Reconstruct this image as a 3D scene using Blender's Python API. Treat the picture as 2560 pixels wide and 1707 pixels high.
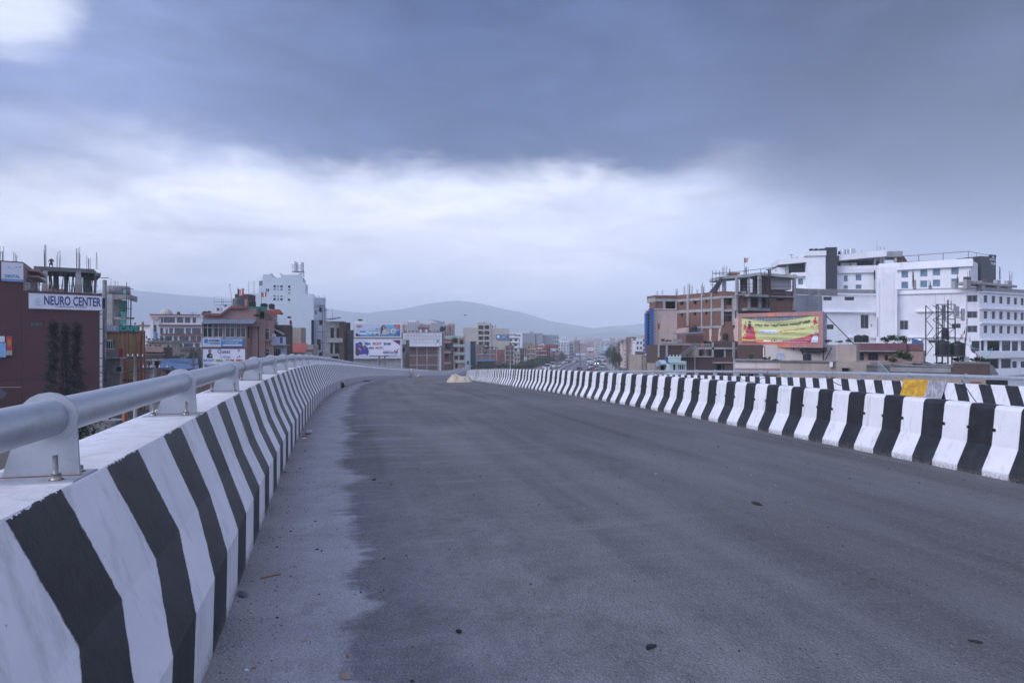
import bpy, math, random
import numpy as np
from mathutils import Vector, Matrix
R=math.radians
random.seed(7)
SC=bpy.context.scene
for o in list(bpy.data.objects): bpy.data.objects.remove(o)
COL=SC.collection
# ------------------------------------------------------------------ camera
F=1707.0; CX=1280.0; CY=853.5
cam=bpy.data.cameras.new('camera'); camo=bpy.data.objects.new('camera',cam); COL.objects.link(camo)
cam.sensor_width=36; cam.lens=24.0; cam.clip_start=.05; cam.clip_end=30000
camo.location=(0,0,0); camo.rotation_euler=(R(90),0,0)
SC.camera=camo
# ------------------------------------------------------------------ light
SUN_EL,SUN_AZ=R(30),R(-119)      # azimuth measured from +Y towards +X: behind and to the left
world=bpy.data.worlds.new("World"); SC.world=world; world.use_nodes=True
sun=bpy.data.lights.new('sun','SUN'); suno=bpy.data.objects.new('sun',sun); COL.objects.link(suno)
sun.energy=1.5; sun.angle=R(35); sun.color=(.90,.90,1.0)
sd=Vector((math.sin(SUN_AZ)*math.cos(SUN_EL),math.cos(SUN_AZ)*math.cos(SUN_EL),math.sin(SUN_EL)))
suno.rotation_euler=sd.to_track_quat('Z','Y').to_euler()
SC.view_settings.view_transform='Standard'; SC.view_settings.look='None'
SC.view_settings.exposure=0.72; SC.view_settings.gamma=1.0; SC.view_settings.use_curve_mapping=False
try:
    SC.cycles.volume_bounces=4; SC.cycles.max_bounces=6; SC.cycles.diffuse_bounces=3
    SC.cycles.glossy_bounces=2; SC.cycles.transparent_max_bounces=8; SC.cycles.use_denoising=True
    SC.cycles.sample_clamp_indirect=4
except Exception: pass
# ------------------------------------------------------------------ node helper
class NT:
    def __init__(s,tree): s.t=tree; s.n=tree.nodes; s.l=tree.links
    def node(s,typ,**kw):
        x=s.n.new(typ)
        for k,v in kw.items(): setattr(x,k,v)
        return x
    def put(s,sock,v):
        if v is None: return
        if hasattr(v,'links') or isinstance(v,bpy.types.NodeSocket): s.l.new(v,sock)
        else:
            if sock.type=='RGBA' and not isinstance(v,(int,float)):
                v=tuple(v)+(1,) if len(v)==3 else v
            sock.default_value=v
    def math(s,op,a,b=None,c=None,clamp=False):
        x=s.node('ShaderNodeMath',operation=op,use_clamp=clamp)
        for i,v in enumerate((a,b,c)): s.put(x.inputs[i],v)
        return x.outputs[0]
    def vm(s,op,a,b=None):
        x=s.node('ShaderNodeVectorMath',operation=op); s.put(x.inputs[0],a); s.put(x.inputs[1],b); return x.outputs[0]
    def noise(s,vec,scale=1,detail=3,rough=.55,dist=0):
        x=s.node('ShaderNodeTexNoise'); s.put(x.inputs['Vector'],vec)
        x.inputs['Scale'].default_value=scale; x.inputs['Detail'].default_value=detail
        x.inputs['Roughness'].default_value=rough; x.inputs['Distortion'].default_value=dist
        return x.outputs['Fac']
    def vor(s,vec,scale=1,feature='F1',out='Distance'):
        x=s.node('ShaderNodeTexVoronoi',feature=feature); s.put(x.inputs['Vector'],vec); x.inputs['Scale'].default_value=scale
        return x.outputs[out]
    def mr(s,v,a,b,c=0.,d=1.,smooth=False):
        x=s.node('ShaderNodeMapRange'); x.clamp=True
        if smooth: x.interpolation_type='SMOOTHSTEP'
        s.put(x.inputs[0],v)
        for i,q in enumerate((a,b,c,d)): s.put(x.inputs[i+1],q)
        return x.outputs[0]
    def mix(s,f,a,b,blend='MIX'):
        x=s.node('ShaderNodeMix',data_type='RGBA',blend_type=blend)
        s.put(x.inputs[0],f); s.put(x.inputs[6],a); s.put(x.inputs[7],b); return x.outputs[2]
    def sep(s,v):
        x=s.node('ShaderNodeSeparateXYZ'); s.put(x.inputs[0],v); return x.outputs
    def comb(s,a=0,b=0,c=0):
        x=s.node('ShaderNodeCombineXYZ')
        for i,v in enumerate((a,b,c)): s.put(x.inputs[i],v)
        return x.outputs[0]
    def map(s,vec,scale=(1,1,1),loc=(0,0,0)):
        x=s.node('ShaderNodeMapping'); s.put(x.inputs[0],vec); x.inputs['Scale'].default_value=scale; x.inputs['Location'].default_value=loc
        return x.outputs[0]
    def coord(s,k='Object'): return s.node('ShaderNodeTexCoord').outputs[k]
    def uv(s,name='UVMap'):
        x=s.node('ShaderNodeUVMap'); x.uv_map=name; return x.outputs[0]
    def rand(s): return s.node('ShaderNodeObjectInfo').outputs['Random']
    def bump(s,h,strength=.3,dist=.02):
        x=s.node('ShaderNodeBump'); x.inputs['Strength'].default_value=strength; x.inputs['Distance'].default_value=dist
        s.put(x.inputs['Height'],h); return x.outputs[0]
def newmat(name):
    m=bpy.data.materials.new(name); m.use_nodes=True; t=NT(m.node_tree); b=m.node_tree.nodes['Principled BSDF']
    return m,t,b
M={}
def solid(name,col,rough=.7,metal=0.,var=.12,scale=3.,bump=.0,spec=.4,streak=0.,dirt=(.08,.075,.07),emit=None):
    """painted / plain surface with mottling, optional dirt streaks running down"""
    if name in M: return M[name]
    m,t,b=newmat(name); co=t.coord('Object')
    n1=t.noise(co,scale,4,.6)
    dark=tuple(c*(1-var) for c in col); lite=tuple(min(1,c*(1+var)) for c in col)
    c=t.mix(t.mr(n1,.3,.7),dark,lite)
    if streak>0:
        st=t.noise(t.map(co,(1.6,1.6,.16)),1.3,5,.7)
        st2=t.noise(t.map(co,(.3,.3,.3),(3,1,2)),1.,3,.6)
        f=t.math('MULTIPLY',t.mr(st,.52,.78),t.mr(st2,.35,.65)); f=t.math('MULTIPLY',f,streak)
        c=t.mix(f,c,dirt)
    rj=t.mr(t.rand(),0,1,.93,1.07)
    c=t.vm('MULTIPLY',c,t.comb(rj,rj,rj))
    t.put(b.inputs['Base Color'],c); b.inputs['Roughness'].default_value=rough; b.inputs['Metallic'].default_value=metal
    try: b.inputs['Specular IOR Level'].default_value=spec
    except Exception: pass
    if bump>0: t.put(b.inputs['Normal'],t.bump(t.noise(co,scale*9,3),bump,.01))
    if emit: t.put(b.inputs['Emission Color'],emit[0]); b.inputs['Emission Strength'].default_value=emit[1]
    M[name]=m; return m
def brickmat(name,c1,c2,mortar,scale=1.,dirt=.5):
    if name in M: return M[name]
    m,t,b=newmat(name); co=t.coord('Object'); o=t.sep(co)
    h=t.math('ADD',o[0],o[1])
    br=t.node('ShaderNodeTexBrick'); t.put(br.inputs['Vector'],t.comb(h,o[2],0))
    br.inputs['Scale'].default_value=scale; br.inputs['Brick Width'].default_value=.26; br.inputs['Row Height'].default_value=.085
    br.inputs['Mortar Size'].default_value=.012; br.inputs['Bias'].default_value=0
    t.put(br.inputs['Color1'],c1); t.put(br.inputs['Color2'],c2); t.put(br.inputs['Mortar'],mortar)
    n=t.noise(co,.35,4,.65); c=t.mix(t.mr(n,.42,.7,0,dirt),br.outputs[0],tuple(x*.62 for x in mortar))
    n2=t.noise(co,1.7,4,.6); c=t.mix(t.mr(n2,.3,.75,.0,.45),c,tuple(x*.8 for x in c2))
    t.put(b.inputs['Base Color'],c); b.inputs['Roughness'].default_value=.9
    t.put(b.inputs['Normal'],t.bump(br.outputs['Fac'],.4,-.01))
    M[name]=m; return m
# ------------------------------------------------------------------ mesh builder
class MB:
    def __init__(s): s.v=[]; s.f=[]; s.m=[]; s.mats=[]; s.uv=[]; s.has_uv=False; s.sm=[]
    def mi(s,mat):
        if isinstance(mat,str): mat=M[mat]
        if mat not in s.mats: s.mats.append(mat)
        return s.mats.index(mat)
    def face(s,pts,mat,uv=None,smooth=False):
        i=len(s.v); s.v.extend([tuple(p) for p in pts]); s.f.append(tuple(range(i,i+len(pts)))); s.m.append(s.mi(mat)); s.sm.append(smooth)
        if uv: s.has_uv=True
        s.uv.append(uv or [(0,0)]*len(pts))
    def box(s,x0,y0,z0,x1,y1,z1,mat):
        if x0>x1:x0,x1=x1,x0
        if y0>y1:y0,y1=y1,y0
        if z0>z1:z0,z1=z1,z0
        s.hexa([(x0,y0,z0),(x1,y0,z0),(x1,y1,z0),(x0,y1,z0),(x0,y0,z1),(x1,y0,z1),(x1,y1,z1),(x0,y1,z1)],mat)
    def hexa(s,p,mat,smooth=False):
        i=len(s.v); s.v.extend([tuple(q) for q in p]); k=s.mi(mat)
        for f in ((0,3,2,1),(4,5,6,7),(0,1,5,4),(1,2,6,5),(2,3,7,6),(3,0,4,7)):
            s.f.append(tuple(i+j for j in f)); s.m.append(k); s.uv.append([(0,0)]*4); s.sm.append(smooth)
    def prism(s,pts,h,mat,z0=0):
        """plan polygon pts (ccw) extruded from z0 to z0+h"""
        n=len(pts); i=len(s.v); s.v.extend([(x,y,z0) for x,y in pts]+[(x,y,z0+h) for x,y in pts]); k=s.mi(mat)
        fs=[tuple(range(i+n-1,i-1,-1)),tuple(range(i+n,i+2*n))]+[(i+j,i+(j+1)%n,i+n+(j+1)%n,i+n+j) for j in range(n)]
        for f in fs: s.f.append(f); s.m.append(k); s.uv.append([(0,0)]*len(f)); s.sm.append(False)
    def plate(s,pts3,nrm,th,mat):
        """polygon in space with thickness th along nrm"""
        nrm=Vector(nrm).normalized()*th; a=[Vector(p) for p in pts3]; b=[p+nrm for p in a]; n=len(a); i=len(s.v)
        s.v.extend([tuple(p) for p in a+b]); k=s.mi(mat)
        fs=[tuple(range(i+n-1,i-1,-1)),tuple(range(i+n,i+2*n))]+[(i+j,i+(j+1)%n,i+n+(j+1)%n,i+n+j) for j in range(n)]
        for f in fs: s.f.append(f); s.m.append(k); s.uv.append([(0,0)]*len(f)); s.sm.append(False)
    def tube(s,pts,r,mat,n=6,cap=True,rr=None):
        pts=[Vector(p) for p in pts]; k=s.mi(mat); rings=[]
        for j,p in enumerate(pts):
            a=pts[max(0,j-1)]; b=pts[min(len(pts)-1,j+1)]; t=(b-a)
            if t.length<1e-9: t=Vector((0,0,1))
            t.normalize(); up=Vector((0,0,1)) if abs(t.z)<.95 else Vector((1,0,0))
            e1=t.cross(up).normalized(); e2=t.cross(e1).normalized(); q=(rr[j] if rr else r); i=len(s.v); rings.append(i)
            for c in range(n):
                an=2*math.pi*c/n; s.v.append(tuple(p+e1*(q*math.cos(an))+e2*(q*math.sin(an))))
        for a,b in zip(rings,rings[1:]):
            for c in range(n):
                s.f.append((a+c,a+(c+1)%n,b+(c+1)%n,b+c)); s.m.append(k); s.uv.append([(0,0)]*4); s.sm.append(n>5)
        if cap:
            for a,rev in ((rings[0],False),(rings[-1],True)):
                f=tuple(a+c for c in range(n)); s.f.append(f[::-1] if rev else f); s.m.append(k); s.uv.append([(0,0)]*n); s.sm.append(False)
    def lathe(s,prof,mat,n=16,cx=0,cy=0,z0=0,smooth=True):
        """prof = [(r,z)...]"""
        k=s.mi(mat); i0=len(s.v)
        for r,z in prof:
            for c in range(n):
                a=2*math.pi*c/n; s.v.append((cx+r*math.cos(a),cy+r*math.sin(a),z0+z))
        for j in range(len(prof)-1):
            for c in range(n):
                a=i0+j*n+c; b=i0+j*n+(c+1)%n; s.f.append((a,b,b+n,a+n)); s.m.append(k); s.uv.append([(0,0)]*4); s.sm.append(smooth)
        for j,rev in ((0,True),(len(prof)-1,False)):
            if prof[j][0]>1e-4:
                f=tuple(i0+j*n+c for c in range(n)); s.f.append(f[::-1] if rev else f); s.m.append(k); s.uv.append([(0,0)]*n); s.sm.append(False)
    def mesh(s,name):
        me=bpy.data.meshes.new(name); me.from_pydata(s.v,[],s.f)
        for m in s.mats: me.materials.append(m)
        me.polygons.foreach_set('material_index',s.m); me.polygons.foreach_set('use_smooth',s.sm)
        if s.has_uv:
            l=me.uv_layers.new(name='UVMap'); l.data.foreach_set('uv',[c for f in s.uv for p in f for c in p])
        me.update(); return me
    def build(s,name,parent=None,loc=None,rz=0):
        return link(name,s.mesh(name),parent,loc,rz)
def link(name,me,parent=None,loc=None,rz=0):
    o=bpy.data.objects.new(name,me); COL.objects.link(o)
    if parent is not None: o.parent=parent
    if loc is not None: o.location=loc
    if rz: o.rotation_euler=(0,0,rz)
    return o
def tag(o,label=None,cat=None,group=None,kind=None):
    if label: o['label']=label
    if cat: o['category']=cat
    if group: o['group']=group
    if kind: o['kind']=kind
    return o
def empty(name,loc=(0,0,0),rz=0,label=None,cat=None,group=None):
    o=bpy.data.objects.new(name,None); COL.objects.link(o); o.location=loc; o.rotation_euler=(0,0,rz); o.empty_display_size=.2
    return tag(o,label,cat,group)
def copy_tree(o,parent=None):
    c=o.copy(); COL.objects.link(c); c.parent=parent
    for ch in o.children: copy_tree(ch,c)
    return c
def P(px,py,Y): return Vector(((px-CX)/F*Y,Y,(CY-py)/F*Y))
def XatY(px,Y): return (px-CX)/F*Y
# ------------------------------------------------------------------ sky
def make_world():
    nt=world.node_tree; nt.nodes.clear(); t=NT(nt)
    g=t.coord('Generated'); x,y,z=t.sep(g)[0:3]
    az=t.math('ARCTAN2',x,y)                       # 0 ahead, + to the right
    hyp=t.math('SQRT',t.math('ADD',t.math('MULTIPLY',x,x),t.math('MULTIPLY',y,y)))
    el=t.math('ARCTAN2',z,hyp)
    # cloud coordinates: direction on the unit sphere, flattened so masses lie in bands
    vec=t.map(g,(1.,1.,2.1)); 
    nb=t.noise(vec,1.6,5,.5,.35); nm=t.noise(t.map(g,(1,1,2.6),(4,2,1)),4.2,5,.55,.4); nf=t.noise(t.map(g,(1,1,2.2),(7,1,3)),9,6,.6,.5)
    wob=t.math('ADD',t.math('MULTIPLY',t.math('SUBTRACT',nm,.5),.10),t.math('MULTIPLY',t.math('SUBTRACT',nf,.5),.06))
    # lower edge of the dark cloud as a function of azimuth
    cur=t.node('ShaderNodeFloatCurve'); c=cur.mapping.curves[0]
    def up(a): return (a+math.pi)/(2*math.pi)
    pts=[(-180,.28),(-100,.30),(-60,.31),(-37,.225),(-28,.228),(-22,.250),(-16,.236),(-9,.246),(0,.238),(8,.222),(14,.21),(19,.18),(24,.12),(28,.07),(33,.03),(37,.01),(50,.05),(80,.14),(130,.26),(180,.28)]
    c.points[0].location=(0,pts[0][1]); c.points[1].location=(1,pts[-1][1])
    for a,v in pts[1:-1]: c.points.new(up(R(a)),v)
    cur.mapping.update(); t.put(cur.inputs['Value'],t.math('ADD',t.math('MULTIPLY',az,1/(2*math.pi)),.5))
    edge=cur.outputs[0]
    d=t.math('ADD',t.math('SUBTRACT',el,edge),t.math('ADD',wob,.016))
    soft=t.mr(az,R(12),R(27),.055,.19); sl=t.mr(az,R(-34),R(-16),.08,.0); d=t.math('ADD',d,t.math('MULTIPLY',sl,.55)); soft=t.math('ADD',soft,sl)
    dark=t.mr(d,0.,soft,0,1,True)
    dark=t.math('MULTIPLY',dark,1.)
    # thin left part of the cloud deck
    thin=t.mr(az,R(-42),R(-12),.0,1.,True)
    core=t.math('MULTIPLY',t.mr(nb,.25,.62),1.)
    top=t.mr(el,.24,.44,1.,.72)
    # colours (scene linear)
    bright=t.mix(t.mr(az,R(2),R(31)),(.76,.775,.87),(.21,.25,.42))
    bright=t.mix(t.math('MULTIPLY',t.mr(nm,.42,.68),.45),bright,(.42,.49,.72))
    lowhaze=t.mr(el,.0,.13,1,0,True)
    bright=t.mix(t.math('MULTIPLY',lowhaze,.55),bright,t.mix(t.mr(az,R(8),R(36)),(.96,.94,.98),(.23,.27,.42)))
    darkc=t.mix(core,(.008,.024,.092),(.034,.064,.175))
    darkc=t.mix(t.mr(az,R(-6),R(-36),0,1,True),darkc,t.mix(core,(.10,.145,.32),(.22,.28,.50)))
    darkc=t.mix(t.mr(az,R(10),R(30),0,.95,True),darkc,(.003,.014,.062))
    darkc=t.mix(t.math('MULTIPLY',t.mr(nm,.45,.75),.25),darkc,(.13,.18,.35))
    # streak of cloud low at the left
    b2=t.math('MULTIPLY',t.mr(t.math('ABSOLUTE',t.math('ADD',t.math('SUBTRACT',el,.232),wob)),.0,.075,1,0,True),t.mr(az,R(-44),R(-21),1,0,True))
    bright=t.mix(t.math('MULTIPLY',b2,.85),bright,(.27,.34,.56))
    col=t.mix(dark,bright,darkc)
    # gap in the cloud at the top left
    gx=t.math('DIVIDE',t.math('SUBTRACT',az,R(-37)),.085); gy=t.math('DIVIDE',t.math('SUBTRACT',el,.375),.05)
    gr=t.math('ADD',t.math('ADD',t.math('MULTIPLY',gx,gx),t.math('MULTIPLY',gy,gy)),t.math('MULTIPLY',wob,22.))
    gap=t.mr(gr,.0,1.5,1,0,True)
    col=t.mix(t.math('MULTIPLY',gap,.8),col,(.72,.76,.90))
    # behind the camera the overcast is lighter
    back=t.mr(y,.25,-.45,0,1,True)
    col=t.mix(t.math('MULTIPLY',back,.8),col,t.mix(nb,(.50,.56,.88),(.74,.79,1.12)))
    tex=t.noise(t.map(g,(1,1,3.4),(2,5,1)),6.5,7,.62,.8); tx=t.mr(tex,.3,.7,.80,1.18); col=t.vm('MULTIPLY',col,t.comb(tx,tx,tx))
    high=t.mr(el,.6,1.3,0,1,True); col=t.mix(t.math('MULTIPLY',high,.75),col,t.mix(nb,(.28,.32,.56),(.49,.54,.86)))
    below=t.mr(z,-.02,.0,1,0); col=t.mix(below,col,(.16,.17,.20))
    sky=t.node('ShaderNodeTexSky',sky_type='NISHITA'); sky.sun_disc=False; sky.sun_elevation=SUN_EL; sky.sun_rotation=SUN_AZ
    b1=t.node('ShaderNodeBackground'); t.put(b1.inputs[0],sky.outputs[0]); b1.inputs[1].default_value=.1
    b2n=t.node('ShaderNodeBackground'); t.put(b2n.inputs[0],col); b2n.inputs[1].default_value=1.0
    mx=t.node('ShaderNodeMixShader'); mx.inputs[0].default_value=.94
    t.l.new(b1.outputs[0],mx.inputs[1]); t.l.new(b2n.outputs[0],mx.inputs[2])
    out=t.node('ShaderNodeOutputWorld'); t.l.new(mx.outputs[0],out.inputs[0])
make_world()
# ------------------------------------------------------------------ materials
WHITE_PAINT=(.82,.82,.85)
def striped(name,period,base=0.0,vtop=None,warp=.012,toponly=False,blackc=(.012,.013,.016)):
    m,t,b=newmat(name); uv=t.sep(t.uv()); co=t.coord('Object')
    rnd=t.math('MULTIPLY',t.rand(),7.3)
    co2=t.vm('ADD',co,t.comb(rnd,rnd,rnd))
    w=t.math('MULTIPLY',t.math('SUBTRACT',t.noise(co2,14,3),.5),warp*2)
    w=t.math('ADD',w,t.math('MULTIPLY',t.math('SUBTRACT',t.noise(co2,60,2),.5),warp*.8))
    u=t.math('FRACT',t.math('DIVIDE',t.math('ADD',t.math('ADD',uv[0],w),1000*period+base),period))
    blk=t.math('MULTIPLY',t.mr(u,.0,.012),t.mr(u,.478,.49,1,0))
    if vtop is not None:
        blk=t.math('MULTIPLY',blk,t.math('LESS_THAN',t.math('ADD',uv[1],t.math('MULTIPLY',w,1.5)),vtop))
    # white paint
    n1=t.noise(co2,2.2,5,.62); n2=t.noise(t.map(co2,(3,3,.5)),2.6,5,.7); n3=t.noise(co2,38,3,.6)
    wc=t.mix(t.mr(n1,.35,.75,0,.5),WHITE_PAINT,(.60,.60,.615))
    wc=t.mix(t.math('MULTIPLY',t.mr(n2,.52,.75),.55),wc,(.36,.34,.32))
    if vtop is not None:
        onTop=t.math('GREATER_THAN',uv[1],vtop)
        wc=t.mix(t.math('MULTIPLY',onTop,t.mr(t.noise(co2,5,5,.7),.46,.74,0,.55)),wc,(.50,.44,.40))
    # black paint, worn and patchy
    bc=t.mix(t.mr(t.noise(co2,4.5,5,.65),.42,.72,0,.9),blackc,(.030,.032,.038))
    bc=t.mix(t.mr(n3,.62,.8,0,.6),bc,(.075,.075,.082))
    pit=t.math('LESS_THAN',t.vor(t.map(co2,(1,1,.45)),21),.085)
    bc=t.mix(t.math('MULTIPLY',pit,.8),bc,(.010,.010,.012))
    c=t.mix(blk,wc,bc)
    # scuffed foot
    foot=t.math('MULTIPLY',t.mr(t.math('ADD',uv[1],t.math('MULTIPLY',n2,.10)),.06,.14,1,0),.75)
    c=t.mix(t.math('MULTIPLY',foot,t.mr(n3,.35,.6)),c,(.17,.165,.165))
    wp=t.math('LESS_THAN',t.vor(co2,9.),.03); c=t.mix(t.math('MULTIPLY',wp,.7),c,(.15,.15,.16))
    t.put(b.inputs['Base Color'],c)
    t.put(b.inputs['Roughness'],t.mix(blk,(.62,)*3,(.5,)*3))
    hgt=t.math('ADD',t.math('MULTIPLY',t.noise(co2,7,5,.6),1.),t.math('MULTIPLY',t.noise(co2,70,3),.25))
    hgt=t.math('SUBTRACT',hgt,t.math('MULTIPLY',pit,.6))
    t.put(b.inputs['Normal'],t.bump(hgt,.35,.012))
    M[name]=m; return m
PER=.893          # stripe period of the cast walls, metres along the wall
striped('wall_stripes',PER,0,1.03,.014)
striped('block_stripes',.68,0,None,.004)
solid('concrete',(.27,.27,.27),.9,var=.25,scale=1.2,bump=.3,streak=.5)
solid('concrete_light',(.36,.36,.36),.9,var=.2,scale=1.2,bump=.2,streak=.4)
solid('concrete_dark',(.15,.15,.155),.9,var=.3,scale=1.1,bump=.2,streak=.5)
def galv():
    m,t,b=newmat('galvanised'); co=t.coord('Object')
    n=t.noise(co,6,5,.6); sp=t.vor(co,55,out='Color')
    c=t.mix(t.mr(n,.3,.7),(.40,.43,.47),(.54,.57,.60)); c=t.mix(t.mr(t.sep(sp)[0],0,1,0,.22),c,(.62,.64,.67))
    c=t.mix(t.mr(t.noise(co,3.,6,.75),.56,.74,0,.7),c,(.26,.25,.24))
    c=t.mix(t.mr(t.noise(t.map(co,(1,1,1),(5,5,5)),1.1,4,.7),.66,.8,0,.7),c,(.30,.50,.47))
    t.put(b.inputs['Base Color'],c); b.inputs['Metallic'].default_value=.55
    t.put(b.inputs['Roughness'],t.mr(n,.3,.7,.38,.55))
    t.put(b.inputs['Normal'],t.bump(t.noise(co,90,2),.05,.002)); M['galvanised']=m
galv()
solid('rust',(.22,.09,.045),.9,var=.4,scale=20,bump=.3)
solid('bolt_steel',(.38,.37,.36),.5,.7,var=.25,scale=30)
solid('hole_dark',(.012,.012,.013),.95,var=.1)
def roadmat():
    m,t,b=newmat('asphalt'); uv=t.uv(); s=t.sep(uv); co=t.vm('ADD',uv,(0,0,0))
    fine=t.noise(co,120,3,.7); mid=t.noise(co,11,4,.6); big=t.noise(t.map(co,(.35,1.2,1)),.55,4,.6)
    agg=t.vor(co,60,out='Distance')
    base=t.mix(t.mr(t.math('ADD',t.math('MULTIPLY',fine,.6),t.math('MULTIPLY',t.noise(co,34,4,.7),.4)),.38,.64),(.040,.040,.041),(.192,.190,.193))
    base=t.mix(t.mr(mid,.35,.7,0,.3),base,(.105,.102,.102))
    # long drag marks of the paver following the road
    band=t.noise(t.map(co,(.035,2.4,1)),1.0,4,.6); base=t.mix(t.mr(band,.44,.62,0,.5),base,(.050,.049,.051))
    band2=t.noise(t.map(co,(.02,1.1,1),(3,4,0)),1.4,3,.6); base=t.mix(t.mr(band2,.46,.60,0,.6),base,(.145,.140,.140))
    base=t.mix(t.mr(big,.44,.66,0,.7),base,(.18,.178,.182))
    # pale specks and tan dust spots
    sp=t.math('LESS_THAN',t.vor(co,31),.11); base=t.mix(t.math('MULTIPLY',sp,.8),base,(.34,.33,.33))
    sp2=t.math('LESS_THAN',t.vor(t.map(co,(1,1,1),(9,3,0)),13),.06); base=t.mix(t.math('MULTIPLY',sp2,.9),base,(.018,.017,.018))
    du=t.math('MULTIPLY',t.mr(t.noise(t.map(co,(.5,1.6,1),(2,8,0)),1.5,5,.65),.70,.80),.75); base=t.mix(du,base,(.24,.20,.185))
    # cement dust next to the left wall: solid strip, ragged edge, then blown streaks
    edge=t.math('ADD',.72,t.math('MULTIPLY',t.math('SUBTRACT',t.noise(t.map(co,(.45,0,1)),1.6,5,.7),.5),1.5))
    dd=t.math('SUBTRACT',s[1],edge)
    dd=t.math('ADD',dd,t.math('MULTIPLY',t.math('SUBTRACT',t.noise(co,6,5,.7),.5),.32))
    strip=t.math('MULTIPLY',t.mr(dd,-.03,t.mr(s[0],3,9,.05,.13),1,0),.92)
    blow=t.math('MULTIPLY',t.mr(s[1],.5,4.6,.95,0),t.mr(t.math('ADD',t.math('MULTIPLY',t.noise(t.map(co,(2.2,.42,1)),1.1,6,.7,.3),.7),t.math('MULTIPLY',t.noise(t.map(co,(9,1.6,1)),1.5,5,.8),.3)),.44,.64))
    nearb=t.mr(s[0],2.5,9.,1.,.2)
    blow=t.math('MAXIMUM',blow,t.math('MULTIPLY',t.math('MULTIPLY',nearb,t.mr(s[1],1.6,3.9,1,0)),t.mr(t.math('ADD',t.math('MULTIPLY',t.noise(co,1.3,7,.75),.6),t.math('MULTIPLY',t.noise(co,9,5,.8),.4)),.36,.60)))
    dust=t.mix(t.mr(t.noise(co,2.1,5,.65),.3,.7),(.32,.32,.32),(.46,.46,.47))
    base=t.mix(t.math('MULTIPLY',blow,.85),base,t.mix(t.mr(fine,.35,.65),(.15,.146,.15),(.42,.415,.43)))
    sand=t.mr(t.math('ADD',s[1],t.math('MULTIPLY',mid,.3)),.25,.55,1,0)
    dust=t.mix(t.math('MULTIPLY',sand,.6),dust,(.235,.215,.20)); dust=t.mix(t.mr(t.vor(co,60),.05,.25,.5,0),dust,(.10,.095,.09))
    dust=t.mix(t.mr(t.noise(co,3.2,5,.7),.55,.72,0,.5),dust,(.19,.17,.155))
    c=t.mix(t.math('MULTIPLY',strip,.93),base,dust)
    gr_=t.mr(t.noise(co,75,2,.8),.3,.7,.72,1.28); c=t.vm('MULTIPLY',c,t.comb(gr_,gr_,gr_)); t.put(b.inputs['Base Color'],c); t.put(b.inputs['Roughness'],t.mr(mid,.3,.7,.72,.92))
    h=t.math('ADD',t.math('MULTIPLY',agg,.8),t.math('MULTIPLY',mid,.4)); t.put(b.inputs['Normal'],t.bump(h,.9,.012)); M['asphalt']=m
roadmat()
# ------------------------------------------------------------------ road alignment
AY=np.arange(-26,262,.1)
AM=np.interp(AY,[-26,1,4,12,20,36,52,80,125,170,262],[-.19,-.215,-.27,-.245,-.217,-.172,-.128,-.068,-.014,.06,.12])
AX=np.concatenate([[0],np.cumsum((AM[1:]+AM[:-1])/2*.1)]); AX+= -1.41-np.interp(3.1,AY,AX)
AG=np.interp(AY,[-26,5,15,24,40,60,150,190,262],[0.01,0,-.018,-.034,-.042,-.048,-.048,0,0])
AZ=np.concatenate([[0],np.cumsum((AG[1:]+AG[:-1])/2*.1)]); AZ+= -1.55-np.interp(3,AY,AZ)
AS=np.concatenate([[0],np.cumsum(.1*np.sqrt(1+((AM[1:]+AM[:-1])/2)**2))]); AS-=np.interp(0,AY,AS)
def s_of(y): return float(np.interp(y,AY,AS))
def way(s,lat=0,dz=0):
    """point at distance s along the left wall foot, lat metres to the right of it"""
    y=float(np.interp(s,AS,AY)); x=float(np.interp(y,AY,AX)); m=float(np.interp(y,AY,AM)); z=float(np.interp(y,AY,AZ))
    n=math.hypot(1,m)
    if lat>8.4: z-= (lat-8.4)*.064
    return Vector((x+lat/n,y-m*lat/n,z+dz))
def heading(s):
    y=float(np.interp(s,AS,AY)); m=float(np.interp(y,AY,AM)); return math.atan2(-m,1)   # rotation about z
def pitch(s):
    y=float(np.interp(s,AS,AY)); return math.atan(float(np.interp(y,AY,AG)))
S0,S1=s_of(-20),s_of(203)
LATM=7.85; LATO=18.55
def srange(a,b):
    out=[a]
    while out[-1]<b:
        y=out[-1]; out.append(y+(.2 if y<30 else .5 if y<80 else 1.5))
    out[-1]=b; return out
GZ=[(-400,-8.6),(150,-8.6),(300,-10.5),(600,-16),(900,-19),(1400,-17),(2200,-6),(3000,3),(9000,30)]
def s_px(lat,px,dz=1.07):
    k=(px-CX)/F; best=None
    for s in np.arange(S0,60,.02):
        p=way(s,lat,dz)
        if p.y>1 and abs(p.x/p.y-k)<(best or (9,))[0]: best=(abs(p.x/p.y-k),s)
    return best[1]
def gz(y): return float(np.interp(y,[a for a,_ in GZ],[b for _,b in GZ]))
def ground_at(px,py):
    y=100.
    for _ in range(60): y=gz(y)*F/(CY-py) if py>CY else 2000; y=max(20,min(6000,y))
    return Vector((XatY(px,y),y,gz(y)))
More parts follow.
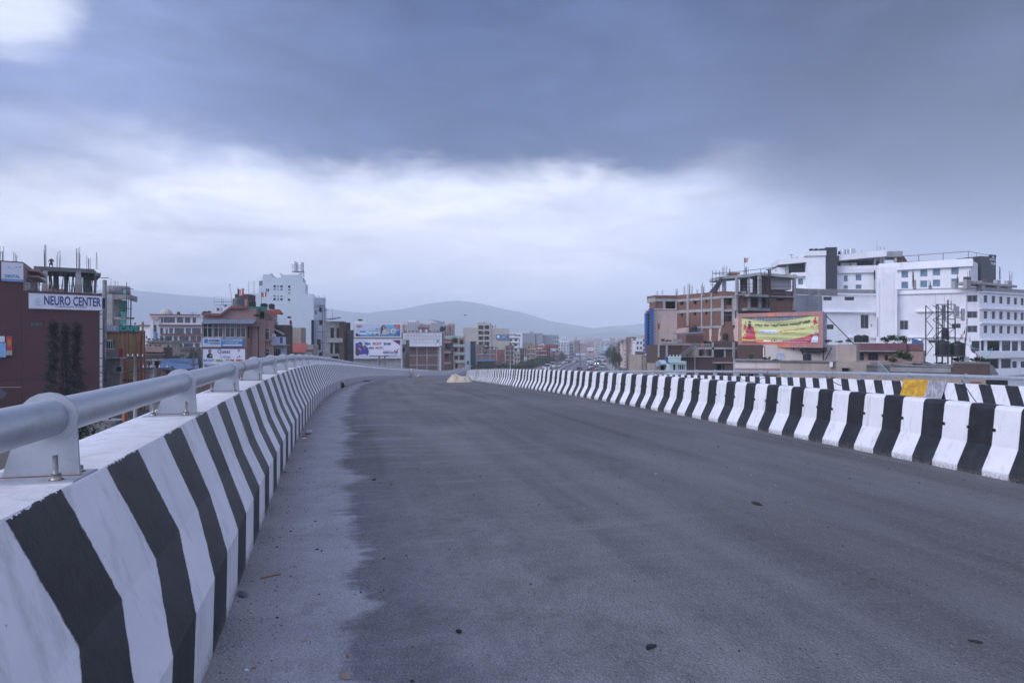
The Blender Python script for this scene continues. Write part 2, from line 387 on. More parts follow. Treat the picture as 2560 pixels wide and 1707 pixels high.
# deck
def deck():
    mb=MB(); sl=srange(S0,S1); lats=[-.05,.5,1.2,2,3,4,5,6,7,7.6,8.4]
    for a,b in zip(sl,sl[1:]):
        for p,q in zip(lats,lats[1:]):
            mb.face([way(a,p),way(a,q),way(b,q),way(b,p)],'asphalt',[(a,p),(a,q),(b,q),(b,p)])
    for a,b in zip(sl[::3],sl[3::3]):
        pass
    tag(mb.build('road'),kind='structure')
    mb=MB(); sl=sl[::3]+[sl[-1]]
    for a,b in zip(sl,sl[1:]):
        if b-a<1e-6: continue
        mb.face([way(a,8.4,-.004),way(a,LATO+.05,-.004),way(b,LATO+.05,-.004),way(b,8.4,-.004)],'asphalt',[(a,20-8.4),(a,20-LATO),(b,20-LATO),(b,20-8.4)])
    tag(mb.build('far_carriageway'),kind='structure')
    mb=MB()
    for a,b in zip(sl,sl[1:]):
        if b-a<1e-6: continue
        ta,tb=(min(1.1,max(.2,way(a).z-gz(way(a).y)-.05)) for a in (a,b))
        for (l0,d0,l1,d1) in ((-.66,.02,-.66,-1),(-.66,-1,LATO+.66,-1),(LATO+.66,-1,LATO+.66,.02)):
            def q(s,l,d,t): return way(s,l,d if d>-.5 else -t)
            mb.face([q(a,l0,d0,ta),q(a,l1,d1,ta),q(b,l1,d1,tb),q(b,l0,d0,tb)],'concrete')
    for l in (-.03,):
        pass
    tag(mb.build('flyover_slab'),kind='structure')
deck()
for y in (-8,18,44,70,96):
    s=s_of(y); 
    pier=MB(); c=way(s,9); g=gz(c.y); 
    pier.tube([(0,0,g-c.z),(0,0,-2.3)],1.1,'concrete',16); pier.box(-8.5,-.9,-2.3,8.5,.9,-1.45 ,'concrete')
    pier.box(-1.6,-1.6,g-c.z,1.6,1.6,g-c.z+.3,'concrete')
    tag(pier.build('flyover_pier',loc=c,rz=heading(s)),kind='structure')
# ------------------------------------------------------------------ cast walls
OPH=-(s_px(LATO+.26,2228)-.47)
striped('outer_wall_stripes',PER,OPH+.49*PER,1.03,.008)
PROF=[(0,0),(0,.09),(0,.36),(-.13,.65),(-.262,1.063),(-.267,1.07),(-.62,1.07),(-.64,1.0),(-.65,-.3)]
def cast_wall(name,side,lat0,seg,mat,label,slant):
    mb=MB()
    V=[0,.09,.36,.66,1.027,1.033,1.4,1.5,2.5]
    for a,b in zip(seg,seg[1:]):
        for i in range(len(PROF)-1):
            (o0,z0),(o1,z1)=PROF[i],PROF[i+1]
            pts=[way(a,lat0+side*o0,z0),way(b,lat0+side*o0,z0),way(b,lat0+side*o1,z1),way(a,lat0+side*o1,z1)]
            uv=[(a-slant(a,i),V[i]),(b-slant(b,i),V[i]),(b-slant(b,i+1),V[i+1]),(a-slant(a,i+1),V[i+1])]
            if side<0: pts=pts[::-1]; uv=uv[::-1]
            pts=pts[::-1]; uv=uv[::-1]
            mb.face(pts,mat,uv)
    for s,flip in ((seg[0],0),(seg[-1],1)):
        pts=[way(s,lat0+side*o,z) for o,z in PROF]; mb.face(pts if flip else pts[::-1],'concrete')
    r=empty('parapet_wall',label=label,cat='wall'); mb.build('wall_body',r); return r
def slL(s,i):
    w=min(1,max(0,(6.2-s)/2.6))
    off=[-.11,-.10,-.05,.25,.10,.10,.10,0,0][i]*w + [0,0,0,.0,-.02,-.02,-.02,0,0][i]
    q=min(1,max(0,(2.7-s)/.8)); off+=q*([.07,.07,.07,.07,.10,.10,.10,0,0][i])
    return off
def slO(s,i): return [0,0,-.0,.2,.47,.47,.47,0,0][i]
wallL=cast_wall('parapet_wall',1,0,srange(S0,S1),'wall_stripes','tall cast concrete wall with slanting black and white stripes along the left road edge, under a pipe rail',slL)
SP0,SP1=s_of(23.0),s_of(24.6)   # gap with the coloured sheets (station on the left wall)
wallO=cast_wall('parapet_wall',-1,LATO,srange(S0,S1),'outer_wall_stripes','far striped concrete wall beyond the opposite carriageway, carrying the right-hand pipe rail',slO)
# ------------------------------------------------------------------ pipe rails
def bracket_mesh():
    mb=MB(); n=14
    # upright plate seen face-on along the wall, ring round the pipe; local x across wall, y along, z up
    zc=.22; ro=.092; y0,y1=-.006,.006
    out=[(-.145,0),(.10,0)]
    arc=[(ro*math.cos(a),zc+ro*math.sin(a)) for a in [R(-12)+R(204)*k/n for k in range(n+1)]]
    poly=out+arc
    mb.plate([(x,y0,z) for x,z in poly],(0,1,0),.012,'galvanised')
    ring=[(ro+.002,-.008),(ro+.002,.008),(.068,.008),(.068,-.008)]
    for k in range(20):
        a,b=2*math.pi*k/20,2*math.pi*(k+1)/20
        for (r0,q0),(r1,q1) in zip(ring,ring[1:]+ring[:1]):
            mb.face([(r0*math.cos(a),q0,zc+r0*math.sin(a)),(r0*math.cos(b),q0,zc+r0*math.sin(b)),(r1*math.cos(b),q1,zc+r1*math.sin(b)),(r1*math.cos(a),q1,zc+r1*math.sin(a))],'galvanised')
    return mb.mesh('bracket')
def baseplate_mesh():
    mb=MB(); mb.box(-.20,-.12,-.012,.118,.12,.008,'galvanised'); mb.box(-.15,-.011,.008,.105,-.006,.0105,'rust'); return mb.mesh('base_plate')
def bolt_mesh():
    mb=MB(); mb.tube([(0,0,.006),(0,0,.095)],.0085,'bolt_steel',8); mb.tube([(0,0,.008),(0,0,.03)],.018,'bolt_steel',6); mb.tube([(0,0,.0),(0,0,.009)],.024,'rust',12); return mb.mesh('bolt')
BRM,BPM,BOM=bracket_mesh(),baseplate_mesh(),bolt_mesh()
def rail(lat,ys,label,side,near):
    root=empty('pipe_rail',label=label,cat='railing')
    for k,y in enumerate(ys):
        s=s_of(y) if lat<5 else y; p=way(s,lat,1.068)
        br=link('bracket',BRM,root,p); br.scale=(1,1,.965); br.rotation_euler=(pitch(s),0,heading(s))
        if k<near:
            bp=link('base_plate',BPM,br)
            for bx in (-.135,.055):
                for by in (-.075,.075): link('bolt',BOM,br,(bx+random.uniform(-.012,.012),by,0)).rotation_euler=(random.uniform(-.05,.05),random.uniform(-.05,.05),random.random())
        elif k<60: link('base_plate',BPM,br)
    ends=[S0]
    j=[s_of(y) if lat<5 else y for y in (side)]
    while ends[-1]<S1-1:
        nxt=ends[-1]+6.3
        for q in j:
            if ends[-1]<q<nxt+.01 and q-ends[-1]>2: nxt=q
        ends.append(min(nxt,S1))
    for a,b in zip(ends,ends[1:]):
        mb=MB(); n=max(2,int((b-a)/(.7 if a<60 else 3))); pts=[way(a+.004+(b-a-.008)*i/n,lat,1.068+.212) for i in range(n+1)]
        mb.tube(pts,.066,'galvanised',24 if a<25 else 12,cap=False)
        o=mb.build('pipe',root)
        if a>0 and a<60:
            mb=MB(); mb.tube([pts[0]-(pts[1]-pts[0]).normalized()*.012,pts[0]+(pts[1]-pts[0]).normalized()*.006],.0685,'rust',20); mb.build('weld_seam',root)
    return root
ysL=[2.5-2.07*k for k in range(8,0,-1)]; ysL=[y for y in ysL if y>-15]
near=len(ysL)
ysL=ysL+[2.5+2.07*k for k in range(100)]
rail(-.385,ysL,'thick galvanised pipe rail on bolted brackets along the top of the left striped wall',(7.35,),near+9)
q0=s_px(LATO+.43,2414); dS=(s_px(LATO+.43,1903)-q0)/5; ysO=[q0+dS*k for k in range(-8,80) if q0+dS*k<S1-.5]
rail(LATO+.44,ysO,'galvanised pipe rail on brackets along the far wall at the right, before the white building',(q0,),20)
# ------------------------------------------------------------------ median of precast blocks
def block_mesh():
    L=1.36; g=.004; mb=MB(); h=.82
    pr=[(-.30,0),(-.30,.07),(-.155,.345),(-.105,.765),(-.085,.80),(-.06,.81),(.06,.81),(.085,.80),(.105,.765),(.155,.345),(.30,.07),(.30,0)]
    ysl=[g,g+.012]+[.02+(L-.04)*k/8 for k in range(1,8)]+[L-g-.012,L-g]
    ins=[.008]+[0]*(len(ysl)-2)+[.008]
    def q(i,j): 
        x,z=pr[j]; f=1-ins[i]/.2 if abs(x)>0 else 1
        return (x*f,ysl[i],z*(1-ins[i]/1.))
    for i in range(len(ysl)-1):
        for j in range(len(pr)-1):
            (x0,z0),(x1,z1)=pr[j],pr[j+1]
            uvs=[(ysl[i],z0),(ysl[i+1],z0),(ysl[i+1],z1),(ysl[i],z1)]
            uvs=[(L-u,v) for u,v in uvs]
            mb.face([q(i,j),q(i+1,j),q(i+1,j+1),q(i,j+1)],'block_stripes',uvs,smooth=(j in(3,4,5,6,7)))
    for i,rev in ((0,1),(len(ysl)-1,0)):
        pts=[q(i,j) for j in range(len(pr))]; mb.face(pts[::-1] if not rev else pts,'concrete')
    return mb.mesh('concrete_block')
BLK=block_mesh()
hm=MB(); hm.tube([(0,0,0),(.018,0,0)],.021,'hole_dark',10); hm.tube([(-.004,0,0),(.012,0,0)],.027,'concrete_dark',10,cap=False); HOLE=hm.mesh('lifting_hole')
sJ=s_of(5.55)   # station of the joint that the photograph shows nearest
k=-6
while True:
    s=sJ+k*1.365
    if s>s_of(60.5): break
    a=way(s,LATM+.30); b=way(s+1.365,LATM+.30)
    lab='striped precast concrete barrier block in the long row that parts the two carriageways'
    if k in (-1,0): lab=['striped barrier block cut by the right edge of the photo','second striped barrier block from the right photo edge, black hole in its last white stripe'][k+1]
    o=link('barrier_block',BLK,None,a+Vector((random.uniform(-.016,.016),0,-.003)))
    d=b-a; o.rotation_euler=(math.atan2(d.z,math.hypot(d.x,d.y)),0,math.atan2(-d.x,d.y)+random.uniform(-.011,.011))
    tag(o,lab,'barrier','concrete barrier blocks between the carriageways')
    if k<22:
        for yh in (.0+.02,.34,.68+.01,1.02):
            if yh<.1: continue
            link('lifting_hole',HOLE,o,(-.136,1.36-yh-.0,.52))
    k+=1
# ------------------------------------------------------------------ town materials
S=solid
S('plaster_white',(.80,.81,.84),.8,var=.06,scale=.5,streak=.42,dirt=(.35,.34,.34))
S('plaster_hotel',(.70,.70,.73),.8,var=.06,scale=.6,streak=.3)
S('plaster_grey',(.30,.31,.34),.85,var=.15,scale=.6,streak=.5)
S('plaster_bluegrey',(.33,.38,.47),.8,var=.12,scale=.6,streak=.4)
S('plaster_cream',(.47,.44,.38),.85,var=.08,scale=.5,streak=.4)
S('plaster_pale',(.62,.56,.52),.85,var=.1,scale=.5,streak=.95,dirt=(.09,.085,.08))
S('plaster_tan',(.36,.30,.26),.85,var=.16,scale=.5,streak=.9,dirt=(.10,.09,.085))
S('plaster_pink',(.50,.35,.32),.85,var=.08,scale=.6,streak=.4)
S('plaster_rose',(.34,.22,.20),.85,var=.1,scale=.6,streak=.5)
S('plaster_peach',(.62,.48,.42),.85,var=.1,scale=.6,streak=.5)
S('plaster_salmon',(.55,.29,.22),.85,var=.1,scale=.6,streak=.3)
S('plaster_yellow',(.36,.235,.10),.8,var=.12,scale=.6,streak=.4)
S('plaster_teal',(.30,.48,.43),.85,var=.1,scale=.6,streak=.4)
S('plaster_mint',(.50,.66,.64),.85,var=.08,scale=.6,streak=.3)
S('mint_tower',(.60,.68,.72),.85,var=.04,scale=.4,streak=.2,dirt=(.4,.42,.44))
S('orange_paint',(.33,.135,.075),.7,var=.12,scale=1)
S('maroon_paint',(.20,.055,.045),.7,var=.15,scale=1)
S('maroon_fascia',(.16,.07,.08),.7,var=.12,scale=1,streak=.3)
S('coping_brown',(.22,.085,.065),.8,var=.1,scale=1)
S('red_roof',(.32,.08,.06),.8,var=.2,scale=2,streak=.3)
S('blue_roof',(.16,.26,.42),.6,.2,var=.15,scale=1,streak=.3)
S('tin_roof',(.24,.28,.36),.5,.4,var=.2,scale=1,streak=.3)
S('blue_panel',(.055,.13,.33),.45,var=.1,scale=1)
S('black_clad',(.028,.032,.042),.35,var=.15,scale=.6)
S('interior_dark',(.015,.016,.02),.9,var=.2)
S('frame_white',(.68,.68,.70),.6,var=.05)
S('frame_dark',(.05,.05,.055),.6,var=.1)
S('frame_grey',(.30,.31,.33),.6,var=.1)
S('steel',(.55,.57,.60),.32,.85,var=.1,scale=2)
S('black_plastic',(.016,.018,.022),.5,var=.3,scale=2)
S('grey_plastic',(.11,.12,.14),.6,var=.15,scale=2)
S('wood_prop',(.06,.04,.032),.9,var=.4,scale=3)
S('teal_prop',(.05,.16,.16),.7,var=.3,scale=3)
S('rebar',(.07,.045,.045),.8,var=.3,scale=3)
S('pipe_dark',(.05,.045,.05),.7,var=.3,scale=3)
S('pole_concrete',(.33,.32,.31),.9,var=.15,scale=2)
S('teal_net',(.10,.36,.36),.8,var=.25,scale=2)
S('green_tarp',(.02,.16,.11),.7,var=.2,scale=2)
S('cloth_red',(.45,.04,.05),.8); S('cloth_white',(.7,.7,.7),.8); S('cloth_blue',(.05,.10,.38),.8); S('cloth_yellow',(.62,.40,.05),.8); S('cloth_green',(.06,.2,.09),.8)
S('white_print',(.75,.77,.84),.5,var=.02,scale=.3); S('navy_print',(.035,.04,.20),.5,var=.05); S('blue_print',(.07,.27,.52),.5,var=.04); S('sky_print',(.22,.47,.72),.5,var=.12,scale=.6)
S('pale_print',(.55,.67,.80),.5,var=.06,scale=.5); S('red_print',(.55,.05,.07),.5,var=.05); S('green_print',(.18,.42,.12),.5); S('crimson_print',(.58,.06,.10),.5,var=.12,scale=1)
S('yellow_banner',(.66,.68,.30),.7,var=.08,scale=.8); S('gold_print',(.68,.42,.05),.6); S('skin_print',(.48,.28,.22),.6,var=.1); S('dark_print',(.03,.03,.045),.6); S('grey_print',(.32,.36,.42),.6)
S('tan_print',(.55,.49,.42),.6,var=.15,scale=2); S('violet_print',(.10,.07,.30),.6); S('orange_print',(.62,.24,.07),.6); S('light_blue',(.28,.52,.78),.5)
S('board_salmon',(.42,.21,.19),.6,var=.1,scale=.8,streak=.25); S('board_orange',(.60,.20,.12),.6,var=.1,scale=.8)
S('sheet_grey',(.24,.27,.31),.5,.4,var=.25,scale=1.4,streak=.4)
S('yellow_sheet',(.55,.31,.03),.6,var=.4,scale=6,streak=1.,dirt=(.12,.09,.05)); S('silver_sheet',(.36,.37,.40),.6,.1,var=.4,scale=5,bump=.3)
brickmat('brick',(.27,.105,.062),(.19,.075,.048),(.20,.17,.155))
brickmat('brick_dark',(.125,.060,.048),(.085,.045,.038),(.12,.105,.10))
brickmat('brick_pale',(.25,.12,.09),(.20,.10,.08),(.24,.20,.18),dirt=.4)
def cladding():
    m,t,b=newmat('maroon_cladding'); co=t.coord('Object'); o=t.sep(co)
    st=t.node('ShaderNodeTexWave',bands_direction='Z'); t.put(st.inputs[0],co); st.inputs['Scale'].default_value=2.6; st.inputs['Distortion'].default_value=.3
    pn=t.math('FRACT',t.math('DIVIDE',o[0],3.9)); seam=t.math('LESS_THAN',pn,.012)
    c=t.mix(t.mr(st.outputs[1],.2,.8),(.090,.030,.030),(.118,.040,.038)); c=t.mix(t.mr(t.noise(co,.35,4),.35,.7,0,.6),c,(.072,.028,.032))
    c=t.mix(seam,c,(.03,.012,.014)); t.put(b.inputs['Base Color'],c); b.inputs['Roughness'].default_value=.6
    t.put(b.inputs['Normal'],t.bump(st.outputs[1],.5,.02)); M['maroon_cladding']=m
cladding()
def glassm(name,c,r=.12):
    m,t,b=newmat(name); co=t.coord('Object'); n=t.noise(co,.9,3); t.put(b.inputs['Base Color'],t.mix(t.mr(n,.4,.65),c,tuple(x*.45 for x in c))); b.inputs['Roughness'].default_value=r
    b.inputs['IOR'].default_value=1.5; M[name]=m
glassm('glass_dark',(.025,.03,.035)); glassm('glass_green',(.02,.055,.05)); glassm('glass_blue',(.14,.25,.36),.2); glassm('glass_grey',(.10,.11,.12),.3)
def leafm(name,a,b_):
    m,t,b=newmat(name); co=t.coord('Object'); n=t.noise(co,1.3,3,.6)
    i=t.node('ShaderNodeNewGeometry').outputs['Random Per Island']
    c=t.mix(t.mr(n,.3,.7),a,b_); c=t.mix(t.mr(i,0,1,0,.55),c,tuple(x*.5 for x in a)); t.put(b.inputs['Base Color'],c); b.inputs['Roughness'].default_value=.7
    M[name]=m
leafm('leaf_dark',(.018,.035,.016),(.035,.06,.022)); leafm('leaf_mid',(.035,.065,.025),(.065,.10,.035)); leafm('leaf_pine',(.008,.020,.014),(.018,.036,.020)); leafm('leaf_light',(.06,.10,.03),(.10,.14,.05))
S('bark',(.09,.07,.055),.95,var=.3,scale=4)
# ------------------------------------------------------------------ building frame
WCACHE={}
def window_mesh(w,h,style,nx):
    k=(round(w,2),round(h,2),style,nx)
    if k in WCACHE: return WCACHE[k]
    fr,gl={'w':('frame_white','glass_dark'),'g':('frame_white','glass_green'),'b':('frame_white','glass_blue'),'d':('frame_dark','glass_dark'),'k':('frame_dark','glass_grey'),'c':('frame_grey','glass_dark')}[style]
    t=max(.03,min(.09,.09*w)); mb=MB(); y0,y1=.0,.06
    for a,b,c,d in ((0,0,w,t),(0,h-t,w,h),(0,t,t,h-t),(w-t,t,w,h-t)): mb.box(a,y0,b,c,y1,d,fr)
    for i in range(1,nx): mb.box(w*i/nx-t*.4,y0+.005,t,w*i/nx+t*.4,y1,h-t,fr)
    if style in 'wg' and h>1.3: mb.box(t,y0+.008,h*.72-t*.35,w-t,y1,h*.72+t*.35,fr)
    f=mb.mesh('window'); mb=MB(); mb.face([(t,.04,t),(w-t,.04,t),(w-t,.04,h-t),(t,.04,h-t)],gl); p=mb.mesh('pane')
    WCACHE[k]=(f,p); return f,p
class Bd:
    def __init__(s,name,label,px0,Y0,px1,Y1,top,depth=8,cat='building',group=None,base=None):
        a=P(px0,CY,Y0); b=P(px1,CY,Y1); g=gz(Y0)-.3 if base is None else (CY-base)/F*Y0
        s.o=Vector((a.x,a.y,g)); d=(b-a); s.W=d.length; s.ex=d.normalized(); s.ey=Vector((-s.ex.y,s.ex.x,0)); s.D=depth
        s.H=(CY-top)/F*Y0-g; s.rz=math.atan2(s.ex.y,s.ex.x); s.r=empty(name,s.o,s.rz,label,cat,group); s.name=name
    def fr(s,px,py,y=0):
        d=Vector(((px-CX)/F,1,(CY-py)/F)); t=(s.o.dot(s.ey)+y)/d.dot(s.ey); p=d*t-s.o; return p.dot(s.ex),p.z
    def sd(s,px,py,x):
        d=Vector(((px-CX)/F,1,(CY-py)/F)); t=(s.o.dot(s.ex)+x)/d.dot(s.ex); p=d*t-s.o; return p.dot(s.ey),p.z
    def rect(s,q,y=0):
        x0,z1=s.fr(q[0],(q[1]+q[3])/2,y)[0],s.fr((q[0]+q[2])/2,q[1],y)[1]; x1,z0=s.fr(q[2],(q[1]+q[3])/2,y)[0],s.fr((q[0]+q[2])/2,q[3],y)[1]
        return x0,z0,x1,z1
    def srect(s,q,x):
        a,z1=s.sd(q[0],(q[1]+q[3])/2,x)[0],s.sd((q[0]+q[2])/2,q[1],x)[1]; b,z0=s.sd(q[2],(q[1]+q[3])/2,x)[0],s.sd((q[0]+q[2])/2,q[3],x)[1]
        return min(a,b),z0,max(a,b),z1
    def place(s,fn,a0,z0,a1,z1,st,nx=None,px=20,dy=.12):
        """window into an opening on a face: fn maps (along,z,inset)->local, and gives rotation"""
        w=a1-a0;h=z1-z0
        if w<.1 or h<.1: return
        nx=nx or max(1,min(4,int(round(w/1.0)))); f,p=window_mesh(w,h,st,nx); pos,rz=fn(a0,a1,z0,dy)
        o=link('window',f,s.r,pos,rz); link('pane',p,o); return o
    def fF(s,y=0): return lambda a0,a1,z,dy:((a0,y+dy,z),0)
    def fR(s,x): return lambda a0,a1,z,dy:((x-dy,a0,z),math.pi/2)
    def fL(s,x): return lambda a0,a1,z,dy:((x+dy,a1,z),-math.pi/2)
    def panel(s,mb,mp,a0,z0,a1,z1,holes,mat,rev=.18,flip=False,back='interior_dark'):
        """wall sheet with recessed openings; mp(a,z,inset) -> local point"""
        hs=[(max(a0,h[0]),max(z0,h[1]),min(a1,h[2]),min(z1,h[3])) for h in holes]; hs=[h for h in hs if h[2]-h[0]>.02 and h[3]-h[1]>.02]
        A=sorted({a0,a1}|{h[0] for h in hs}|{h[2] for h in hs}); Z=sorted({z0,z1}|{h[1] for h in hs}|{h[3] for h in hs})
        def F_(pts,m): mb.face(pts[::-1] if flip else pts,m)
        for i in range(len(A)-1):
            for j in range(len(Z)-1):
                ca,cz=(A[i]+A[i+1])/2,(Z[j]+Z[j+1])/2
                if any(h[0]<ca<h[2] and h[1]<cz<h[3] for h in hs): continue
                F_([mp(A[i],Z[j],0),mp(A[i+1],Z[j],0),mp(A[i+1],Z[j+1],0),mp(A[i],Z[j+1],0)],mat)
        for h in hs:
            c=[(h[0],h[1]),(h[2],h[1]),(h[2],h[3]),(h[0],h[3])]
            for (p,q) in zip(c,c[1:]+c[:1]): F_([mp(p[0],p[1],0),mp(p[0],p[1],rev),mp(q[0],q[1],rev),mp(q[0],q[1],0)],mat)
    def shell(s,mat,front=(),left=(),right=(),x0=0,x1=None,y0=0,y1=None,z0=0,z1=None,name='wall',roof='concrete',parapet=.0,rm=None,pmat=None,floors=0):
        """front/left/right: list of pixel rects (l,t,r,b,style[,nx])"""
        x1=s.W if x1 is None else x1; y1=s.D if y1 is None else y1; z1=s.H if z1 is None else z1
        mb=MB(); cut=[];
        def todo(lst,conv,fn):
            hs=[]
            for q in lst:
                r=conv(q); hs.append(r)
                if q[4] in 'wgbdkc': cut.append((fn,r,q[4],q[5] if len(q)>5 else None))
            return hs
        hF=todo(front,lambda q:s.rect(q,y0),s.fF(y0)); hL=todo(left,lambda q:s.srect(q,x0),s.fL(x0)); hR=todo(right,lambda q:s.srect(q,x1),s.fR(x1))
        s.panel(mb,lambda a,z,i:(a,y0+i,z),x0,z0,x1,z1,hF,mat)
        s.panel(mb,lambda a,z,i:(x0+i,a,z),y0,z0,y1,z1,hL,mat,flip=True)
        s.panel(mb,lambda a,z,i:(x1-i,a,z),y0,z0,y1,z1,hR,mat)
        mb.face([(x1,y1,z0),(x0,y1,z0),(x0,y1,z1),(x1,y1,z1)],mat)
        o=mb.build(name,s.r)
        rf=MB(); rf.box(x0+.02,y0+.02,z1-.2,x1-.02,y1-.02,z1-.03,roof)
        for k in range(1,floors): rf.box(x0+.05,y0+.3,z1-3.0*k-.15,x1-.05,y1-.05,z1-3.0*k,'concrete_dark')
        if parapet>0:
            t=.14; pm=pmat or mat
            rf.box(x0-.04,y0-.04,z1,x1+.04,y0+t,z1+parapet,pm); rf.box(x0-.04,y1-t,z1,x1+.04,y1,z1+parapet,pm)
            rf.box(x0-.04,y0+t,z1,x0+t,y1-t,z1+parapet,pm); rf.box(x1-t,y0+t,z1,x1+.04,y1-t,z1+parapet,pm)
        rf.build('roof',s.r)
        for fn,r,st,nx in cut: s.place(fn,*r,st,nx)
        return o
    def box(s,name,q,y0,y1,mat,parent=None):
        """box whose front face (at local y0) fills a pixel rect"""
        x0,z0,x1,z1=s.rect(q,y0); mb=MB(); mb.box(x0,y0,z0,x1,y1,z1,mat); return mb.build(name,parent or s.r)
    def rod(s,name,pts,r,mat,n=5):
        """pts: (px,py,y)"""
        mb=MB(); mb.tube([(lambda f:(f[0],p[2],f[1]))(s.fr(p[0],p[1],p[2])) for p in pts],r,mat,n); return mb.build(name,s.r)
    def poly(s,name,pts,y,mat,th=.02,parent=None):
        """polygon by pixels on plane y, thickness towards the viewer"""
        q=[(lambda f:(f[0],y,f[1]))(s.fr(a,b,y)) for a,b in pts]; mb=MB(); mb.plate(q,(0,-1,0),th,mat); return mb.build(name,parent or s.r)
    def ell(s,name,cx,cy,rx,ry,y,mat,th=.02,n=18): return s.poly(name,[(cx+rx*math.cos(2*math.pi*k/n),cy+ry*math.sin(2*math.pi*k/n)) for k in range(n)],y,mat,th)
    def text(s,txt,q,y,mat,off=.0,name='lettering',shear=0,parent=None):
        cu=bpy.data.curves.new('t','FONT'); cu.body=txt; cu.size=1; cu.offset=off; cu.extrude=.008; cu.shear=shear; cu.resolution_u=3
        o=bpy.data.objects.new('t',cu); COL.objects.link(o); bpy.context.view_layer.update()
        me=bpy.data.meshes.new_from_object(o.evaluated_get(bpy.context.evaluated_depsgraph_get())); bpy.data.objects.remove(o); bpy.data.curves.remove(cu)
        if not len(me.vertices): return
        co=np.empty(len(me.vertices)*3); me.vertices.foreach_get('co',co); co=co.reshape(-1,3); mn,mx=co.min(0),co.max(0)
        x0,z0,x1,z1=s.rect(q,y); out=np.empty_like(co)
        out[:,0]=x0+(co[:,0]-mn[0])/(mx[0]-mn[0]+1e-9)*(x1-x0); out[:,2]=z0+(co[:,1]-mn[1])/(mx[1]-mn[1]+1e-9)*(z1-z0); out[:,1]=y-(co[:,2]-mn[2])
        me.vertices.foreach_set('co',out.ravel()); me.materials.clear(); me.materials.append(M[mat]); me.name=name; me.update()
        return link(name,me,parent or s.r)
def at(b,name,label,cat='sign',group=None):
    """a separate thing sharing a building's frame"""
    n=Bd.__new__(Bd); n.o=b.o; n.W=b.W; n.H=b.H; n.D=b.D; n.ex=b.ex; n.ey=b.ey; n.rz=b.rz; n.name=name; n.r=empty(name,b.o,b.rz,label,cat,group); return n
def rebars(b,px,py,y,hpx,n=5,spread=8,r=.022,mat='rebar'):
    for k in range(n):
        x=px+random.uniform(-.5,.5)*spread; h=hpx*random.uniform(.55,1.05); b.rod('rebar',[(x,py+2,y),(x+random.uniform(-1,1),py-h,y+random.uniform(-.1,.1))],r,mat,4)
# ------------------------------------------------------------------ small roof things
def tank_mesh(kind,r,h):
    mb=MB()
    if kind=='steel':
        mb.lathe([(0,0),(r,.0)]+[(r*(1.02 if k%2 else .98),h*.85*k/9) for k in range(10)]+[(r*.7,h*.93),(r*.3,h*.97),(r*.25,h),(0,h)],'steel',18)
    else:
        m={'black':'black_plastic','grey':'grey_plastic','green':'green_tarp','bluet':'blue_roof'}[kind]
        mb.lathe([(0,0),(r*.97,0)]+[(r*(1.0 if k%2 else .955),h*.82*k/8) for k in range(9)]+[(r*.85,h*.88),(r*.35,h*.96),(r*.32,h),(0,h)],m,18)
    return mb.mesh('tank_body')
def tank(px,py0,py1,wpx,Y,kind,label,group='water tanks on the roofs'):
    """px centre, py0 base, py1 top"""
    b=P(px,py0,Y); r=wpx/2*Y/F; h=(py0-py1)*Y/F; t=empty('water_tank',b,0,label,'water tank',group); link('tank_body',tank_mesh(kind,r,h),t)
    mb=MB(); mb.tube([(r*.9,-.1,0),(r*.95,-.1,h*.2)],.03,'pipe_dark',5); mb.build('outlet_pipe',t); return t
def leafcloud(n,size,rad,seed,mat,blobs=14,squash=1.,name='crown'):
    rg=np.random.RandomState(seed); c=rg.normal(0,1,(blobs,3)); c/=np.linalg.norm(c,axis=1)[:,None]+1e-9; c*=rg.uniform(.15,.72,(blobs,1)); c[:,2]*=squash
    br=rg.uniform(.22,.42,blobs); k=rg.randint(0,blobs,n); d=rg.normal(0,1,(n,3)); d/=np.linalg.norm(d,axis=1)[:,None]; p=(c[k]+d*(br[k]*rg.uniform(.6,1.05,n))[:,None])*rad
    a=rg.normal(0,1,(n,3)); a/=np.linalg.norm(a,axis=1)[:,None]; b=np.cross(a,rg.normal(0,1,(n,3))); b/=np.linalg.norm(b,axis=1)[:,None]; s_=(size*rg.uniform(.6,1.3,n))[:,None]
    v=np.stack([p-a*s_,p-b*s_*.5,p+a*s_,p+b*s_*.5],1).reshape(-1,3)
    me=bpy.data.meshes.new(name); me.from_pydata(v.tolist(),[],[(4*i,4*i+1,4*i+2,4*i+3) for i in range(n)]); me.materials.append(M[mat]); me.update(); return me
CROWNS=[leafcloud(1500,.055,1,11+k,m,16,sq) for k,(m,sq) in enumerate([('leaf_dark',.8),('leaf_mid',.85),('leaf_dark',1.1),('leaf_mid',.7)])]
SHRUBS=[leafcloud(260,.14,1,31+k,m,8,.8,'foliage') for k,m in enumerate(['leaf_mid','leaf_light','leaf_dark'])]
tm=MB(); tm.tube([(0,0,0),(.03,0,.5),(0,.02,1.)],.1,'bark',7,rr=[.11,.08,.05]); 
for a in range(4): tm.tube([(0,0,.75),(.22*math.cos(a*1.6),.22*math.sin(a*1.6),1.25)],.03,'bark',5,rr=[.05,.02])
TRUNK=tm.mesh('trunk')
def tree(x,y,z,h,r,kind,label,group,cat='tree'):
    t=empty('tree',(x,y,z),random.uniform(0,6),label,cat,group)
    a=link('trunk',TRUNK,t); a.scale=(r*.7,r*.7,h*.6)
    c=link('crown',CROWNS[kind],t,(0,0,h-r*.9)); c.scale=(r,r,max(r*.75,h*.42)); return t
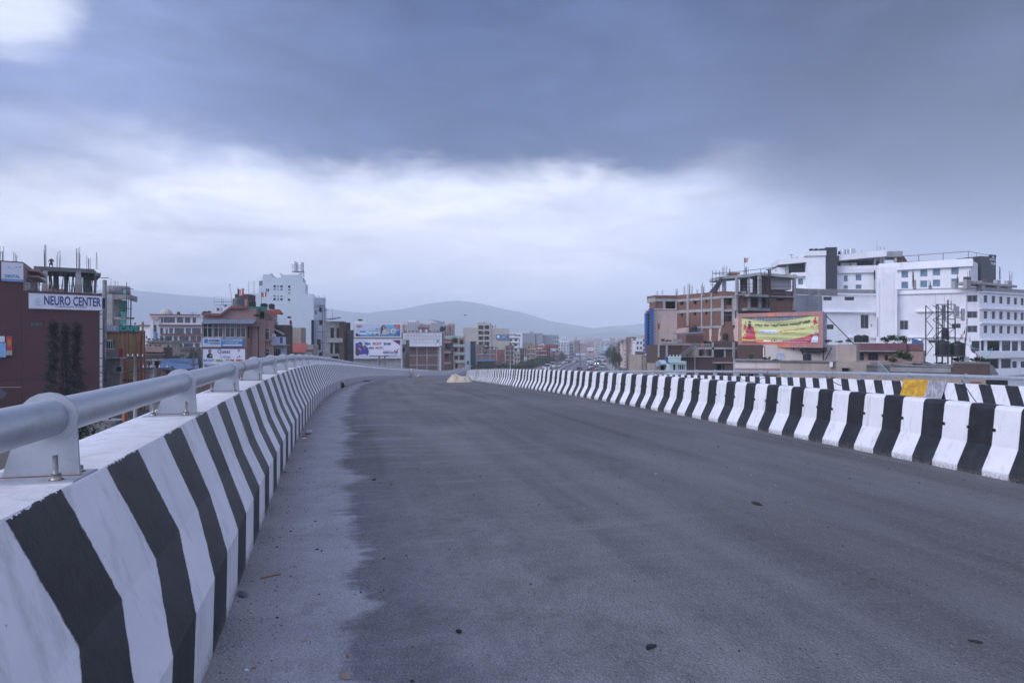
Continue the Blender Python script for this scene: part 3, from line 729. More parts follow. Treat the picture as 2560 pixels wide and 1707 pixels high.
def shrub(px,py,wpx,hpx,Y,kind,label,group='plants on the roof terraces',cat='plant'):
    b=P(px,py,Y); t=empty('potted_plant',b,random.uniform(0,6),label,cat,group); w=wpx*Y/F/2; h=hpx*Y/F
    c=link('foliage',SHRUBS[kind],t,(0,0,h*.55)); c.scale=(w*1.3,w*1.3,h*.62)
    mb=MB(); mb.lathe([(0,0),(w*.16,0),(w*.22,h*.14),(0,h*.14)],'plaster_rose',8); mb.build('pot',t); return t
def flag(px,py,Y,wpx,hpx,polebase,label,cols=('cloth_blue','cloth_yellow','cloth_red','cloth_white','cloth_red')):
    b=P(px,polebase,Y); t=empty('flag',b,0,label,'flag','striped cloth flags on roofs'); k=Y/F; mb=MB(); H=(polebase-py)*k; mb.tube([(0,0,0),(0,0,H)],.03,'pipe_dark',5); mb.build('flag_pole',t)
    mb=MB(); n=len(cols); w=wpx*k; h=hpx*k
    for i,c in enumerate(cols):
        for j in range(2):
            u0,u1=(i+j/2)/n,(i+(j+1)/2)/n; f=lambda u,v:(u*w,.12*w*math.sin(u*7),H-v*h-.18*h*math.sin(u*5)-u*h*.25)
            mb.face([f(u0,1),f(u1,1),f(u1,0),f(u0,0)],c)
    mb.build('cloth',t); return t
def person_mesh(top,leg,sit=False):
    """one continuous skinned figure, about 1.7 m tall, feet at z=0"""
    if sit: V=[(0,0,.55),(0,.03,.85),(0,.06,1.1),(0,.09,1.22),(0,.12,1.34),(.1,0,.5),(.16,-.3,.62),(.16,-.28,.12),(-.1,0,.5),(-.16,-.3,.62),(-.16,-.28,.12),(.2,.03,1.08),(.27,-.1,.85),(.2,-.3,.75),(-.2,.03,1.08),(-.27,-.1,.85),(-.2,-.3,.75)]
    else: V=[(0,0,.95),(0,0,1.2),(0,0,1.42),(0,0,1.5),(0,-.01,1.62),(.09,0,.9),(.11,-.06,.5),(.11,.04,.06),(-.09,0,.9),(-.11,.06,.5),(-.11,.0,.06),(.19,0,1.4),(.26,.02,1.12),(.24,-.1,.88),(-.19,0,1.4),(-.26,.0,1.12),(-.24,-.06,.88)]
    E=[(0,1),(1,2),(2,3),(3,4),(0,5),(5,6),(6,7),(0,8),(8,9),(9,10),(2,11),(11,12),(12,13),(2,14),(14,15),(15,16)]
    rad=[.13,.13,.15,.055,.10,.09,.065,.05,.09,.065,.05,.06,.045,.035,.06,.045,.035]
    me=bpy.data.meshes.new('body'); me.from_pydata(V,E,[]); o=bpy.data.objects.new('body',me); COL.objects.link(o)
    md=o.modifiers.new('s','SKIN'); 
    for v,r in zip(me.skin_vertices[0].data,rad): v.radius=(r,r)
    me.skin_vertices[0].data[0].use_root=True
    o.modifiers.new('d','SUBSURF').levels=1; bpy.context.view_layer.update()
    m2=bpy.data.meshes.new_from_object(o.evaluated_get(bpy.context.evaluated_depsgraph_get())); bpy.data.objects.remove(o)
    m2.materials.clear()
    for m in (top,leg,'skin_print','dark_print'): m2.materials.append(M[m])
    hz=V[4][2]
    for p in m2.polygons:
        z=p.center.z; p.material_index=3 if z>hz+.03 else 2 if z>hz-.14 else 0 if z>(.6 if sit else .93) else 1
        p.use_smooth=True
    return m2
def person(x,y,z,me,label,rz=0,group=None): return tag(link('person',me,None,(x,y,z),rz),label,'person',group)
PM=[person_mesh('dark_print','navy_print',True),person_mesh('cloth_red','dark_print'),person_mesh('white_print','navy_print'),person_mesh('blue_print','dark_print')]
# ================================================================== LEFT SIDE OF TOWN
# maroon clinic with the long sign
b=Bd('clinic_building','tall windowless maroon-clad building with the NEURO CENTER sign along its roof edge',-70,64.8,255,73,735,14)
zt=(CY-735)/F*73-b.o.z; b.H=zt
b.shell('maroon_cladding',front=[(75,803,110.5,817,'k',3)],parapet=.0)
x1,_=b.fr(58,700); _,zb=b.fr(58,655); y1,_=b.sd(96,700,x1)
zlo=zt-1.2
mb=MB(); mb.box(0,.0,zt,x1,3.,zb,'maroon_cladding'); mb.build('upper_wall',b.r)
def loc(p): v=p-b.o; return (v.dot(b.ex),v.dot(b.ey),v.z)
ya=b.o.y+x1*b.ex.y
A=loc(P(58.2,CY,ya+.05)); C=loc(P(86,CY,ya+8.)); mb=MB(); n=(C[1]-A[1],-(C[0]-A[0]))
mb.prism([(A[0],A[1]),(C[0],C[1]),(C[0]-6,C[1]+5),(A[0]-6,A[1]+3)],zb-zt,'plaster_rose',z0=zt); mb.build('upper_storey',b.r)
u=Vector((C[0]-A[0],C[1]-A[1],0)); L=u.length; u.normalize(); w=Vector((u.y,-u.x,0))
f_,p_=window_mesh(L*.5,1.35,'c',2); o=link('window',f_,b.r,(A[0]+u.x*L*.12+w.x*.07,A[1]+u.y*L*.12+w.y*.07,zt+.05),math.atan2(u.y,u.x)); link('pane',p_,o)
mb=MB(); a0=Vector((A[0],A[1],0))+u*L*.3; a1=Vector((A[0],A[1],0))+u*(L+1.2)
for z0,z1 in ((1.55,1.75),(2.15,2.4)): mb.prism([(a0.x+w.x*1.,a0.y+w.y*1.),(a1.x+w.x*1.,a1.y+w.y*1.),(a1.x-w.x*.0,a1.y-w.y*.0),(a0.x+w.x*.01,a0.y+w.y*.01)],z1-z0,'plaster_rose',z0=zt+z0)
mb.build('window_hood',b.r)
mb=MB(); mb.box(b.W-.25,-.14,0,b.W-.02,-.02,zt-1.4,'frame_white'); mb.build('corner_strip',b.r)
for k in range(9): 
    mb=MB(); mb.box(b.W-.26,-.16,.9+1.55*k,b.W-.0,-.141,.98+1.55*k,'pipe_dark'); mb.build('strap',b.r)
b.box('parapet_box',(236,733,247,743),.05,.6,'plaster_peach'); b.box('parapet_box',(247.5,733,255,743),.05,.6,'orange_paint')
s=at(b,'clinic_sign','long white NEURO CENTER sign with violet letters on the maroon building')
s.box('board',(72,736.5,254.5,773.5),-.22,-.06,'white_print')
for q in ((72,735.5,254.5,737),(72,773,254.5,774.5)): s.box('sign_edge',q,-.24,-.05,'frame_grey')
s.text('NEURO CENTER',(110,741.5,252,764.5),-.235,'navy_print',.02)
s.text('☐ CHABAHIL, JALOPUR   ✆ 01-5915426',(137,765,215,769.5),-.235,'navy_print',.0)
for k in range(5): s.ell('logo_ring',95,752,8.5-1.5*k,7.5-1.3*k,-.235-.012*k,'pale_print' if k%2==0 else 'white_print',.006)
s.text('CLINIC',(88,761,105,764),-.25,'grey_print')
s=at(b,'dental_sign','square white DENTAL sign at the top left corner of the maroon building')
s.box('board',(3.5,656,58,698),-.2,-.04,'white_print'); s.box('sign_edge',(3.5,698,58,704),-.2,-.04,'blue_print')
s.text('DENTAL',(11.5,686.5,49.5,694.5),-.22,'blue_print',.02); s.text('www.dentalclinic.com',(5,700,57,703),-.22,'white_print')
for c in ((22,668,3,1.2),(41,668,3,1.2),(50,668,3,1.5)): s.ell('smile_mark',*c,-.215,'grey_print',.008)
s.poly('smile_mark',[(18,666),(31,672),(44,666),(42,670),(31,675),(20,670)],-.215,'pale_print',.006)
s=at(b,'blue_signboard','plain light blue signboard low on the maroon wall at the photo edge'); s.box('board',(-30,857,14.5,893),-.4,-.3,'light_blue')
s=at(b,'white_signboard','plain white signboard just above the light blue one'); s.box('board',(-30,840,11.5,855),-.4,-.3,'white_print')
s=at(b,'red_poster','tall red poster hanging beside the light blue signboard'); s.box('board',(15.5,840,30,888),-.3,-.25,'red_print'); s.box('print_band',(15.5,876,30,888),-.32,-.302,'tan_print'); s.ell('print_spot',22,857,5,10,-.31,'orange_print',.006)
s=at(b,'wall_lamp','flood lamp on a long thin arm low on the maroon wall','lamp'); s.rod('lamp_arm',[(-20,968,-1.6),(51,967.5,-1.6)],.04,'frame_grey')
s.poly('lamp_head',[(-6,972),(0,971),(16,982),(4,996),(-6,996)],-1.6,'grey_plastic',.25)
# frame under construction behind it
b=Bd('unfinished_building','roofless concrete frame full of props rising behind the NEURO CENTER sign',84,84,251,88,672,10)
def fb(x0,y0,x1,y1,d0,d1,m='concrete',n='slab'): return b.box(n,(x0,y0,x1,y1),d0,d1,m)
W0=b.fr(236,700)[0]
fb(84,669,236,679,0,8,'concrete_dark'); fb(84,730,238,742,0,9,'concrete'); 
mb=MB(); mb.box(W0,0,b.fr(200,688)[1],b.fr(252,700)[0],8,b.fr(200,680)[1],'concrete_dark'); mb.build('slab',b.r)
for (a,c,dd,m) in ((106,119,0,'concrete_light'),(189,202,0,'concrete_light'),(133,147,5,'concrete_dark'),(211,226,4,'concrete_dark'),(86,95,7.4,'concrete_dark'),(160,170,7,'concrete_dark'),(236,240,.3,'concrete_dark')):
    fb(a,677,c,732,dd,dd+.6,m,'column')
    if dd==0: fb(a-1,711,c+1,731,-.05,-.001,'plaster_tan','sacking')
for k in range(46):
    x=random.uniform(88,246); y=random.uniform(.6,7.5); m='teal_prop' if random.random()<.3 else 'wood_prop'
    b.rod('prop',[(x,733,y),(x+random.uniform(-7,7),680,y+random.uniform(-.3,.3))],.05,m,5)
for y in (.2,3): b.rod('rail_bar',[(84,712,y),(246,716,y)],.03,'teal_prop')
for x,n,h in ((112,5,58),(145,5,44),(196,7,58),(221,5,42),(240,2,40)):
    rebars(b,x,671,.5 if n!=5 or x<120 else 4.5,h,n,11)
b.rod('beam_pole',[(225,693,.0),(272,695,.0)],.05,'pipe_dark')
for x,h in ((-1,36),(8,36),(35,26),(40,26)): rebars(b,x,652 if x<20 else 656,0,h,3,5)
fb(118,722,160,734,2,3,'plaster_rose','brick_stack')
p=P(128,669,87.5); person(p.x,p.y,p.z-.1,PM[0],'worker in dark clothes sitting on the unfinished roof slab behind the NEURO CENTER sign',.5)
# concrete tower with green net
b=Bd('unfinished_tower','narrow unfinished concrete tower with torn teal netting right of the NEURO CENTER sign',247,100,331,100,712,6)
B_=lambda n,q,d0,d1,m: b.box(n,q,d0,d1,m)
mb=MB(); x0,z0,x1,z1=b.rect((245,713,302,734)); mb.lathe([(.0,0),((x1-x0)*.5,0),((x1-x0)*.47,(z1-z0)),((x1-x0)*.3,(z1-z0)*1.02),(0,z1-z0)],'concrete',14,(x0+x1)/2,2.2,z0); mb.build('curved_wall',b.r)
B_('slab',(280,736,319,748),0,1.2,'concrete'); mb=MB(); xa,za=b.fr(319,748); xb,zb=b.fr(330,754); mb.plate([(xa,0,za),(xb,.6,zb),(xb,.6,b.fr(330,741,.6)[1]),(xa,0,b.fr(319,736)[1])],(0,1,0),.8,'concrete'); mb.build('slab',b.r)
B_('column',(267,735,281,960),-.1,.6,'concrete_light'); B_('column',(287,748,298.5,793),3,3.5,'concrete_dark'); B_('slab',(280,793,325,798),0,1.2,'concrete_light'); B_('slab',(280,832,325,838),0,1.2,'concrete')
B_('block_wall',(266,745,281,760),1,2,'concrete_dark'); B_('column',(287,798,300,832),3,3.5,'concrete_dark')
b.poly('net',[(300,750),(318,752),(317,785),(316,812),(299,812),(302,790),(298,770)],2.6,'teal_net',.02); b.poly('net',[(282,752),(286,752),(286,806),(282,806)],2.0,'teal_net',.02)
for x in (316,320.5,326.5,328): b.rod('scaffold_pole',[(x,705 if x<318 else 748,-.5),(x-1,832,-.5)],.045,'wood_prop' if x<320 else 'pipe_dark')
for q in ((303,722,334,722.5),(300,770,330,772),(300,795,335,795),(300,812,322,815)): b.rod('scaffold_pole',[(q[0],q[1],-.4),(q[2],q[3],-.4)],.045,'pipe_dark')
for k in range(5): b.rod('net_rope',[(298,778-k*3,1.5),(308,775+k,1.4),(317,768+k*2,1.2)],.05,'green_tarp')
rebars(b,276,735,.3,38,4,10); rebars(b,293,713,1,14,4,16)
b.poly('net',[(308,725),(316,723),(317,735),(308,733)],1,'teal_net',.02)
# cafe
b=Bd('cafe_building','ochre panelled building with orange pilasters behind a CAFE roof sign',258,84,350,84.6,828,1.3)
b.shell('plaster_yellow',front=[(263,848,287,873,'w',4)])
for i,(a,c) in enumerate(((263,284),(286,311),(322,341))):
    for k in range(8):
        if i==0 and k in(1,2): continue
        if i==0 and k==0: continue
        b.box('wall_panel',(a+.4,833+16*k,c-.4,848+16*k),-.06,-.005,'plaster_yellow')
for a,c in ((313,320),(343,350)): b.box('pilaster',(a,829,c,965),-.14,-.0,'orange_paint')
for y in (830,892,948): b.box('band',(258,y,350,y+3.2),-.17,-.142,'maroon_paint')
mb=MB(); x=b.W+.003
for k in range(3): mb.box(x,.02+.45*k,0,x+.14,.36+.45*k,b.H+(1.2 if k==1 else .1),'plaster_yellow' if k==1 else 'maroon_paint')
mb.build('side_pilaster',b.r)
for xx in (270,290,300,333,338): b.rod('cable',[(xx,830,-.22),(xx,965,-.22)],.025,'pipe_dark',4)
s=at(b,'cafe_sign','faded grey and green CAFE roof sign above the ochre building'); s.box('board',(263,813,297,829.5),-.2,-.1,'grey_print'); s.box('board',(297.5,813,348,829.5),-.2,-.1,'green_tarp'); s.text('CAFE',(299,815,346,828),-.22,'teal_net',.03); s.text('SIS',(266,816,290,826),-.22,'pale_print',.02)
s.ell('sign_lamp',338,809,2,2.2,-.1,'cloth_red',.2)
b=Bd('concrete_building','raw grey concrete frame with a balcony between the maroon and ochre buildings',256,79,300,79,849,7)
for (a,t,c,bo,d0,d1,m,n) in ((256,849,262,965,.3,.6,'concrete_light','column'),(266,895,291,965,0,1.2,'concrete','wall'),(258,848,268,853,0,1,'concrete_light','beam'),(258,925,267,930,0,1,'concrete_light','beam'),(256,700,262,848,1,1.4,'concrete','column'),(265,875,296,893,-.6,-.5,'concrete','balcony_wall'),(262,893,302,896,-.9,.4,'concrete_light','slab'),(290,896,299,965,.2,.6,'plaster_rose','wall')):
    b.box(n,(a,t,c,bo),d0,d1,m)
b.box('shutter',(296,871,301.5,895),-.7,-.6,'red_print'); b.box('shutter',(302,871,306,893),-.7,-.6,'maroon_paint')
q=b.rect((287.5,914,306,932)); mb=MB(); mb.box(q[0],-.5,q[1],q[2],.1,q[3],'frame_grey'); mb.build('window_box',b.r); b.box('pane',(290,917,303,929),-.52,-.505,'glass_dark')
b.box('board',(255.5,745,262,771),-.3,-.2,'black_clad')
# domed hotel
b=Bd('domed_hotel','white hotel with maroon floor bands and a pale dome on its flat roof',375,228,508,232,790,6)
hw=[]
for (y0,y1,xs) in ((793,807,[(402,408),(409,437),(442,458),(462,476),(481,490)]),(820,834,[(400,408),(413,419),(423,432),(436,460),(464,477),(480,502)]),(840,852,[(382,394),(400,408),(412,430),(434,444),(448,472),(476,490),(492,503)]),(858,873,[(430,440),(445,455),(459,483),(487,499)])):
    for a,c in xs: hw.append((a,y0,c,y1,'k',max(1,int((c-a)/5))))
b.shell('plaster_hotel',front=hw,parapet=.0)
for y,x0,x1 in ((787,374,500),(813,396,506),(832.5+3,402,506),(853,426,500)):
    q=b.rect((x0,y-1.6,x1,y+2),-.9); mb=MB(); mb.box(q[0],-.9,q[1],q[2],.0 if y<790 else -.004,q[3],'maroon_paint'); mb.build('floor_band',b.r)
b.poly('gable',[(376,790),(399,790),(396,797),(388,803),(381,797)],-.5,'plaster_pink',.3)
b.box('stair_window',(383,812,391,833),-.1,-.0,'glass_dark'); b.rod('arch_rim',[(413,833,-.15),(414,824,-.15),(419,819,-.15)],.12,'frame_white')
for x in (381,394.5,398): b.box('pillar',(x,803,x+2,850),-.4,-.1,'plaster_hotel')
mb=MB(); cx,cz=b.fr(415,788,4); r=16*232/F; mb.lathe([(r*math.cos(R(k*10)),r*math.sin(R(k*10))) for k in range(10)],'plaster_cream',24,cx,4,cz); mb.build('dome',b.r)
b2=Bd('hotel_wing','low white wing with a maroon roof edge left of the domed hotel',350,235,381,235,813,8); b2.shell('plaster_hotel',front=[(364,840,368,846,'d')]); b2.box('roof_edge',(348,812,382,815),-.5,.2,'maroon_paint')
tank(480,787,779.5,7.5,235,'steel','steel water tank on the domed hotel, left one of the pair'); tank(488,787,779.5,7,235,'steel','steel water tank on the domed hotel, right one of the pair'); tank(446,787,779,8,235,'black','small black tank between dome and steel tanks on the hotel')
# low houses in front of the hotel
b=Bd('terrace_house','grey weathered house with a planted flat roof below the domed hotel',366,150,428,150,853,4); b.shell('plaster_tan',front=[(418,862,424,872,'d')]); b.box('roof_slab',(364,851,430,856),-.6,8,'concrete')
for x in (372,382,396,408,420): shrub(x,852,10,8,149,random.randrange(3),'green shrub on the grey terrace roof below the domed hotel')
tank(389,848,829,9,149,'bluet','dark blue tank standing on the planted terrace roof below the dome')
b=Bd('brown_house','low brown-red house whose terrace parapet carries potted plants',355,112,408,112,868,3); b.shell('brick_dark',front=[(372,900,382,918,'o'),(386,900,396,918,'o')]); b.box('parapet',(354,867,408,880),-.5,-.2,'plaster_rose'); b.box('beam',(362,898,404,902),-.1,-.0,'concrete_light'); b.box('column',(381,898,385,960),-.14,-.003,'concrete_light'); b.box('beam',(355,884,412,887),-.1,-.0,'concrete')
for x in (366,377,389,400): shrub(x,868,9,8,111.6,random.randrange(2),'potted plant along the brown-red terrace parapet')
b=Bd('brick_house','unplastered brick house with a concrete frame behind the utility poles',398,118,416,118,878,2); b.shell('brick',front=[(400,884,406,892,'o')]); 
for q in ((404,880,409,960),(398,878,416,881),(398,905,416,908)): b.box('concrete_member',q,-.1,-.003,'concrete_light')
b=Bd('grey_house','small grey house with a white window behind the trees by the COLLEGE signs',424,165,492,165,870,5); b.shell('plaster_tan',front=[(447,883,460,894,'w',2),(474,880,482,888,'d')]); b.box('roof_slab',(420,868,474,874),-.8,8,'concrete_dark')
for x in (428,440,452,466): shrub(x,869,11,7,164,random.randrange(3),'shrub on the flat roof behind the leafy trees')
b=Bd('blue_roof_shed','long shed with a blue corrugated roof and dark blue doors beside the pole',402,92,495,94,922,5); b.shell('plaster_rose',front=[(416,925,428,960,'d',2),(436,925,468,960,'d',3)])
mb=MB()
q=b.rect((400,911,497,923),-.8)
n=46
for k in range(n): 
    xa=q[0]+(q[2]-q[0])*k/n; xb=q[0]+(q[2]-q[0])*(k+1)/n; z=.03 if k%2 else 0
    mb.hexa([(xa,-.8,q[1]+z),(xb,-.8,q[1]+z),(xb,5,q[3]+.6+z),(xa,5,q[3]+.6+z),(xa,-.8,q[1]+.06+z),(xb,-.8,q[1]+.06+z),(xb,5,q[3]+.66+z),(xa,5,q[3]+.66+z)],'blue_roof')
mb.build('corrugated_roof',b.r)
gL='leafy trees below the domed hotel'
for (px,py,Y,r,k) in ((415,900,140,2.6,0),(428,905,130,2.4,2),(440,900,142,2.3,0),(468,895,140,2.2,1),(484,890,136,2.4,2),(497,900,128,2.2,1),(455,912,125,1.8,2)):
    p=P(px,py,Y); tree(p.x,p.y,gz(Y),p.z-gz(Y)+r*.6,r,k,'dark leafy tree among the roofs below the domed hotel',gL)
# utility poles and wires (left)
def pole(px,Y,ptop,arms,label,group='utility poles',wires=True):
    b=P(px,ptop,Y); g=gz(Y); t=empty('utility_pole',(b.x,b.y,g),0,label,'utility pole',group); h=b.z-g; mb=MB(); mb.tube([(0,0,0),(0,0,h)],.15,'pole_concrete',8,rr=[.19,.13]); mb.build('pole',t)
    for (z,w) in arms:
        mb=MB(); mb.box(-w,-.05,h-z,w,.05,h-z+.1,'pipe_dark'); a=mb.build('crossarm',t)
        for x in (-w*.85,-w*.3,w*.3,w*.85): mb=MB(); mb.lathe([(0,0),(.05,0),(.06,.08),(.03,.12),(.05,.2),(0,.22)],'frame_white',8,x,0,h-z+.1); mb.build('insulator',a)
    return t
pole(338,60,891,[(.1,.75)],'grey concrete pole with one dark crossarm before the ochre cafe building')
pole(388,58,919,[(.1,1.2)],'short concrete pole with a wide crossarm left of the blue shed roof')
pole(430,70,915,[],'bare concrete post before the blue shed roof')
pole(484,88,868,[(2.3,.4)],'slim leaning pole beside the COLLEGE signboards')
pole(378,75,900,[(.2,.5),(.9,.5)],'thin pole with two short arms before the brown-red terrace house')
def wire(name,pts,r,label,cat='cable',group=None,mat='pipe_dark',sag=.5,n=14):
    mb=MB(); q=[]
    for a,b in zip(pts,pts[1:]):
        a,b=Vector(a),Vector(b)
        for k in range(n+1): u=k/n; p=a.lerp(b,u); p.z-=sag*4*u*(1-u); q.append(p)
    mb.tube(q,r,mat,5); return tag(mb.build(name),label,cat,group)
for k,(y0,y1) in enumerate(((940,892),(951,893),(944,919),(948,920),(1012,925),(1018,927),(962,895))):
    wire('overhead_wire',[P(-60,y0+4,50),P(338 if k%3 else 388,y1,60 if k%3 else 58),P(620,y1+15,80)],.014,'thin black overhead wire crossing before the maroon building','wire','overhead wires on the left',sag=.35)
for k in range(9):
    a=random.uniform(330,400); wire('overhead_wire',[P(a,random.uniform(890,925),60),P(a+random.uniform(80,160),random.uniform(915,950),75)],.013,'thin black overhead wire strung between the poles at the blue shed','wire','overhead wires at the shed',sag=.5)
# triple-stemmed conifer before the maroon wall
def conifer(px,ytop,ybase,Y,wt,wb,label,trunk=True):
    b=P(px,ybase,Y); g=gz(Y); h=P(px,ytop,Y).z-g; t=empty('pine_tree',(b.x,b.y,g),random.uniform(0,6),label,'pine tree','slender conifers at the maroon wall'); k=Y/F
    mb=MB(); mb.tube([(0,0,0),(0,0,h)],.1,'bark',6,rr=[.16,.04]); mb.build('trunk',t)
    rg=np.random.RandomState(int(px)); vs=[];fs=[]
    z=h
    while z>1.5:
        u=(h-z)/max(.1,h-(b.z-g)); w=(wt+(wb-wt)*min(1.3,u))*k/2; nb=1
        for _ in range(nb):
            a=rg.uniform(0,6.28); L=w*rg.uniform(.3,1.15)*(1.25 if math.sin(z*5.2+px)>.1 else .62); 
            for j in range(11):
                r=L*(.15+.85*(j+1)/11); c=np.array([r*math.cos(a),r*math.sin(a),z-.25*r+.3*(r/w)**2*w*.4+.06*rg.uniform(-1,1)])
                for _ in range(4):
                    d=rg.normal(0,1,3); d[2]=abs(d[2])*.8; d/=np.linalg.norm(d); e=np.cross(d,rg.normal(0,1,3)); e/=np.linalg.norm(e); q=c+rg.normal(0,.07,3); i=len(vs); l=rg.uniform(.2,.42)
                    vs+= [tuple(q),tuple(q+d*l+e*.02),tuple(q+d*l-e*.02)]; vs[i]=tuple(q+e*.11); fs.append((i,i+1,i+2))
        z-=rg.uniform(.05,.14)
    me=bpy.data.meshes.new('crown'); me.from_pydata(vs,[],fs); me.materials.append(M['leaf_pine']); link('crown',me,t)
conifer(133,810,1000,52,9,50,'slender dark conifer before the maroon wall, left of the group of three')
conifer(163,814,1000,55,8,38,'slender dark conifer with a bare trunk in the middle of the group of three')
conifer(191,812,1000,53,10,50,'slender dark conifer right of the group of three before the maroon wall')
for (px,py,Y,r,k,l) in ((250,1075,40,3.0,1,'broad leafy tree top seen under the left rail, nearer the kerb'),(215,1100,34,2.2,3,'low leafy tree top seen under the pipe rail beside the wall'),(120,985,50,2.4,2,'bushy tree at the foot of the slender conifers'),(200,990,52,2.6,2,'dark bush crowding the conifers from the right')):
    p=P(px,py,Y); tree(p.x,p.y,gz(Y),max(3,p.z-gz(Y)),r,k,l,None)
b=Bd('fenced_yard','small shed with blue bars and a red pillar seen below the left pipe rail',288,64,330,66,1052,4); b.shell('concrete_dark',front=[(290,1060,320,1085,'d',4)])
for x in range(289,326,3): b.rod('bar',[(x,1057,-.3),(x,1095,-.3)],.03,'blue_panel')
b.box('pillar',(311,1020,320,1060),-.4,-.1,'orange_paint')
# ---- college building
b=Bd('college_building','pinkish-brown house with a glazed green gallery and stacked college signboards',504,96,616,97,806,4)
Y0,Y1=808.8,844
wn=[(506,Y0,530.6,Y1,'g',2),(533,Y0,557,Y1,'g',2),(562.6,Y0,586.5,Y1,'g',2),(589,Y0,613.6,Y1,'g',2)]
b.shell('plaster_rose',front=wn,right=[(619,816,629,846,'g',1)])
mb=MB(); q=b.rect((502,800,634,809),-1.2); n=40
for k in range(n):
    xa=q[0]+(q[2]-q[0])*k/n; xb=q[0]+(q[2]-q[0])*(k+1)/n; z=.025*(k%2)
    mb.hexa([(xa,-1.2,q[1]+z),(xb,-1.2,q[1]+z),(xb,.3,q[3]+.12+z),(xa,.3,q[3]+.12+z),(xa,-1.2,q[1]+.05+z),(xb,-1.2,q[1]+.05+z),(xb,.3,q[3]+.17+z),(xa,.3,q[3]+.17+z)],'tin_roof')
mb.build('awning',b.r)
b.poly('stepped_wall',[(508,806),(508,790),(551,790),(578,772),(617,772),(617,806)],1.2,'plaster_rose',-2.5) if False else None
q=[b.fr(x,y,.6) for x,y in ((507,806),(507,789),(551,789),(578,771),(640,771),(640,806))]; mb=MB(); mb.plate([(x,.6,z) for x,z in q],(0,1,0),5,'plaster_rose'); mb.build('stepped_wall',b.r)
cp=[(504,784.5),(551,786.5),(578,767.5),(618,767.5)]
q=[b.fr(x,y,.2) for x,y in cp]; mb=MB()
for (x0,z0),(x1,z1) in zip(q,q[1:]): mb.hexa([(x0,.1,z0-.2),(x1,.1,z1-.2),(x1,.7,z1-.2),(x0,.7,z0-.2),(x0,.1,z0+.16),(x1,.1,z1+.16),(x1,.7,z1+.16),(x0,.7,z0+.16)],'coping_brown')
mb.build('coping',b.r)
for x in (513,530): b.box('pier',(x,791,x+6,800),.45,.6,'plaster_rose')
b.box('beam',(505,869,618,871.5),-.12,-.0,'maroon_paint')
s=at(b,'academic_sign','pale and blue ACADEMIA COLLEGE signboard under the green gallery windows'); s.box('board',(505.8,845,552,867),-.2,-.05,'pale_print'); s.box('board',(552.1,845,608,867),-.2,-.05,'blue_print')
s.text('ACADEMIA',(522,848,549.5,854),-.22,'navy_print',.015); s.text('COLLEGE',(522,856,549.5,860),-.22,'navy_print',.01)
for c in ((513,850,3,3),(517,850,3,3),(513,855,3,2.5),(517,855,3,2.5)): s.ell('emblem',*c,-.215,'blue_print',.008,8)
s.text('B.Sc.CSIT BCA BBM BBS MBS',(554,847,606,853),-.22,'white_print',.015); s.text('BA IN SOCIAL WORK',(563,855,597,859),-.22,'white_print',.01); s.box('white_bar',(557,861,604.5,864.5),-.22,-.202,'white_print')
s=at(b,'quest_sign','big white Quest College signboard with coloured course names, lowest on the pinkish-brown house')
s.box('board',(506.5,871.8,612.8,921),-.2,-.05,'white_print'); 
for q in ((505.5,871,613.5,872),(505.5,921,613.5,922),(505.5,872,506.6,921),(612.6,872,613.6,921)): s.box('sign_edge',q,-.23,-.05,'violet_print')
s.text('Quest',(543.5,873.5,575.5,885),-.22,'navy_print',.0); s.text('College',(550.5,888,576,896),-.22,'sky_print',.0)
for tx,a,c,m in (('BCSIT',509,535,'blue_print'),('BBA',540.5,558,'green_print'),('BHM',565,584.5,'red_print'),('MBA',590.5,609,'red_print')): s.text(tx,(a,897.5,c,904),-.22,m,.03)
for x in (537.5,561.5,587.5): s.box('divider',(x,898,x+.5,904),-.215,-.202,'grey_print')
s.poly('arrow',[(509,915),(516,911.5),(516,913.3),(575,913.3),(575,916.8),(516,916.8),(516,918.5)],-.202,'violet_print',.015); s.text('www.questcollege.edu.np',(517,914,562,916.3),-.22,'white_print')
s.poly('figure_suit',[(517,895),(516.5,888),(520,884),(524.5,882.5),(529,884),(531.5,888),(531,895)],-.202,'dark_print',.012); s.ell('figure_hair',524.3,878,3.8,5,-.202,'dark_print',.012); s.ell('figure_face',524.5,878.5,2.1,3,-.216,'skin_print',.01)
s.ell('figure_hand',527,889,2.4,1,-.218,'white_print',.008); s.ell('emblem',597,876,3,3.5,-.205,'grey_print',.01); s.ell('emblem',594,893,2,1.5,-.205,'dark_print',.01); s.ell('emblem',599,891,2,2,-.205,'maroon_paint',.01)
c=Bd('college_annex','pinkish-brown wing with stacked boxy balconies right of the college signs',622,99,664,99.5,800,5)
c.shell('plaster_rose',front=[(640,882,652,898,'w',1),(657,820,674,850,'w',1),(659,872,674,900,'g',1)],x1=c.fr(684,800)[0]); c.box('box_balcony',(619,797,647,816),-1.2,-.0,'plaster_rose'); c.box('box_balcony',(647.5,799,663,960),-.5,-.0,'plaster_rose'); c.box('pilaster',(631,817,645,960),-.3,-.001,'plaster_rose')
c.box('white_door',(600.5,777,613.5,795),.9,1.0,'frame_white'); c.box('upper_room',(613.8,777,684,799),1.5,6,'plaster_rose'); c.box('dark_opening',(616,779,660,795),1.3,1.48,'interior_dark')
c.box('window_hood',(656,848,678,852),-.7,-.0,'plaster_rose'); c.box('green_tarp',(601,766,668,777),.3,.5,'green_tarp'); c.box('tin_edge',(668,776,684,780),.2,.9,'tin_roof')
d=Bd('brick_annex','narrow brick and blue house with a small blue balcony right of the college wing',683,101,715,101,812,3)
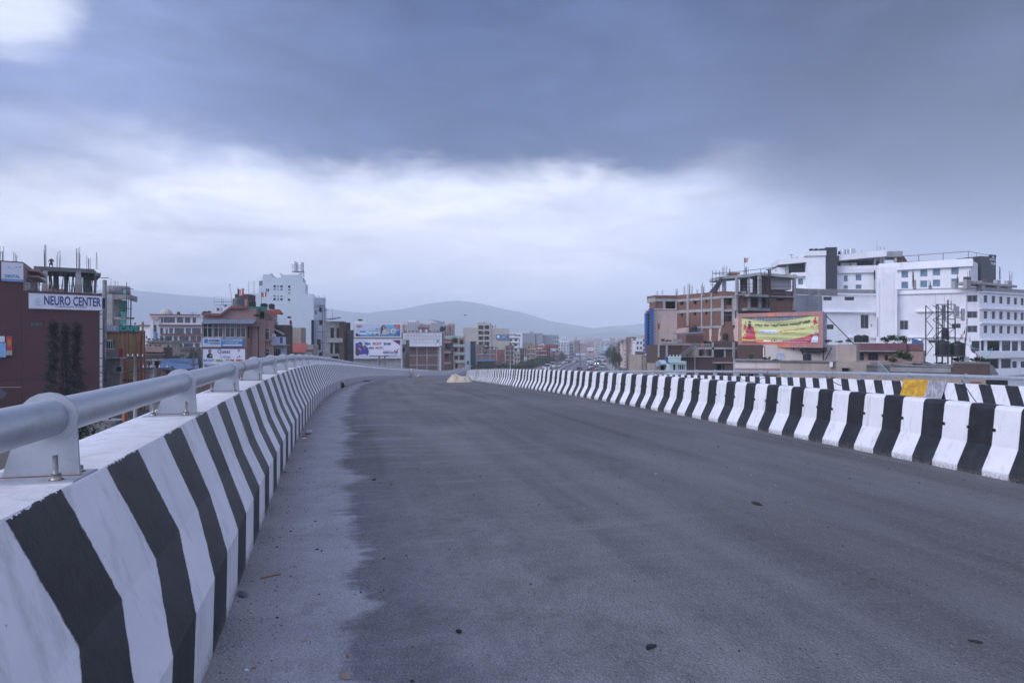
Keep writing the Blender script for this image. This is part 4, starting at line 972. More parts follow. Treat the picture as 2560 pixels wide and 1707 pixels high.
d.shell('brick_dark',front=[(690,820,697,832,'o')]); d.box('blue_balcony',(677.5,842,714.5,861),-1.4,-1.3,'plaster_bluegrey'); d.box('balcony_slab',(677,861,716,864),-1.45,0,'concrete'); d.box('blue_wall',(680,865,714,920),-.5,-.0,'plaster_bluegrey')
for q in ((683,872,688,892),(689,872,701,892)): d.box('window',q,-.55,-.505,'glass_dark')
d.box('blue_door',(700,843,706,858),-1.42,-1.405,'navy_print'); d.poly('stair_flight',[(680,820),(684,819),(712,833),(712,838)],-.5,'concrete',.6)
mb=MB()
for k,(x,y) in enumerate(((681,835),(684,833),(687,836))): d.box('laundry',(x,y,x+2.4,y+7),-1.6,-1.55,'cloth_white' if k!=1 else 'pale_print')
d.poly('tiled_canopy',[(668,776),(700,774),(709,784),(706,787),(684,786),(684,782)],-.6,'red_roof',1.2)
for x in (683,697,714): d.rod('rail_post',[(x,796,-.4),(x,812,-.4)],.04,'frame_white')
for y in (796,803): d.rod('rail_bar',[(683,y,-.4),(714,y+.5,-.4)],.03,'frame_white')
tank(596,765,744,29,101,'grey','large grey ribbed tank on the stepped roof of the college house'); tank(630,768,751,19,103,'black','black tank beside the brick stair head of the college house'); tank(660,768,758,18,104,'black','squat black tank just above the green tarp'); tank(679,773,759,15,104,'black','black tank right of the green tarp on the college roof')
e=Bd('stair_tower','small brick stair tower standing among tanks on the college roof',587,104,620,104,735,3,base=770); e.shell('brick_dark'); e.box('pier',(610,748,618,768),-.4,-.0,'plaster_rose')
flag(594,720,100,15,16,765,'striped flag flying above the large grey roof tank'); flag(653.5,729,100,12,12,768,'small striped flag on a thin mast above the green tarp')
s=at(b,'antenna_mast','white pipe frame and mast on the stepped college roof','mast'); s.rod('post',[(533.5,784,.5),(535.5,741,.5)],.05,'frame_white'); s.rod('bar',[(535.5,741,.5),(579,745.5,.5)],.03,'frame_white'); s.rod('bar',[(536,755,.5),(579,755,.5)],.03,'teal_prop'); s.rod('bar',[(536,763,.5),(579,763,.5)],.025,'teal_prop'); s.rod('mast',[(579.5,767,.5),(578,741,.5),(574,712,.5)],.03,'frame_grey'); s.ell('mast_tip',574.5,712,1.2,1.8,.45,'grey_plastic',.1,8)
s.rod('post',[(554,765,1),(554,746,1)],.03,'frame_grey'); s.rod('post',[(558,765,1),(558,746,1)],.03,'frame_grey')
s=at(b,'air_conditioner','white air conditioner unit beside the pipe frame on the college roof','air conditioner'); s.box('casing',(539,768,552.5,778),.8,1.4,'frame_white'); s.ell('fan_grille',545,773,3.2,3.6,.79,'grey_plastic',.03)
for x,y,w,h in ((512,785,16,9),(522,784,14,8),(563,768,10,8),(600,776,6,4),(642,795,18,12)): shrub(x,y,w,h,96.6,random.randrange(3),'leafy pot plant along the college roof edge')
# plaster block, red roof house
b=Bd('plaster_block','plain grey plaster block behind the red sloping roof',716,122,752,122,819,3); b.shell('plaster_tan'); b.box('cream_strip',(716,862,758,868),-.1,-.0,'plaster_cream')
p=P(722,817,121); person(p.x,p.y+1,p.z-.3,PM[1],'person in red standing on the roof left of the plaster block',1)
b=Bd('yellow_house','low yellow house under a dark red sloping roof at the crest of the left rail',712,112,762,112,881,4); b.shell('plaster_cream',front=[(729,884,738,894,'w',2),(746,884,752,894,'w')]); q=b.rect((712,867,765,882),-.7); mb=MB(); mb.hexa([(q[0],-.7,q[1]),(q[2],-.7,q[1]),(q[2]-1.,3,q[3]+.5),(q[0],3,q[3]+.5),(q[0],-.7,q[1]+.1),(q[2],-.7,q[1]+.1),(q[2]-1.,3,q[3]+.6),(q[0],3,q[3]+.6)],'red_roof'); mb.build('sloping_roof',b.r)
b=Bd('low_house','pale low house with a corner balcony right of the red sloping roof',758,125,784,125,861,3); b.shell('plaster_tan'); b.box('balcony',(754,861,782,874),-1,-.9,'plaster_pale')
# mint white tower
b=Bd('white_tower_block','tall pale plastered tower block with tiny square windows and twin steel tanks',621,150,784,153,741,14)
pts=[(621,1000),(621,741),(624,733),(648,733),(648,717),(656,716),(657,686),(680,686),(680,694),(702,694),(702,687),(752,687),(757,694),(757,705),(763,707),(763,735),(784,735),(784,1000)]
q=[b.fr(x,y,0) for x,y in pts]; mb=MB(); q=[(x,max(0,z)) for x,z in q]
mb.plate([(x,0,z) for x,z in q][::-1],(0,1,0),8,'mint_tower'); mb.build('wall',b.r)
ww=[]
ox,oy,k=490,690,6.272
for (a,t,c,d) in ((1215,145,1250,178),(1278,147,1292,178),(1322,145,1356,180),(1443,150,1478,185),(1215,202,1250,215),(1278,202,1292,218),(1322,203,1356,220),(1443,207,1478,222),(1443,262,1478,275),(1213,308,1248,322),(1278,310,1293,324),(1322,310,1356,324),(1213,345,1248,380),(1278,347,1293,380),(1322,347,1356,382),(1440,355,1476,388),(1433,632,1486,662)):
    r=(ox+a/k,oy+t/k,ox+c/k,oy+d/k); x0,z0,x1,z1=b.rect(r); f,p=window_mesh(x1-x0,z1-z0,'d',1); o=link('window',f,b.r,(x0,-.05,z0)); link('pane',p,o)
r=(664.5,721,673,729.5); x0,z0,x1,z1=b.rect(r); f,p=window_mesh(x1-x0,z1-z0,'w',2); o=link('window',f,b.r,(x0,-.06,z0)); link('pane',p,o)
for x in (678,702,752): b.box('parapet_cap',(x-3,683,x+3,686),-.1,.5,'mint_tower')
for x in (622,635,648): b.rod('rail_post',[(x,702,.2),(x,734,.2)],.05,'frame_grey')
for y in (703,709,715,722,728): b.rod('rail_bar',[(622,y,.2),(648,y+1,.2)],.03,'frame_white')
b.box('louvre_box',(648,702,657,714),.3,1.5,'sheet_grey')
for x in (645,652,656): b.rod('rail_post',[(x,690,.4),(x,704,.4)],.04,'frame_white')
s=at(b,'tank_stand','white steel stand carrying the twin tanks on the pale tower block','stand')
for x in (730,738,746,757,759): s.rod('leg',[(x,692,1.2),(x,678,1.2)],.05,'frame_white')
s.rod('leg',[(759,655,1.2),(760,705,1.2)],.04,'frame_grey'); s.box('deck',(729,678,760,679.5),.4,2.2,'frame_white')
tank(737,678,654.5,14,152,'steel','tall steel water tank on the pale tower block, left of the twins','steel tanks on the pale tower'); tank(753,678,655.5,13,152,'steel','tall steel water tank on the pale tower block, right of the twins','steel tanks on the pale tower')
# grey unfinished side
b=Bd('grey_flats','narrow grey half-finished block with scaffold against the pale tower',784,142,812,142.5,748,3)
b.shell('plaster_bluegrey',front=[(788,776,791,786,'d'),(798,768,804,780,'o'),(798,800,806,812,'o'),(792,848,802,875,'d'),(798,880,806,890,'o')],parapet=.3); b.box('balcony',(784,745,812,762),-.9,-.8,'plaster_bluegrey')
for x in (785,796,810): b.box('cap_post',(x,738,x+3,746),-.9,-.6,'mint_tower')
for x in (806,812,815): b.rod('scaffold_pole',[(x,770,-1.3),(x,905,-1.3)],.05,'pipe_dark')
for y in (776,803,830,857): b.rod('scaffold_pole',[(792,y,-1.3),(821,y,-1.3)],.05,'pipe_dark')
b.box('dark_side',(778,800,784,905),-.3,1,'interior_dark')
b=Bd('grey_concrete_house','broad grey concrete house with tall dark openings and a tilted tin sheet',812,136,860,136.5,803,4)
b.shell('concrete',front=[(826,819,835,845,'d'),(841,819,850,845,'d'),(826,858,832,884,'d'),(837,858,848,884,'d',2),(830,890,846,900,'o')]); b.box('band',(818,845,856,856),-.3,-.0,'concrete_light')
b.poly('tin_sheet',[(812,798),(852,793),(853,795),(826,800)],-.3,'tin_roof',1.5); rebars(b,831,800,1,30,1,2); b.box('brick_room',(848,805,860,960),-.1,3,'brick_dark')
b=Bd('dark_brick_house','dark brick slice of a house right of the grey concrete one',860,140,876,140.3,806,3); b.shell('brick_dark',front=[(864,846,872,860,'o')],z1=None); b.box('grey_wall',(868,825,884,930),-.4,-.01,'concrete_dark')
b=Bd('pink_house','pink house with red-orange ledges and a small round cupola left of the billboards',864,175,892,175,853,7); b.shell('plaster_pink',front=[(880,866,884,877,'d'),(880,890,884,896,'d')])
for y in (859,884): b.box('ledge',(864,y,890,y+3.5),-.5,-.0,'orange_paint')
mb=MB(); x,z=b.fr(873,850,1); mb.lathe([(.4,-.3),(.42,1.2),(.62,1.3),(.5,1.7),(.2,1.95),(0,2.0)],'plaster_salmon',12,x,1,z); mb.build('cupola',b.r)
b=Bd('far_white_flat','small white flat-roofed house left behind the billboards',858,190,884,190,820,6); b.shell('plaster_hotel',front=[(866,826,872,834,'d'),(874,826,880,834,'d')],parapet=.4)
# billboards and their building
b=Bd('billboard_building','grey rendered building whose front is covered by two stacked billboards',884,129,1004,131,812,8); b.shell('concrete_light'); b.box('roof_hut',(886,803,914,809),1,4,'plaster_white'); b.box('side_pipe',(1003,846,1006,960),-.3,-.05,'frame_white')
tank(900.5,802,798,12,131,'black','flat black tank on the hut behind the blue soap billboard')
s=at(b,'soap_billboard','upper billboard with a blue soap advertisement and a woman with long hair','billboard')
s.box('board',(885,808,1003.5,844),-.5,-.1,'frame_white'); Z=-.51
s.box('poster',(889,811.5,1000,840.5),Z,Z+.005,'sky_print'); s.poly('print_glow',[(889,811.6),(957,811.6),(945,825),(955,838),(889,838)],Z-.001,'pale_print',.008)
s.poly('print_wave',[(889,840.4),(889,834),(915,837.5),(950,837),(985,832),(1000,825),(1000,840.4)],Z-.01,'blue_print',.008); s.poly('print_corner',[(889,840.4),(889,833),(895,834),(900,840.4)],Z-.02,'navy_print',.006); s.poly('print_corner',[(985,838),(1000,826),(1000,840),(985,840)],Z-.02,'blue_panel',.006)
s.poly('print_badge',[(985,811.6),(1000,811.6),(1000,823),(993,822),(987,818)],Z-.02,'red_print',.006)
s.text('मुगुरा',(891,813,906,819),Z-.03,'red_print',.02); s.text('हामी',(918,816,938,826),Z-.03,'white_print',.02); s.text('शुद्ध',(939,821,946,824),Z-.03,'dark_print',.01); s.text('सफा र चम्किलो लुगा',(921,826,945,828),Z-.03,'dark_print'); s.text('नयाँ\nप्याक',(989,813,999,821),Z-.03,'white_print'); s.text('धेरै सफा धेरै राम्रो',(974,837,995,839.5),Z-.03,'white_print')
for i,m in enumerate(('grey_print','blue_print','pale_print','white_print')): s.box('print_towel',(899+i*.4,826+i*2.6,914,828.4+i*2.6),Z-.025,Z-.015,m)
for x,m in ((921.5,'sky_print'),(932,'green_print'),(942.5,'crimson_print')): s.ell('print_badge',x,835,4,2.1,Z-.03,m,.006)
s.poly('figure_hair',[(955,813.5),(959,812.5),(963,815),(965,820),(961,828),(955,834),(951,836.5),(952,828),(953,819)],Z-.02,'wood_prop',.008); s.ell('figure_face',959.5,819,2.9,4.2,Z-.03,'skin_print',.008)
s.poly('figure_shawl',[(956,826),(962,822),(967,822),(972,829),(973,834),(966,836),(954,837),(955,831)],Z-.04,'tan_print',.008); s.ell('print_pack',983,828,6,6,Z-.03,'white_print',.008); s.ell('print_pack',983,827,4,3,Z-.04,'gold_print',.006); s.ell('print_pack',983,830,3.4,1.4,Z-.05,'green_print',.006)
s=at(b,'college_billboard','lower billboard with BBA BCSIT BHM and MEDHAVI lettering','billboard')
s.box('board',(884,846.8,1003.5,896.5),-.5,-.1,'frame_white'); s.box('poster',(888.5,850,1000,892),Z,Z+.005,'pale_print')
s.poly('print_glow',[(915,850.2),(980,850.2),(1000,864),(1000,888),(925,888),(920,866)],Z-.001,'white_print',.006)
s.poly('print_corner',[(980,850.2),(1000,850.2),(1000,863),(990,857)],Z-.01,'red_print',.008); s.poly('print_corner',[(986,850.2),(1000,850.2),(1000,860),(991,855)],Z-.022,'navy_print',.006)
for tx,q,m in (('BBA',(912,855.5,926.5,862),'navy_print'),('BCSIT',(932,855.5,954,862),'red_print'),('BHM',(959.5,856,976,862.5),'navy_print'),('MBA',(922,867,935.5,872),'navy_print'),('MCSIT',(939,867,957.5,872),'red_print'),('MEDHA',(958,878.5,986,883.5),'navy_print'),('I',(993,878.5,994.5,883.5),'navy_print'),('COLLEGE',(960,886,992,887.5),'grey_print'),('Chabahil, Kathmandu | info@medhavi.edu.np',(930,889,994,891),'navy_print'),('think ahead',(959,875,976,876.5),'red_print')): s.text(tx,q,Z-.03,m,.02 if q[3]-q[1]>3 else 0)
s.poly('tick',[(984.5,875),(987.5,875),(990,881),(990,886)],Z-.03,'navy_print',.006); s.poly('tick',[(990,886),(989,880),(994,873),(998.5,870.5),(994,876)],Z-.04,'red_print',.006)
s.poly('figure_group',[(888.7,886),(888.7,858),(895,857),(899,855),(905,857),(906,864),(910,868),(915,866),(919,868),(921,875),(922,880),(919,888),(906,888),(900,886),(893,890)],Z-.01,'violet_print',.006)
for c in ((900,858,3.6,3.4,'dark_print'),(899.5,861,2.6,3,'skin_print'),(912,867,3.2,3.6,'maroon_paint'),(912,869,2.2,2.8,'skin_print'),(898,871,2,3,'skin_print'),(901,874,1.6,3.4,'sky_print'),(893,880,4.5,6,'maroon_paint')): s.ell('figure_detail',*c[:4],Z-.03,c[4],.008,12)
s.ell('print_table',908,888,9,2.2,Z-.04,'white_print',.006); s.ell('print_cup',912.5,886,1.8,1.8,Z-.05,'cloth_white',.006)
pole(948,100,889,[(.1,1.4),(2.0,1.4)],'left leg of the twin concrete pole with crossarms below the MEDHAVI board','twin poles below the billboards'); pole(962,100,889,[],'right leg of the twin concrete pole with crossarms below the MEDHAVI board','twin poles below the billboards')
# tile building
b=Bd('tiled_building','building with a band of white square tiles above unplastered brick bays',1006,176,1110,178,831,7)
b.shell('brick_pale',front=[(1096.5,847,1102,855,'d')])
nx,ny=14,4
for i in range(nx):
    for j in range(ny):
        x0,z0,x1,z1=b.rect((1007+7*i+.35,832+8.2*j+.35,1007+7*(i+1)-.35,832+8.2*(j+1)-.35))
        if i==12 and j==2: continue
        mb=MB(); mb.box(x0,-.16,z0,x1,-.02,z1,'frame_white'); mb.build('tile',b.r)
b.box('backing',(1007,832,1105,865),-.12,-.03,'grey_print'); b.box('canopy',(1012,864.5,1099,866.5),-1.2,-.0,'frame_white')
for k in range(7): b.box('tile',(1098,867+8.5*k,1103,875+8.5*k),-.16,-.01,'frame_white')
for k in range(3): b.box('tile',(1012.5,867+8*k,1016,874.5+8*k),-.16,-.01,'frame_white')
for x in (1041,1066,1094): b.box('concrete_column',(x,867,x+3,960),-.08,-.004,'concrete_light')
for y in (887,911): b.box('concrete_beam',(1022,y,1096,y+3),-.1,-.006,'concrete_light')
b.box('roof_hut',(1046,819,1072,831),2,5,'plaster_rose'); b.box('hut_roof',(1043,816.5,1074,819),1.6,5.4,'tin_roof')
for x in (1049,1063): b.box('hut_door',(x,823,x+5,831),1.95,1.99,'frame_white')
tank(1105,829,816,12,184,'black','black tank right on the roof edge of the tiled building'); tank(1111,826,816,8,186,'green','green tank beside the black one on the tiled building roof')
for x in range(1014,1096,9):
    if random.random()<.8: shrub(x,831,7,5,181,random.randrange(3),'small pot plant along the parapet of the tiled building')
d=Bd('cluttered_house','narrow dark house with a boxy grey balcony left of the brick bays',1004,166,1016,166,850,5); d.shell('concrete_dark',front=[(1006,868,1012,880,'o')]); d.box('balcony',(1004,849,1014,861),-1,-.1,'plaster_cream'); d.box('brick_room',(1012,885,1021,935),-.5,1,'brick_dark')
# apartments behind
for i,(a,c,t,Y,m) in enumerate(((1005,1018,811,430,'plaster_peach'),(1019,1041,804,425,'plaster_hotel'),(1041,1058,812,440,'plaster_salmon'),(1058,1075,811,436,'plaster_peach'),(1075,1107,806,420,'plaster_hotel'),(1107,1120,812,440,'plaster_peach'),(1120,1133,813,430,'plaster_salmon'))):
    b=Bd('apartment_block','%s apartment block of the distant cluster behind the tiled building'%['peach leftmost','tall white twin-windowed','salmon inner','peach middle','widest white slant-roofed','peach thin','salmon rightmost'][i],a,Y,c,Y,t,12,group='distant apartment cluster')
    n=max(2,int((c-a)/4)); fr=[(a+(c-a)*(k+.25)/n,t+2+5*j,a+(c-a)*(k+.75)/n,t+4.6+5*j,'d',1) for k in range(n) for j in range(5)]
    b.shell(m,front=fr,parapet=1.)
    for k in range(n): b.box('balcony_strip',(a+(c-a)*(k+.1)/n,t,a+(c-a)*(k+.22)/n,t+30),-.8,-.0,'orange_paint' if k%2 and m!='plaster_hotel' else 'frame_white')
    if i==4: q=b.rect((1074,797,1106,806),-1); mb=MB(); mb.hexa([(q[0],-1,q[3]-.2),(q[2],-1,q[1]),(q[2],9,q[1]),(q[0],9,q[3]-.2),(q[0],-1,q[3]),(q[2],-1,q[1]+.5),(q[2],9,q[1]+.5),(q[0],9,q[3])],'tin_roof'); mb.build('slanted_roof',b.r)
    if i in(1,3): b.box('roof_panel',(a+2,t-2,a+10,t-.6),0,3,'tin_roof')
# teal and blue slim houses
b=Bd('grey_slim_house','dark slim house with cluttered balconies left of the teal one',1110,196,1128,196,848,7); b.shell('brick_dark',front=[(1113,860,1120,872,'o'),(1113,884,1120,898,'o'),(1122,860,1126,874,'o')]); 
for y in (852,878,905): b.box('balcony',(1110,y,1127,y+5),-.9,-.8,'plaster_rose')
b=Bd('teal_house','slim house with teal balcony bands and peach columns',1127,218,1163,219,840,8)
b.shell('plaster_tan',front=[(1133,846,1144,858,'o'),(1147,850,1158,860,'d'),(1134,868,1144,879,'o'),(1149,869,1159,880,'d',2),(1136,889,1145,899,'d'),(1149,889,1160,899,'d',2),(1138,908,1145,920,'o')])
for (x0,x1,y) in ((1112,1133,839),(1143,1158,840),(1128,1163,861),(1139,1163,881),(1139,1163,901)): b.box('balcony_band',(x0,y,x1,y+5.5),-1,-.9,'plaster_teal')
for x in (1129,1147,1160): b.box('column',(x,841,x+2.2,935),-.3,-.0,'plaster_salmon')
b=Bd('blue_grey_house','pale blue-grey slab house with a dark glass corner',1163,246,1189,246,853,8); b.shell('plaster_bluegrey'); b.box('glass_corner',(1176,853,1189,935),-.3,-.0,'glass_dark'); b.box('low_window',(1168,902,1172,912),-.05,-.0,'glass_dark')
for k in range(4): b.box('mullion',(1176,868+17*k,1189,869+17*k),-.36,-.302,'frame_dark')
# cream block with college sign
b=Bd('cream_block','cream stepped block with recessed balconies and a blue college sign on its corner',1158,300,1193,301,819,10); b.shell('plaster_cream')
c=at(b,'x','x','x'); bpy.data.objects.remove(c.r)
x0,z0,x1,z1=b.rect((1193,807.5,1226,960)); b2=b
rec=[]
for r0 in range(5):
    for a,cc in ((1196,1208.5),(1211,1223)): rec.append((a,813.5+13.5*r0,cc,823+13.5*r0,'o'))
b.shell('plaster_cream',front=rec,x0=x0,x1=x1,z1=z1,y0=-.5,name='stair_tower')
x0,z0,x1,z1=b.rect((1226.2,821,1273,960)); b.shell('plaster_cream',x0=x0,x1=x1,z1=z1,name='right_wing')
for q in rec: b.box('window',(q[0]+1,q[1]+5,q[0]+6,q[1]+8),.2,.3,'glass_dark')
b.box('side_strip',(1226,808,1228,821),-.3,2,'brick_dark'); b.box('roof_hut',(1242,827,1258,837),.5,3,'plaster_salmon'); b.box('hut_roof',(1238,825,1262,827.5),.1,3.4,'brick_dark')
s=at(b,'corner_sign','small dark blue college sign with a white shield on the cream block'); s.box('board',(1240,836,1272,848.3),-.5,-.3,'blue_panel'); s.poly('shield',[(1242,838),(1249,838),(1249,843),(1245.5,847),(1242,843)],-.51,'white_print',.02); s.text('LALITPUR',(1251,837,1270,839.5),-.53,'pale_print'); s.text('NIST',(1254,840.5,1267,844),-.53,'pale_print',.02); s.text('COLLEGE',(1251,845,1270,847.5),-.53,'pale_print')
tank(1235,820,811,10,303,'steel','square-shouldered steel tank on the right roof of the cream block'); tank(1211,807,805,5,302,'black','tiny black tank on the cream stair tower')
b=Bd('brick_row_house','low brick row house with pale concrete frame and a blue lean-to before the cream block',1187,262,1262,264,874,8)
b.shell('brick_pale',front=[(1209,880,1217,888,'o')])
for x in (1204,1224,1241): b.box('concrete_column',(x,868,x+1.6,940),-.15,-.0,'concrete_light')
for y in (884,900): b.box('concrete_beam',(1187,y,1245,y+1.8),-.2,-.01,'concrete_light')
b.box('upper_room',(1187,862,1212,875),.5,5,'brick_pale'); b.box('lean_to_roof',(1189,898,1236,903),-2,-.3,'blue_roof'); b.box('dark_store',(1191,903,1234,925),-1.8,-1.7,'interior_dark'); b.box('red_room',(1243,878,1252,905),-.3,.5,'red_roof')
for x,h in ((1220,12),(1230,9),(1240,8),(1213,10)): shrub(x,874,10,h,264,2,'weeds growing on top of the unfinished brick row house')
# big grey block
b=Bd('grey_slab_block','large windowless grey block with a white and blue glazed left end',1283,480,1306,481,832,14)
b.shell('plaster_white',front=[(1285.5,836,1293,842,'b',1),(1294.5,836,1302,842,'b',1),(1288,846,1300,853,'b',2),(1288,857,1300,864,'b',2),(1288,868,1300,875,'b',2)])
x0,z0,x1,z1=b.rect((1306.2,832.5,1357,960)); b.shell('plaster_grey',x0=x0,x1=x1,z1=z1,name='wall_block'); 
for k in range(4): b.box('slit_window',(1338,838+8*k,1340.5,844+8*k),-.15,-.0,'glass_dark')
x0,z0,x1,z1=b.rect((1357.2,838,1387,960),3); b.shell('plaster_grey',x0=x0,x1=x1,z1=z1,y0=3,name='wall_block'); b.box('roof_shed',(1357,836,1386,840),4,8,'plaster_teal'); b.box('roof_box',(1326,828,1334,832),2,4,'frame_grey')
# ================================================================== RIGHT SIDE OF TOWN
b=Bd('blue_finned_building','tall pale pink building with blue vertical fins on its left edge',1633,91,1693,91.6,773,3)
b.shell('plaster_peach'); mb=MB(); 
x0,z0=b.fr(1614,888); xt,zt=b.fr(1614,776)
b.box('blue_fin',(1626.5,771,1634.5,888),-.35,.4,'blue_panel'); b.box('blue_fin',(1614.5,783,1619,884),.0,.5,'blue_panel'); b.box('glass_strip',(1619.2,777,1626.3,886),.1,.5,'glass_dark')
for k in range(13): b.box('mullion',(1619.2,784+8*k,1626.3,785+8*k),.02,.09,'frame_grey')
b.poly('blue_top',[(1615,783),(1626,771),(1626,777),(1620,784)],.0,'blue_panel',.1); b.box('base_wall',(1604,888,1633,960),.1,5,'plaster_tan'); b.box('base_panel',(1609,894,1621,960),0,.09,'plaster_cream'); b.box('base_slit',(1625,897,1629,960),.0,.09,'glass_dark'); b.box('base_column',(1621.2,886,1624.6,960),-.1,.08,'concrete_light')
b.box('ledge',(1633,771.5,1692,774),-.1,.3,'plaster_pale')
flag(1645,806,89,6,14,880,'dark red flag hanging down before the pale pink wall',('cloth_red','maroon_paint','cloth_yellow'))
# brick shell under construction: left wing, main wall, right part
def brickbay(b,holes,cols,beams,top,par=None,mat='brick',x0=0,x1=None,floors=4):
    b.shell(mat,front=holes,x0=x0,x1=x1,roof='concrete',floors=floors)
    for (a,c,t,bo) in cols: b.box('concrete_column',(a,t,c,bo),-.12,-.004,'concrete_light')
    for (a,c,t,bo) in beams: b.box('concrete_beam',(a,t,c,bo),-.08,-.006,'concrete_light')
L_=Bd('brick_wing','left wing of the brick shell with an open corner and cantilevered brick parapet',1638,98,1694,98.5,738,2.4)
brickbay(L_,[(1664,754,1689,776,'o')],[(1658,1664,752,776),(1689,1693,754,775)],[(1638,1693,747,753.5)],738)
mb=MB(); q=L_.rect((1618,757,1640,765)); 
a=P(1617.5,CY,100.6)-L_.o; x_,y_=a.dot(L_.ex),a.dot(L_.ey); z0=L_.fr(1640,752)[1]; z1=L_.H
for (zl,zh,m) in ((z0-.15,z0+.45,'concrete_light'),(z0+.452,z1,'brick')): mb.prism([(0,-.02),(.6,2.5),(x_+.3,y_+.4),(x_,y_)],zh-zl,m,z0=zl)
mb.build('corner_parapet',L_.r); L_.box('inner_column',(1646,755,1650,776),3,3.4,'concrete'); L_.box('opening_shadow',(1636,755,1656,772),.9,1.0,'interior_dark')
b=Bd('brick_shell','long unplastered brick shell with small square openings and a grid of concrete beams',1693.5,98.5,1806,90.5,738,12)
k=9.8; 
hs=[(1700.5,752.5,1709,762.5,'o'),(1734,750,1741.5,760,'o'),(1765,747,1768.5,757.5,'o'),(1702.5,784,1707.5,791,'o'),(1735,781.5,1740,788.5,'o'),(1763,780,1768,787,'o')]
b.H-=0; b.shell('brick',front=hs,roof='concrete',floors=4)
# beams follow the roof line in perspective: build them by height
def zb(px,py): return b.fr(px,py)[1]
def hbeam(bb,p0,p1,y0,mat='concrete_light',n='concrete_beam'):
    x0,z0=bb.fr(*p0); x1,z1=bb.fr(*p1); return x0,z0,x1,z1
zt=b.H; z1=zb(1700,748.5); z2=zb(1700,754.5); z3=zb(1700,776); z4=zb(1700,783)
mb=MB(); mb.box(0,-.1,z2,b.W,-.005,z1,'concrete_light'); mb.build('concrete_beam',b.r)
mb=MB(); mb.box(0,-.1,z4,b.W,-.005,z3,'concrete_light'); mb.build('concrete_beam',b.r)
z5=zb(1700,817); mb=MB(); mb.box(4,-.1,z5-.3,b.W,-.005,z5,'concrete_light'); mb.build('concrete_beam',b.r)
for (a,c,bo) in ((1716,1721.5,815),(1752.5,1755.5,828),(1776.5,1780,820)): b.box('concrete_column',(a,736 if a<1740 else 732,c,bo),-.16,-.0,'concrete_light')

for (pts,) in (([(1696,821),(1723,818),(1722,832),(1690,833)],),([(1774,822),(1780,821),(1780,838),(1778,845),(1780,853),(1774,852)],),([(1798,821),(1804,820),(1800,835),(1803,845),(1798,853),(1796,851)],),([(1836,798),(1846,792),(1846,853),(1837,852),(1834,826),(1839,818)],)): b.poly('plaster_remnant',pts,-.02,'plaster_peach',.06)
c=Bd('brick_shell_corner','right stretch of the brick shell with large square openings under a curved parapet',1806,90.5,1846,90,729.5,10)
c.shell('brick',front=[(1810,745,1828.5,763,'o'),(1810,779,1828.5,804,'o')],floors=4)
for (a,cc) in ((1802.5,1809.5),(1831,1838),(1841,1845)): c.box('concrete_column',(a,745,cc,813),-.22,-.0,'concrete_light')
c.box('concrete_beam',(1801,740,1847,744.5),-.3,-.006,'concrete_light'); c.box('concrete_beam',(1803,772.5,1840,779),-.12,-.006,'concrete_light')
d=Bd('concrete_annexe','grey concrete and brick rear part with scaffolding, above the yellow banner billboard',1846,90,2056,97,738,12)
d.shell('brick',front=[(1877,743,1897,766,'o'),(1904,743,1914,766,'o'),(1942,743.5,1961,751,'o')],x1=d.fr(1990,740)[0],z1=d.H,floors=4)
d.box('grey_wall',(1990.5,738,2056,800),-.02,6,'plaster_grey'); d.box('brick_parapet',(1932,727,1984,737),.0,.3,'brick'); d.box('concrete_parapet',(1990,723,2094,737),.1,.5,'concrete')
for (a,cc,t,bo) in ((1841,1844.5,694,776),(1872,1876,736,775),(1897,1904,690,770),(1984,1990.5,686,776),(1919,1926,740,776)): d.box('concrete_column',(a,t,cc,bo),-.25,-.02,'concrete_light')
d.box('slab',(1874,736,1922,742),-1.3,-.0,'concrete'); d.box('slab',(1842,738,1990,741),-.5,-.0,'concrete_light'); d.box('slab',(1870,770,1926,777),-1.3,-.0,'concrete'); d.box('slab',(1846,774,1935,778),-.2,-.0,'concrete_dark'); d.box('tile_heap',(1850,733,1872,736.5),.2,2,'orange_paint')
u=Bd('roof_frame','concrete roof frame with pillars, slab and a grey stair room on top of the brick shell',1806,92,1906,92,683,8,base=738)
def zs(bb,x,y,y0=0): return bb.fr(x,y,y0)
mb=MB(); A=[u.fr(1800,691),u.fr(1868,686),u.fr(1895,681.5),u.fr(1992,689)]
for (x0,z0),(x1,z1) in zip(A,A[1:]): mb.hexa([(x0,-.3,z0-.38),(x1,-.3,z1-.38),(x1,5,z1-.38),(x0,5,z0-.38),(x0,-.3,z0),(x1,-.3,z1),(x1,5,z1),(x0,5,z0)],'concrete_light')
mb.build('slab',u.r)
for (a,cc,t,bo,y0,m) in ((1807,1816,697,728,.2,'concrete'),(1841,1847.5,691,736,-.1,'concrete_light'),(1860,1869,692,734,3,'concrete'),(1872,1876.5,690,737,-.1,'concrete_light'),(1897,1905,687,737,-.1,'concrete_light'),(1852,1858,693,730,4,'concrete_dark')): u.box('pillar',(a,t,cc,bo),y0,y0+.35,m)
u.box('brick_wall',(1906,692,1928,738),.8,4,'brick_dark'); u.box('stair_room',(1928,689,1978,724),.6,4.5,'plaster_grey'); u.box('low_wall',(1843,728,1866,738),.1,.4,'plaster_grey'); u.box('back_wall',(1888,692,1897,737),3,4,'concrete_dark'); u.box('dark_lift',(1921,674,1924.5,776),-.8,-.6,'pipe_dark'); u.box('lift_top',(1916,673,1924,675),-.8,-.6,'pipe_dark')
for kk in range(17): u.rod('stair_plank',[(1774+1.7*kk,729-2.1*kk,-1.2+.05*kk),(1792+1.1*kk,731-2.2*kk,-.6+.05*kk)],.07,'concrete' if kk%2 else 'pipe_dark',4)
pts=[(1781,683.5),(1820,681),(1860,677.5),(1902,672.5),(1940,668),(1980,664.5)]
